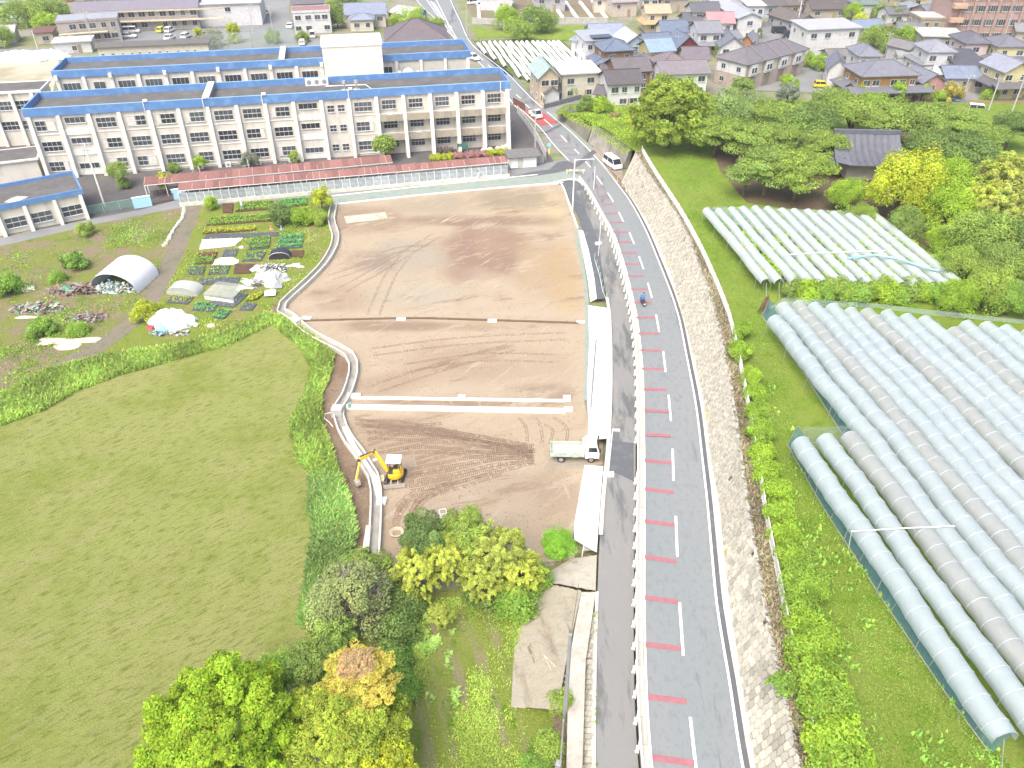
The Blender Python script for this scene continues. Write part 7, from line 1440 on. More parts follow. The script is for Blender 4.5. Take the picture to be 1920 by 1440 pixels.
# boom chain in the ex frame, reaching left and then down towards the channel
b0 = Vector((-.65, .1, .9)); b1 = Vector((-1.9, 1.0, 2.6)); b2 = Vector((-3.2, .15, 2.3)); b3 = Vector((-3.45, -1.0, .9)); b4 = Vector((-3.15, -1.5, .35))
MB().bar(b0, b0.lerp(b1, .5), .28, .34).bar(b0.lerp(b1, .48), b1, .24, .34).bar(b1, b2, .22, .3).build('boom', ye, ex, bev=.02)
MB().bar(b2 + Vector((.1, .2, .12)), b3, .18, .24).build('arm', ye, ex, bev=.02)
MB().tube([b1 + Vector((.1, 0, .1)), b1.lerp(b2, .95) + Vector((0, 0, .35))], .07, 8).build('arm_cylinder', dk, ex); MB().tube([b0 + Vector((-.1, .1, -.1)), b1 + Vector((0, 0, -.2))], .07, 8).build('boom_cylinder', st, ex); MB().tube([b2 + Vector((-.12, -.1, .2)), b3 + Vector((-.18, 0, .15))], .06, 8).build('bucket_cylinder', dk, ex)
bk_ = MB().prism([(-.3, 0), (.3, 0), (.38, -.3), (.1, -.55), (-.3, -.45)], -.22, .22).build('bucket', st, ex); bk_.location = b3 + Vector((.1, -.2, 0)); bk_.rotation_euler.z = R(-60)
for k in range(3): MB().box(-.38, -.28, -.2 + k * .16, -.12 + k * .16, -.5, -.42).build('tooth', st, bk_)
for x in (b1, b2): MB().tube([x + Vector((0, -.2, 0)), x + Vector((0, .2, 0))], .12, 10).build('pivot', dk, ex)
# people (skinned bodies)
def person(name, label, loc, rz, J, edges, rad, m, head, hair, group=None, cat='person', skin=(.55, .36, .27)):
    me = bpy.data.meshes.new('body'); me.from_pydata(J, edges, []); me.materials.append(m)
    t = thing(name, label, cat, loc, rz); o = obj('body', me, None, t)
    md = o.modifiers.new('skin', 'SKIN'); 
    for i, r_ in enumerate(rad): me.skin_vertices[0].data[i].radius = (r_, r_)
    me.skin_vertices[0].data[0].use_root = True
    sb = o.modifiers.new('sub', 'SUBSURF'); sb.levels = 1; sb.render_levels = 2
    hm = bpy.data.meshes.new('head'); bm = bmesh.new(); bmesh.ops.create_uvsphere(bm, u_segments=12, v_segments=10, radius=.1)
    for v in bm.verts: v.co.z *= 1.2; v.co.x *= 1.08
    bmesh.ops.create_cone(bm, segments=6, radius1=.02, radius2=.005, depth=.05, matrix=Matrix.Translation((.115, 0, -.01)) @ Matrix.Rotation(R(90), 4, 'Y'))
    for s in (-1, 1): bmesh.ops.create_uvsphere(bm, u_segments=6, v_segments=5, radius=.025, matrix=Matrix.Translation((0, s * .1, 0)))
    bm.to_mesh(hm); bm.free(); h_ = obj('head', hm, mat('skin_tone', skin, .6, .05), t); h_.location = head
    cp = bpy.data.meshes.new('hat'); bm = bmesh.new(); bmesh.ops.create_uvsphere(bm, u_segments=14, v_segments=10, radius=.125)
    bmesh.ops.delete(bm, geom=[v for v in bm.verts if v.co.z < -.02], context='VERTS'); bm.to_mesh(cp); bm.free(); c_ = obj('helmet' if 'scooter' in label else 'hair', cp, hair, t); c_.location = Vector(head) + Vector((-.01, 0, .03)); return t
def add_hands(t, pos, m):
    for p, d in pos:
        p = Vector(p); mb = MB(); mb.box(p.x - .035, p.x + .035, p.y - .04, p.y + .04, p.z - .015, p.z + .015)
        for k in range(4): q = p + Vector((.035, -.03 + k * .02, 0)); mb.tube([q, q + Vector((.035, 0, -.005)), q + Vector((.055, 0, -.03))], [.009, .008, .006], 5)
        q = p + Vector((-.01, d * .04, 0)); mb.tube([q, q + Vector((.03, d * .025, -.01))], [.01, .007], 5); mb.build('hand', m, t)
M_skin = mat('skin_tone', (.55, .36, .27), .6, .05)
# rider: drives away from the viewer (+x local = forward)
sp = P(1204, 571, zroad); hd = R(100)
sc = thing('scooter', 'small dark scooter ridden away up the near lane', 'scooter', sp + Vector((0, 0, .02)), hd)
wheel(sc, .6, 0, .23, .1); wheel(sc, -.55, 0, .23, .12)
MB().prism([(-.75, .5), (-.8, .72), (-.1, .78), (-.05, .35), (.35, .3), (.5, .75), (.56, .72), (.46, .2), (-.2, .2), (-.5, .32)], -.14, .14).build('body', mat('scooter_paint', (.05, .05, .06), .35), sc, bev=.03)
MB().box(-.72, -.02, -.13, .13, .78, .86).build('seat', M_black, sc, bev=.03); MB().bar((.6, 0, .3), (.48, 0, 1.0), .05).build('fork', M_steel, sc); MB().bar((.46, -.32, 1.02), (.46, .32, 1.02), .04).build('handlebar', M_black, sc)
MB().box(-.86, -.8, -.1, .1, .42, .56).build('number_plate', M_newconc, sc); MB().box(-.84, -.8, -.06, .06, .62, .7).build('tail_light', M_red, sc); MB().box(.55, .6, -.07, .07, .78, .92).build('headlight', M_lamp, sc)
J = [(-.3, 0, .92), (-.27, 0, 1.15), (-.2, 0, 1.38), (-.17, 0, 1.5), (-.2, .17, 1.4), (.08, .27, 1.2), (.4, .27, 1.05), (-.2, -.17, 1.4), (.08, -.27, 1.2), (.4, -.27, 1.05), (-.25, .1, .9), (.15, .16, .86), (.12, .16, .42), (.26, .16, .36), (-.25, -.1, .9), (.15, -.16, .86), (.12, -.16, .42), (.26, -.16, .36)]
E = [(0, 1), (1, 2), (2, 3), (2, 4), (4, 5), (5, 6), (2, 7), (7, 8), (8, 9), (0, 10), (10, 11), (11, 12), (12, 13), (0, 14), (14, 15), (15, 16), (16, 17)]
RR = [.15, .15, .16, .06, .08, .055, .04, .08, .055, .04, .1, .08, .055, .05, .1, .08, .055, .05]
t = person('person', 'scooter rider in a blue jacket and dark helmet, seen from behind', sp + Vector((0, 0, .02)), hd, J, E, RR, mat('blue_jacket', (.08, .17, .42), .8, .1, 6), (-.14, 0, 1.64), M_black)
add_hands(t, [((.45, .27, 1.05), -1), ((.45, -.27, 1.05), 1)], M_skin)
def standing(label, px, py, rz, m, hair, z=0.0, sw=.18):
    J = [(0, 0, .92), (0, 0, 1.15), (.01, 0, 1.36), (.02, 0, 1.47), (0, .18, 1.36), (.03, .22, 1.1), (.1, .22, .88), (0, -.18, 1.36), (-.03, -.22, 1.1), (-.04, -.22, .87), (0, .09, .88), (sw * .5, .09, .5), (sw, .09, .08), (sw + .12, .09, .04), (0, -.09, .88), (-sw * .3, -.09, .5), (-sw, -.09, .1), (-sw + .12, -.09, .05)]
    t = person('person', label, P(px, py, z) + Vector((0, 0, .03)), R(rz), J, E, [.14, .13, .15, .055, .07, .05, .035, .07, .05, .035, .1, .075, .05, .045, .1, .075, .05, .045], m, (.03, 0, 1.6), hair); add_hands(t, [((.12, .22, .82), -1), ((-.03, -.22, .81), 1)], M_skin); return t
standing('pedestrian in white clothes walking on the lane by the near cycle shed', 897, 339, 10, mat('white_clothes', (.78, .78, .76), .8, .05), mat('dark_hair', (.03, .025, .02), .7))
standing('person in a yellow vest standing at the street beside the dark farmhouse', 1512, 22, 200, mat('yellow_vest', (.75, .75, .1), .8, .05), M_black)
# ================================================================ POLES, SIGNS, WIRES
M_pole = mat('concrete_pole', (.42, .42, .41), .8, .06); M_polew = mat('white_pole', (.72, .74, .74), .5, .05)
def pole(label, bp, tp, h, r=.14, m=None, arms=1, z=0.0, name='utility_pole', cat='utility pole', group=None, rot=0, trans=False):
    b = P(bp[0], bp[1], z); t = thing(name, label, cat, b, R(rot), group)
    MB().tube([(0, 0, 0), (0, 0, h * .5), (0, 0, h)], [r, r * .85, r * .7], 10).build('pole', m or M_pole, t)
    for k in range(arms):
        o = MB().box(-.9, .9, -.05, .05, h - .4 - k * .8, h - .3 - k * .8).build('crossarm', M_steel, t)
        for x in (-.8, 0, .8): MB().tube([(x, 0, h - .3 - k * .8), (x, 0, h - .12 - k * .8)], .05, 6).build('insulator', M_newconc, o)
    if trans: MB().tube([(.35, 0, h - 2.6), (.35, 0, h - 1.8)], .24, 10).build('transformer', M_grey, t)
    return t
# height fitted from where the top shows
def ph(bp, tp, z=0.0):
    b = P(bp[0], bp[1], z); lo, hi = 0, 30
    for _ in range(40):
        m_ = (lo + hi) / 2; y = b.y; zz = b.z + m_ - CAM_H; s, c = math.sin(PITCH), math.cos(PITCH); v = 720 - FPX * (y * s + zz * c) / (y * c - zz * s)
        if v > tp[1]: lo = m_
        else: hi = m_
    return lo
POLES = [((1058, 1352), (1069, 1190), 'grey metal pole standing in the bush at the foot of the mortar bank', .16, M_grey, 0), ((1048, 1470), (1057, 1350), 'thin pole with a meter box cut by the bottom edge', .07, M_steel, 0),
 ((197, 388), (175, 268), 'utility pole with crossarms in front of the school by the green fence', .15, M_polew, 2), ((721, 318), (719, 290), 'slim pole rising between the two cycle sheds on the right', .08, M_polew, 0), ((470, 330), (466, 300), 'slim pole rising between the two cycle sheds on the left', .08, M_polew, 0),
 ((1003, 292), (994, 215), 'utility pole beside the school drive near the red road surface', .13, M_pole, 1), ((1876, 88), (1880, 20), 'pole in front of the brick school', .12, M_pole, 1), ((1562, 34), (1566, 2), 'pole behind the white cube building', .12, M_pole, 1), ((1492, 60), (1504, 0), 'tall pole at the left corner of the white cube building', .13, M_polew, 1),
 ((1738, 120), (1743, 78), 'pole leaning over the white hip roofed house', .13, M_pole, 1), ((1803, 190), (1817, 140), 'pole in front of the garage row', .14, M_pole, 1), ((1848, 222), (1873, 145), 'left one of two poles beside the brown field', .16, M_pole, 1), ((1892, 224), (1920, 140), 'right one of two poles beside the brown field', .16, M_pole, 1), ((1658, 108), (1672, 62), 'pole behind the wooden house', .12, M_pole, 1), ((71, 92), (64, 58), 'pole at the street left of the grey flats', .1, M_polew, 0), ((178, 95), (162, 20), 'pole in front of the grey flats', .12, M_pole, 1), ((476, 66), (468, 5), 'pole in the car park beside the factory', .12, M_pole, 1), ((512, 62), (505, 10), 'pole at the street corner by the factory', .12, M_pole, 1), ((876, 74), (876, 8), 'pole at the far road bend by the small wood', .1, M_pole, 0), ((902, 104), (896, 72), 'pole at the corner of the crop rows', .1, M_pole, 0), ((1323, 64), (1335, 22), 'pole in front of the pink roofed house', .1, M_pole, 1), ((1183, 40), (1186, 20), 'pole among the garden plants left of the peach house', .1, M_pole, 0), ((1268, 108), (1278, 66), 'pole beside the house with the dark red wall', .1, M_pole, 1), ((1178, 118), (1180, 88), 'pole beside the old wooden hip house', .1, M_pole, 1), ((1758, 60), (1765, 18), 'pole before the tan flats', .1, M_pole, 1), ((8, 85), (0, 60), 'pole at the left edge by the street', .1, M_pole, 0)]
for (bp, tp, tx, r_, m, ar) in POLES: pole(tx, bp, tp, min(15, max(2.5, ph(bp, tp))), r_, m, ar, rot=rnd.uniform(-30, 30), trans=(ar and rnd.random() < .4))
o = MB().box(-.3, .05, -.2, .2, 1.6, 2.6).build('meter_box', M_grey, [x for x in COL.objects if x.get('label', '').startswith('thin pole with a meter')][0], bev=.02)
def lamp(label, bp, tp, z, arm, r=.09, m=None, head=True, dirx=1):
    h = ph(bp, tp, z); t = thing('street_lamp', label, 'street lamp', P(bp[0], bp[1], z)); mm = m or M_polew
    MB().tube([(0, 0, 0), (0, 0, h)], [r, r * .7], 8).build('pole', mm, t)
    if arm: MB().tube([(0, 0, h - .15), (arm * dirx, 0, h)], .05, 6).build('arm', mm, t)
    if head: MB().box(arm * dirx - .35, arm * dirx + .35, -.12, .12, h - .08, h + .04).build('lamp_head', M_white, t, bev=.03)
    return t
lamp('tall white pole with a long arm at the junction beside the lot corner', (1073, 402), (1079, 298), zpath, 2.9, .13, head=False)
lamp('slim white pole rising through the guard rail at the junction', (1113, 356), (1109, 312), zroad, 0, .07, head=False)
lamp('white street lamp beside the dump truck entrance', (1140, 892), (1147, 806), zpath, .3, .07)
lamp('dark grey lamp pole standing on the white slope beyond the dump truck', (1108, 764), (1117, 637), .6, 1.6, .11, M_grey, dirx=1, head=False)
lamp('thin pole with yellow base half way along the side path', (1122, 480), (1119, 402), zpath, .0, .05, head=False)
for (a, b) in ((1122, 458),): tag(slab('pole_base', 'white and yellow painted pole base on the side path', 'pole base', a, b, .9, .5, .3, M_newconc, 20, z=.2), 'white and yellow painted pole base on the side path')
slab('lamp_base', 'white concrete lamp base at the edge of the entrance asphalt', 'lamp base', 1141, 892, .95, .5, .35, M_newconc, 0, z=1.35)
lamp('round headed lamp by the far roadside garden', (784, 48), (782, 28), 0, 0, .06)
t = thing('bus_stop_sign', 'small sign with teal head and yellow stripe at the school drive fence', 'sign', P(1029, 296)); MB().tube([(0, 0, 0), (0, 0, 2.2)], .05).build('pole', M_steel, t); MB().tube([(0, -.03, 2.4), (0, .03, 2.4)], .35, 16).build('disc', mat('teal_sign', (.2, .6, .62), .5), t); MB().box(-.12, .12, -.05, -.02, .7, 1.7).build('panel', mat('yellow_sign', (.75, .7, .1), .5), t)
t = thing('barrier', 'yellow and white striped barrier at the corner of the junction', 'barrier', P(1078, 326)); 
for k in range(6): MB().box(-1.6 + k * .55, -1.1 + k * .55, -.05, .05, .5, .75).build('stripe', M_newconc if k % 2 else MATS['yellow_plastic'], t)
for x in (-1.4, 1.4): MB().bar((x, -.3, 0), (x, 0, .8), .05).bar((x, .3, 0), (x, 0, .8), .05).build('foot', M_white, t)
for k, (a, b) in enumerate([(1088, 337), (1092, 341)]): t = thing('delineator', ['yellow post at the guard rail start, farther one', 'yellow post at the guard rail start, nearer one'][k], 'marker post', P(a, b, zroad)); MB().tube([(0, 0, 0), (0, 0, .7)], .07).build('stem', MATS['yellow_plastic'], t); MB().tube([(0, 0, 0), (0, 0, .05)], .2).build('base', M_dark, t)
# green-white handrail posts along the white slope
hr = thing('handrail', 'thin rail with light green posts along the path above the white slopes', 'handrail', P(1125, 500, zpath)); hp = [(1115, 487), (1124, 515), (1130, 545), (1137, 562)]
MB().tube([P(a, b, lambda y: zpath(y) + .95) - hr.location for a, b in hp], .03, 5).tube([P(a, b, lambda y: zpath(y) + .5) - hr.location for a, b in hp], .03, 5).build('rail', M_polew, hr)
for q in resample(poly(hp, zpath), 2): MB().tube([q - hr.location, q - hr.location + Vector((0, 0, 1))], .04, 6).build('post', mat('light_green_post', (.3, .6, .42), .5), hr)
for k, (a, b) in enumerate([(1138, 585), (1138, 612), (1138, 640), (1139, 663), (1140, 690), (1140, 722), (1118, 755)]):
    o = MB().tube([(0, 0, 0), (0, 0, .5)], .06).build('green_stake', mat('light_green_post', (.3, .6, .42), .5)); o.location = P(a, b, zpath) + Vector((0, 0, .1)); tag(o, 'light green stake on the edge of the far white slope, %s from the top' % ordinal(k), 'stake', 'light green stakes on the white slope')
# overhead wires
def wire(label, a, b, sag=.8):
    pts = [Vector(a).lerp(Vector(b), k / 14) - Vector((0, 0, 4 * sag * (k / 14) * (1 - k / 14))) for k in range(15)]; o = MB().tube(pts, .018, 4, False).build('wire', mat('black_wire', (.08, .08, .08), .7)); tag(o, label, 'wire')
def topof(s):
    t = [x for x in COL.objects if x.get('label', '').startswith(s)][0]; return t.location + Vector((0, 0, max(v[2] for ch in t.children for v in ch.bound_box) - .2))
wire('wire from the school front pole to the annex roof', topof('utility pole with crossarms'), P(150, 352, 4.8)); wire('wire between the two poles at the brown field', topof('left one of two poles'), topof('right one of two poles')); wire('wire from the garage pole to the brown field poles', topof('pole in front of the garage row'), topof('left one of two poles'), 1)
wire('wire from the left field pole over the wood', topof('left one of two poles'), P(1700, 300, 9), 1.2); wire('wire above the white hip roofed house', topof('pole leaning over'), topof('pole in front of the garage row'), 1); wire('wire behind the wooden house', topof('pole behind the wooden house'), topof('pole leaning over'), 1); wire('wire along the car park at the top left', topof('pole in front of the grey flats'), topof('pole in the car park'), 1.5)
wire('wire running down along the mortar bank to the grey pole', topof('grey metal pole standing'), P(1085, 1095, 2.2), .4); wire('wire beside the school drive', topof('utility pole beside the school drive'), topof('pole at the corner of the crop rows'), 1.5)
# ================================================================ GARDEN
g_mulch = mat('black_mulch_film', C(120, 124, 138), .5, .15, 1.2, .5, 6, wave=('X', .9, .2)); g_cloth = mat('white_garden_cloth', (.80, .80, .80), .7, .03, 1, .4, 4)
def plotq(name, label, cat, q, m, h=.12, plants=0, pm=None, ls=.16, ph_=.3, rows=3):
    W = poly(q, .04); t = MB(); t.add(W + [p + Vector((0, 0, h)) for p in W], [(4, 5, 6, 7), (0, 1, 5, 4), (1, 2, 6, 5), (2, 3, 7, 6), (3, 0, 4, 7)]); o = t.build(name, m); tag(o, label, cat)
    if plants:
        rg = np.random.default_rng(plants + int(q[0][0])); u = rg.random(plants); v = (rg.integers(0, rows, plants) + .5) / rows + rg.normal(0, .06, plants)
        A_, B_, C_, D_ = [np.array(p) for p in W]; pts = (A_ * (1 - u)[:, None] + B_ * u[:, None]) * (1 - v)[:, None] + (D_ * (1 - u)[:, None] + C_ * u[:, None]) * v[:, None]
        pts[:, 2] += h + rg.random(plants) * ph_; V, F, Cc = leaves(pts, np.tile([0, 0, 1.0], (plants, 1)), ls, rg, .7, 1.6, rg.uniform(.7, 1.3, plants)); k = obj('plants', np_mesh('plants', V, F, Cc), pm or L_gar, o); k['kind'] = 'stuff'
    return o
PL = [('soil_bed', 'freshly tilled dark soil bed at the top left of the garden', [(418, 400), (436, 400), (438, 382), (417, 383)], M_soil, 0, None), ('crop_bed', 'bright green crop bed along the lane right of the tilled soil', [(442, 398), (512, 393), (512, 377), (444, 382)], M_soil, 1300, L_gar), ('crop_bed', 'bluish green crop bed by the lane near the yellow green tree', [(518, 392), (576, 386), (574, 372), (520, 377)], M_soil, 1100, leaf_mat('leaf_bluish', G(118, 186, 110))),
 ('crop_bed', 'long green crop bed in the middle of the upper garden', [(388, 424), (512, 415), (512, 403), (394, 410)], M_soil, 1800, L_gar), ('crop_bed', 'thin yellow green crop row below the long bed', [(380, 440), (480, 433), (480, 427), (384, 432)], M_soil, 500, L_yel),
 ('mulch_strip', 'long dark mulch film strip above the white cloth', [(382, 449), (524, 443), (522, 436), (388, 441)], g_mulch, 0, None), ('white_cloth', 'long rectangular white cloth over a garden bed', [(374, 468), (440, 461), (456, 447), (380, 450)], g_cloth, 60, L_yel), ('mulch_bed', 'mulch bed filled with dense green leaves right of the long white cloth', [(464, 470), (504, 466), (508, 445), (470, 447)], g_mulch, 900, L_gar), ('mulch_bed', 'mulch bed with two bluish green rows at the right of the garden', [(518, 468), (566, 465), (570, 440), (526, 442)], g_mulch, 1100, leaf_mat('leaf_bluish', G(118, 186, 110))),
 ('soil_bed', 'small brown soil bed below the long white cloth', [(368, 486), (404, 484), (408, 473), (372, 475)], M_soil, 40, L_yel), ('mulch_bed', 'small square mulch bed above the round white sheet', [(416, 482), (442, 481), (447, 468), (422, 469)], g_mulch, 30, L_gar), ('mulch_bed', 'mulch bed with scattered plants below the dense green one', [(454, 491), (490, 490), (500, 472), (462, 473)], g_mulch, 260, L_gar), ('crop_bed', 'green crop bed left of the round white sheet', [(364, 497), (400, 495), (402, 485), (368, 486)], M_soil, 420, L_gar),
 ('soil_bed', 'square dark soil bed beside the junk heap', [(438, 514), (470, 513), (478, 496), (442, 496)], M_soil, 0, None), ('soil_bed', 'small dark soil bed right of the black covered pile', [(546, 482), (568, 483), (570, 471), (548, 471)], M_soil, 0, None), ('mulch_bed', 'sparse mulch bed at the left side of the garden', [(352, 516), (380, 516), (386, 500), (356, 501)], g_mulch, 120, L_gar), ('mulch_bed', 'mulch bed with seedlings right of the sparse one', [(390, 516), (426, 514), (432, 498), (394, 499)], g_mulch, 160, L_gar),
 ('mulch_bed', 'wide mulch bed behind the plastic tunnel', [(372, 534), (446, 534), (450, 520), (376, 522)], g_mulch, 90, L_gar), ('mulch_bed', 'wide mulch bed around the netted frame', [(380, 572), (440, 577), (466, 552), (440, 550)], g_mulch, 60, L_gar), ('mulch_bed', 'small mulch bed with one green row below the plastic tunnel', [(312, 568), (352, 571), (364, 558), (322, 556)], g_mulch, 90, L_yel), ('mulch_bed', 'mulch bed with a low net tunnel of plants', [(360, 582), (400, 586), (408, 574), (372, 567)], g_mulch, 200, leaf_mat('leaf_bluish', G(118, 186, 110))), ('mulch_bed', 'pale net covered bed nearest the tall grass', [(398, 596), (418, 600), (436, 584), (412, 581)], g_mulch, 260, leaf_mat('leaf_bluish', G(118, 186, 110))), ('mulch_bed', 'small mulch bed with white markers', [(448, 582), (472, 583), (482, 571), (458, 568)], g_mulch, 30, L_gar), ('crop_bed', 'yellow green leafy row beside the white frame', [(462, 566), (484, 562), (494, 552), (470, 556)], M_soil, 200, L_yel)]
for (nm, lb, q, m, n_, pm) in PL: plotq(nm, lb, {'soil_bed': 'soil bed', 'crop_bed': 'crop bed', 'mulch_bed': 'mulch bed', 'white_cloth': 'garden cloth', 'mulch_strip': 'mulch film'}[nm], q, m, .1 if m != M_soil else .15, n_, pm, ph_=.35)
def rag(name, label, cat, px, py, rx, ry, h, m, seed, irr=.25, n=30, rings=9):
    """crumpled sheet or heap"""
    r = random.Random(seed); c = P(px, py, .03); V = [(0, 0, h)]; F = []
    for j in range(1, rings + 1):
        f = j / rings
        for k in range(n):
            a = 2 * math.pi * k / n; w = 1 + irr * math.sin(a * 3 + seed) + r.uniform(-.11, .11); V.append((math.cos(a) * rx * f * w, math.sin(a) * ry * f * w, max(.01, h * (1 - f ** 2) + (r.uniform(-.2, .22) * h if f < 1 else 0))))
    for k in range(n): F.append((0, 1 + k, 1 + (k + 1) % n))
    for j in range(rings - 1):
        for k in range(n): a = 1 + j * n; F.append((a + k, a + n + k, a + n + (k + 1) % n, a + (k + 1) % n))
    o = MB().add(V, F).build(name, m); o.location = c; return tag(o, label, cat)
def heap(name, label, px, py, rx, ry, h, mats_, n, seed, s=(.15, .5)):
    r = random.Random(seed); c = P(px, py); t = thing(name, label, 'rubbish heap', c)
    for mi, m in enumerate(mats_):
        mb = MB()
        for _ in range(n // len(mats_)):
            a = r.uniform(0, 6.28); d = r.random() ** .5; x, y = math.cos(a) * rx * d, math.sin(a) * ry * d; z = h * (1 - d * d) * r.uniform(.2, 1); w = r.uniform(*s); q = Vector((x, y, z)); e = [Vector((r.uniform(-1, 1), r.uniform(-1, 1), r.uniform(-.6, .6))) * w for _ in range(3)]
            mb.add([q, q + e[0], q + e[0] + e[1], q + e[1], q + e[2], q + e[0] + e[2]], [(0, 1, 2, 3), (0, 3, 4), (0, 1, 5, 4), (1, 2, 5), (2, 3, 4, 5)])
        mb.build('pieces', m, t)['kind'] = 'stuff'
    return t
m_wpl = mat('white_plastic_sheet', (.76, .77, .78), .4, .06, 2, .5, 5); m_blk = mat('black_plastic_sheet', (.035, .035, .045), .35, .3, 2, .6, 5); m_brush = mat('brown_brushwood', (.20, .14, .11), .95, .3, 3); m_grn = mat('green_plastic', (.16, .40, .27), .5, .1); m_blu = mat('blue_tarp', (.26, .44, .60), .5, .1, 1, .3); m_gry = mat('grey_scrap', (.28, .28, .27), .8, .4, 3); m_tann = mat('straw_scrap', (.50, .45, .36), .9, .2, 3)
rag('white_sheet', 'round crumpled white sheet in the middle of the garden', 'plastic sheet', 423, 490, 1.9, 1.2, .12, g_cloth, 3, .1); rag('white_sheet', 'small white rag at the right end of the long cloth', 'plastic sheet', 453, 464, .35, .3, .2, m_wpl, 4)
# big white tunnel full of junk
def arch_tent(name, label, cat, pA, pB, ln, w, h, m, ends=False, z=0.0, film=None):
    a = P(*pA); b = P(*pB); an, wd2 = frame_of(a, b); t = thing(name, label, cat, a, an); V = []; F = []; nh = 13; ns = 12; r = random.Random(int(pA[0]))
    for i in range(ns + 1):
        for k in range(nh): q = math.pi * k / (nh - 1); V.append((wd2 / 2 - math.cos(q) * wd2 / 2 * (1 + .02 * (i % 2)), ln * i / ns + r.uniform(-.03, .03), math.sin(q) ** .8 * h * (1 + .03 * (i % 2) + r.uniform(-.01, .01))))
    for i in range(ns):
        for k in range(nh - 1): F.append((i * nh + k, i * nh + k + 1, (i + 1) * nh + k + 1, (i + 1) * nh + k))
    MB().add(V, F).build('cover', m, t, smooth_=True); MB().tube([V[k] for k in range(nh)], .04, 5, False).build('hoop', M_steel, t)
    if ends: MB().add([V[k] for k in range(nh)], [tuple(range(nh))]).build('end_sheet', m, t); MB().add([V[ns * nh + k] for k in range(nh)], [tuple(range(nh))]).build('end_sheet', m, t)
    return t
arch_tent('storage_tunnel', 'large open-ended white plastic tunnel stuffed with junk', 'storage tunnel', (174, 545), (258, 552), 5.5, 6, 2.7, mat('pale_blue_sheet', (.62, .64, .68), .45, .06, 1, .3, 6))
heap('junk_heap', 'jumble of bags and scrap filling the mouth of the large white tunnel', 217, 545, 2.9, 1.0, 1.6, [m_wpl, m_gry, m_tann, m_grn, m_blu, m_wpl], 460, 5, (.12, .35))
arch_tent('plastic_tunnel', 'small closed translucent plastic tunnel in the garden', 'plastic tunnel', (312, 553), (372, 556), 2.0, 4, 1.2, film_mat('clear_film', (.66, .68, .68), .72, .3, .1), ends=True)
t = thing('netted_frame', 'low frame covered with white net over garden plants', 'netted frame', P(384, 562)); Wd = (P(440, 570) - P(384, 562)); an, l_ = frame_of(P(384, 562), P(440, 570)); t.rotation_euler.z = an
MB().add([(0, 0, 0), (l_, 0, 0), (l_, 0, .9), (0, 0, .9), (.3, 2.2, 1.2), (l_ + .2, 2.2, 1.2), (0, 3.6, .8), (l_, 3.6, .8)], [(0, 1, 2, 3), (3, 2, 5, 4), (4, 5, 7, 6)]).build('net', film_mat('white_net', (.7, .74, .74), .42, .6, .2), t)
for x in (0, l_ / 2, l_): MB().bar((x, 0, 0), (x, 0, .95), .04).bar((x, 2.2, 0), (x, 2.2, 1.2), .04).build('post', M_steel, t)
MB().box(.1, l_ - .1, -.03, -.01, .1, .55).build('white_skirt', m_wpl, t)
arch_tent('black_tunnel', 'black plastic covered pile in the garden', 'covered pile', (504, 488), (545, 486), 1.6, 3, 1.1, m_blk, ends=True)
rag('white_heap', 'big crumpled white plastic heap beside the grass bank', 'plastic heap', 512, 528, 2.0, 1.5, 1.5, film_mat('milky_film', (.74, .75, .76), .9, .3, .1), 6)
heap('scrap_heap', 'scattered scrap, cans and plastic beside the black covered pile', 512, 505, 2.2, 1.2, .7, [m_wpl, m_gry, m_blk, m_blu, m_tann], 220, 7, (.1, .35)); heap('pipe_heap', 'pile of white and grey sticks and pipes left of the white heap', 482, 530, 1.0, 1.6, .6, [m_wpl, m_gry, m_tann], 70, 9, (.15, .8))
rag('white_sheet', 'crumpled white sheet lying left of the pipe pile', 'plastic sheet', 458, 540, 1.1, .5, .15, m_wpl, 8, .5); rag('white_sheet', 'crumpled white sheet above the pipe pile', 'plastic sheet', 480, 505, .9, .9, .3, m_wpl, 9, .5); rag('pale_sheet', 'pale grey sheet on the grass right of the scrap', 'plastic sheet', 552, 498, 1.2, .5, .1, m_wpl, 10, .5)
o = MB().box(-.7, .7, -.55, .55, .4, .5).build('discarded_window', mat('window_white', (.78, .78, .76), .5)); o.location = P(508, 554); o.rotation_euler = (R(12), 0, R(8)); tag(o, 'white window frame propped on the grass', 'window frame'); MB().box(-.5, .5, -.38, .38, .5, .51).build('pane', M_conc, o)
o = MB().box(-.6, .6, -.4, .4, .2, .27).build('small_panel', M_steel); o.location = P(521, 540); o.rotation_euler = (R(8), 0, R(10)); tag(o, 'small grey framed panel behind the white window frame', 'panel')
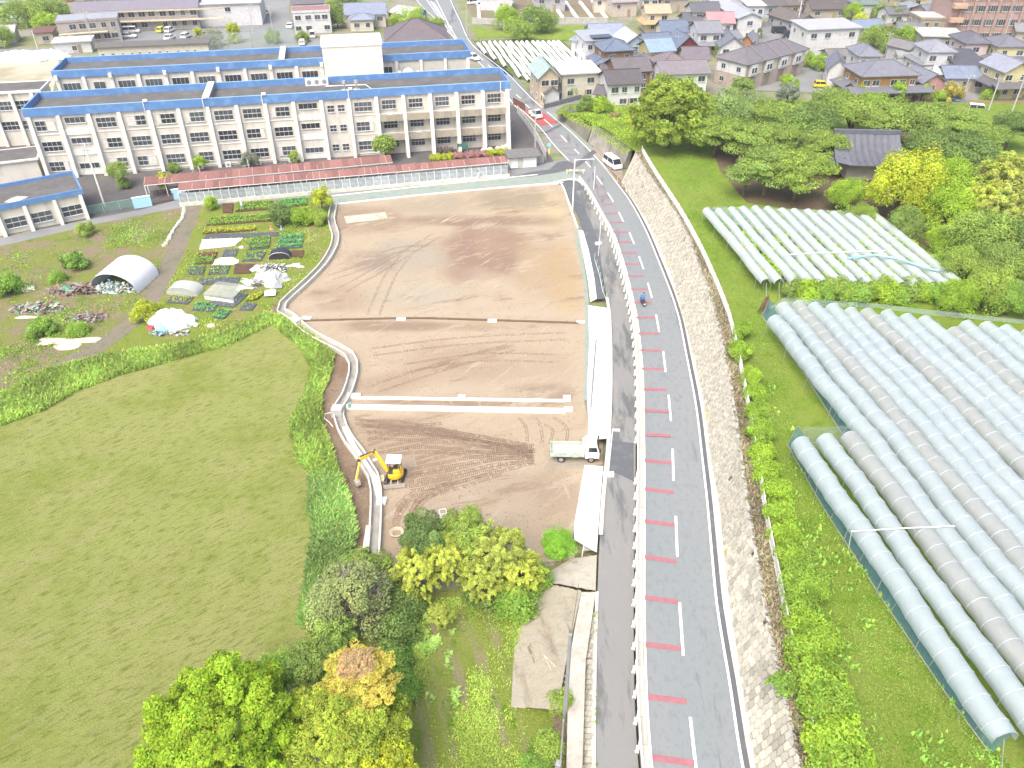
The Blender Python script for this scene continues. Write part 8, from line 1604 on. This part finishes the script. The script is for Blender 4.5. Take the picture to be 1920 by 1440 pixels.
# tarp covered heap on the near side and rubbish on the weedy field
rag('tarp_heap', 'white tarpaulin heap at the edge of the tall grass', 'covered heap', 322, 606, 2.9, 1.9, 1.7, m_wpl, 12, .15); rag('blue_tarp_flap', 'light blue tarpaulin hanging on the left of the white heap', 'tarpaulin', 312, 616, 1.7, .9, .95, m_blu, 13, .3); heap('mixed_rubbish', 'small mixed rubbish in front of the tarpaulin heap', 318, 626, 2.7, .6, .6, [m_wpl, m_gry, m_blu, m_gry], 110, 14, (.1, .35)); rag('black_sheet', 'dark grey sheet on the right of the tarpaulin heap', 'plastic sheet', 345, 612, .9, .5, .5, M_gry if 'M_gry' in globals() else M_grey, 15, .2)
for k, (a, b, c, tx) in enumerate([(282, 617, (.6, .12, .16), 'small red crate left of the tarpaulin heap'), (357, 598, (.62, .3, .32), 'pinkish bucket behind the tarpaulin heap'), (368, 612, (.78, .78, .76), 'white bag right of the tarpaulin heap'), (395, 611, (.7, .72, .5), 'pale lid lying on the grass'), (528, 430, (.25, .4, .7), 'blue cone in the garden'), (509, 430, (.75, .3, .2), 'orange cone in the garden'), (522, 421, (.8, .8, .8), 'white bag beside the blue cone'), (407, 378, (.8, .8, .8), 'white ball-like bag at the lane edge')]):
    m = mat('plastic_%d' % k, c, .5, .05)
    if 'cone' in tx: o = MB().tube([(0, 0, 0), (0, 0, .05), (0, 0, .06), (0, 0, .7)], [.3, .3, .16, .04], 10).build('traffic_cone', m)
    elif 'crate' in tx: o = MB().box(-.35, .35, -.25, .25, 0, .08).box(-.35, .35, -.25, -.2, .081, .4).box(-.35, .35, .2, .25, .081, .4).box(-.35, -.3, -.199, .199, .081, .4).box(.3, .35, -.199, .199, .081, .4).build('crate', m)
    elif 'lid' in tx: o = MB().tube([(0, 0, 0), (0, 0, .06), (0, 0, .09)], [.45, .45, .1], 14).build('lid', m)
    elif 'bucket' in tx: o = MB().tube([(0, 0, 0), (0, 0, .4), (0, 0, .4), (0, 0, .1)], [.2, .3, .26, .18], 12).build('bucket', m)
    else: o = MB().tube([(0, 0, 0), (0, 0, .15), (0, 0, .4), (0, 0, .5)], [.2, .35, .28, .08], 9).build('bag', m, smooth_=True)
    o.location = P(a, b); tag(o, tx, tx.split()[1] if 'bag' not in tx else 'bag')
t = thing('furled_banner', 'furled green and white banner standing in the upper garden', 'banner', P(455, 394)); MB().tube([(0, 0, 0), (0, 0, .9)], .22, 8).build('green_part', m_grn, t); MB().tube([(0, 0, .9), (0, 0, 1.9)], [.2, .12], 8).build('white_part', m_wpl, t)
heap('brushwood_heap', 'brown brushwood heap left of the large white tunnel', 142, 545, 3.6, 1.2, .8, [m_brush, m_brush, m_gry], 420, 20, (.15, .6)); heap('brushwood_heap', 'brown branches and scrap with green and yellow plastic', 72, 580, 3.8, 1.4, .8, [m_brush, m_brush, m_gry, m_brush, m_tann, m_gry, m_grn], 420, 21, (.12, .4)); heap('white_rubbish', 'white crumpled rubbish at the far left of the field', 48, 543, 1.3, .7, .5, [m_wpl, m_tann], 60, 22, (.2, .5)); heap('grey_brush', 'flat heap of grey twigs right of the coloured rubbish', 165, 597, 2.4, 1.3, .4, [m_gry, m_brush], 280, 23, (.1, .4)); rag('green_sheet', 'strip of green plastic on the brushwood', 'plastic sheet', 128, 548, .9, .3, .9, m_grn, 24, .5)
rag('straw_patch', 'pale straw mound beside the lower dirt path', 'straw mound', 130, 642, 3.0, 1.2, .15, m_tann, 25, .4); rag('straw_patch', 'second pale straw mound farther left', 'straw mound', 92, 640, 1.6, .7, .15, m_tann, 26, .4); rag('plank_pile', 'pale boards lying below the coloured rubbish', 'boards', 52, 595, 1.6, .35, .15, m_tann, 27, .2)
# stone edging on the dirt path
mb = MB(); t = thing('stone_edging', 'line of pale stones edging the dirt path top', 'stone edging', P(330, 425)); L = resample(smooth(poly([(346, 392), (341, 412), (328, 430), (318, 448), (308, 462)])), .75)
sm = block_mesh(77); sm.materials.clear(); sm.materials.append(M_conc)
for p in L: o = obj('stone', sm, None, t); o.location = p - t.location + Vector((rnd.uniform(-.1, .1), 0, .1)); o.scale = (.4, .6, .35); o.rotation_euler.z = rnd.uniform(0, 3)
# site bits: hose, ladder, boards, pipe
hs_ = MB()
for k in range(4):
    r_ = .42 + k * .06; hs_.tube([(math.cos(a * .35) * r_, math.sin(a * .35) * r_ * .95, .05 + .05 * k + .02 * math.sin(a)) for a in range(19)], .035, 6, False)
o = hs_.build('coiled_hose', mat('beige_hose', (.52, .44, .33), .7)); o.location = P(744, 1000, .05); tag(o, 'coiled beige hose on the soil left of the bamboo', 'hose')
t = thing('hand_barrow', 'small metal frame cart lying above the bamboo clump', 'hand cart', P(832, 968, .05), R(15)); MB().bar((-.3, -.5, .15), (-.3, .6, .3), .04).bar((.3, -.5, .15), (.3, .6, .3), .04).bar((-.3, .6, .3), (.3, .6, .3), .04).bar((-.3, .1, .22), (.3, .1, .22), .04).build('frame', M_white, t); MB().box(-.28, .28, -.5, .05, .05, .2).build('tray', M_steel, t)
slab('board', 'pale yellow board on the soil left of the digger blade', 'board', 716, 897, .45, .9, .05, mat('yellow_board', (.62, .56, .36), .8), 15); slab('board', 'pale board beside the digger arm shadow', 'board', 704, 862, .7, .4, .05, M_conc, 30)
slab('form_board', 'long pale form board along the near end of the channel', 'board', 689, 1010, .55, 2.9, .15, M_conc, 2)
o = MB().tube([P(a, b, .1) for a, b in [(622, 773), (610, 776), (608, 784), (618, 792), (624, 800)]], .04, 6).build('pipe', M_newconc); tag(o, 'thin white pipe curling left from the grey inlet box', 'pipe')
slab('valve_box', 'small green grey valve on the thick kerb by the channel', 'valve', 656, 763, .3, .3, .5, mat('teal_valve', (.2, .38, .38), .5), 0, z=.3)
for k, (a, b, c, d) in enumerate([(1022, 1230, 1062, 1270), (1020, 1228, 1050, 1290), (1055, 1275, 1075, 1300)]):
    o = MB().tube([P(a, b, .9), P(c, d, 1.1)], .04, 5).build('bamboo_stick', M_tann if 'M_tann' in globals() else m_tann); tag(o, ['thin stick lying on the mortar bank, upper one', 'thin stick lying on the mortar bank, lower one', 'short stick by the bush at the grey pole'][k], 'stick')
rag('blue_tarp', 'blue tarpaulin covering the ground at the top edge beside the road', 'tarpaulin', 925, 6, 7, 5, 1.2, m_blu, 30, .2); rag('blue_sheet', 'blue sheet under the trees by the garage pole', 'tarpaulin', 1793, 186, 1.6, 1.2, .6, m_blu, 31, .3); rag('blue_sheet', 'blue and white sheet beside the white kei van', 'tarpaulin', 1848, 216, 2.2, 1.0, .2, m_blu, 32, .3)
t = thing('play_pavilion', 'row of light blue umbrellas behind the clipped tree screen', 'awning', P(35, 44)); 
for k in range(6): o = MB().tube([(k * 2.6 - 6, 0, 1.8), (k * 2.6 - 6, 0, 2.5)], [1.25, .05], 8).build('canopy', mat('cyan_canopy', (.3, .68, .78), .5), t); MB().tube([(k * 2.6 - 6, 0, 0), (k * 2.6 - 6, 0, 1.8)], .04).build('stem', M_steel, o)
for k, (a, b, rx, ry, h) in enumerate([(8, 112, 6, 3, 1.5), (42, 112, 7, 3.5, 2), (92, 108, 6, 2.5, 1.8)]): rag('white_cover', 'white sheeted mound on the sand yard, %s from the left' % ordinal(k), 'covered mound', a, b, rx, ry, h, m_wpl, 40 + k, .1)
t = thing('shed', 'small blue sided shed at the right edge among the shrubs', 'shed', P(1900, 560, zplat), R(10)); MB().box(0, 3, 0, 3, 0, 2.3).build('wall', mat('blue_grey_wall', (.3, .38, .46), .8), t); MB().box(-.3, 3.3, -.3, 3.3, 2.303, 2.45).build('roof', M_newconc, t)
# ================================================================ AIR
hb = MB().box(-1500, 1500, -60 + 3, 2600, -1.0, 62).build('haze', None)
m = bpy.data.materials.new('haze_air'); m.use_nodes = True; n = m.node_tree.nodes; n.remove(n['Principled BSDF'])
v = n.new('ShaderNodeVolumePrincipled'); v.inputs['Color'].default_value = (.97, .98, 1, 1); v.inputs['Density'].default_value = .0003; v.inputs['Anisotropy'].default_value = .2
m.node_tree.links.new(v.outputs[0], n['Material Output'].inputs['Volume']); hb.data.materials.clear(); hb.data.materials.append(m); hb['kind'] = 'stuff'; hb['label'] = 'thin pale haze over the whole town'
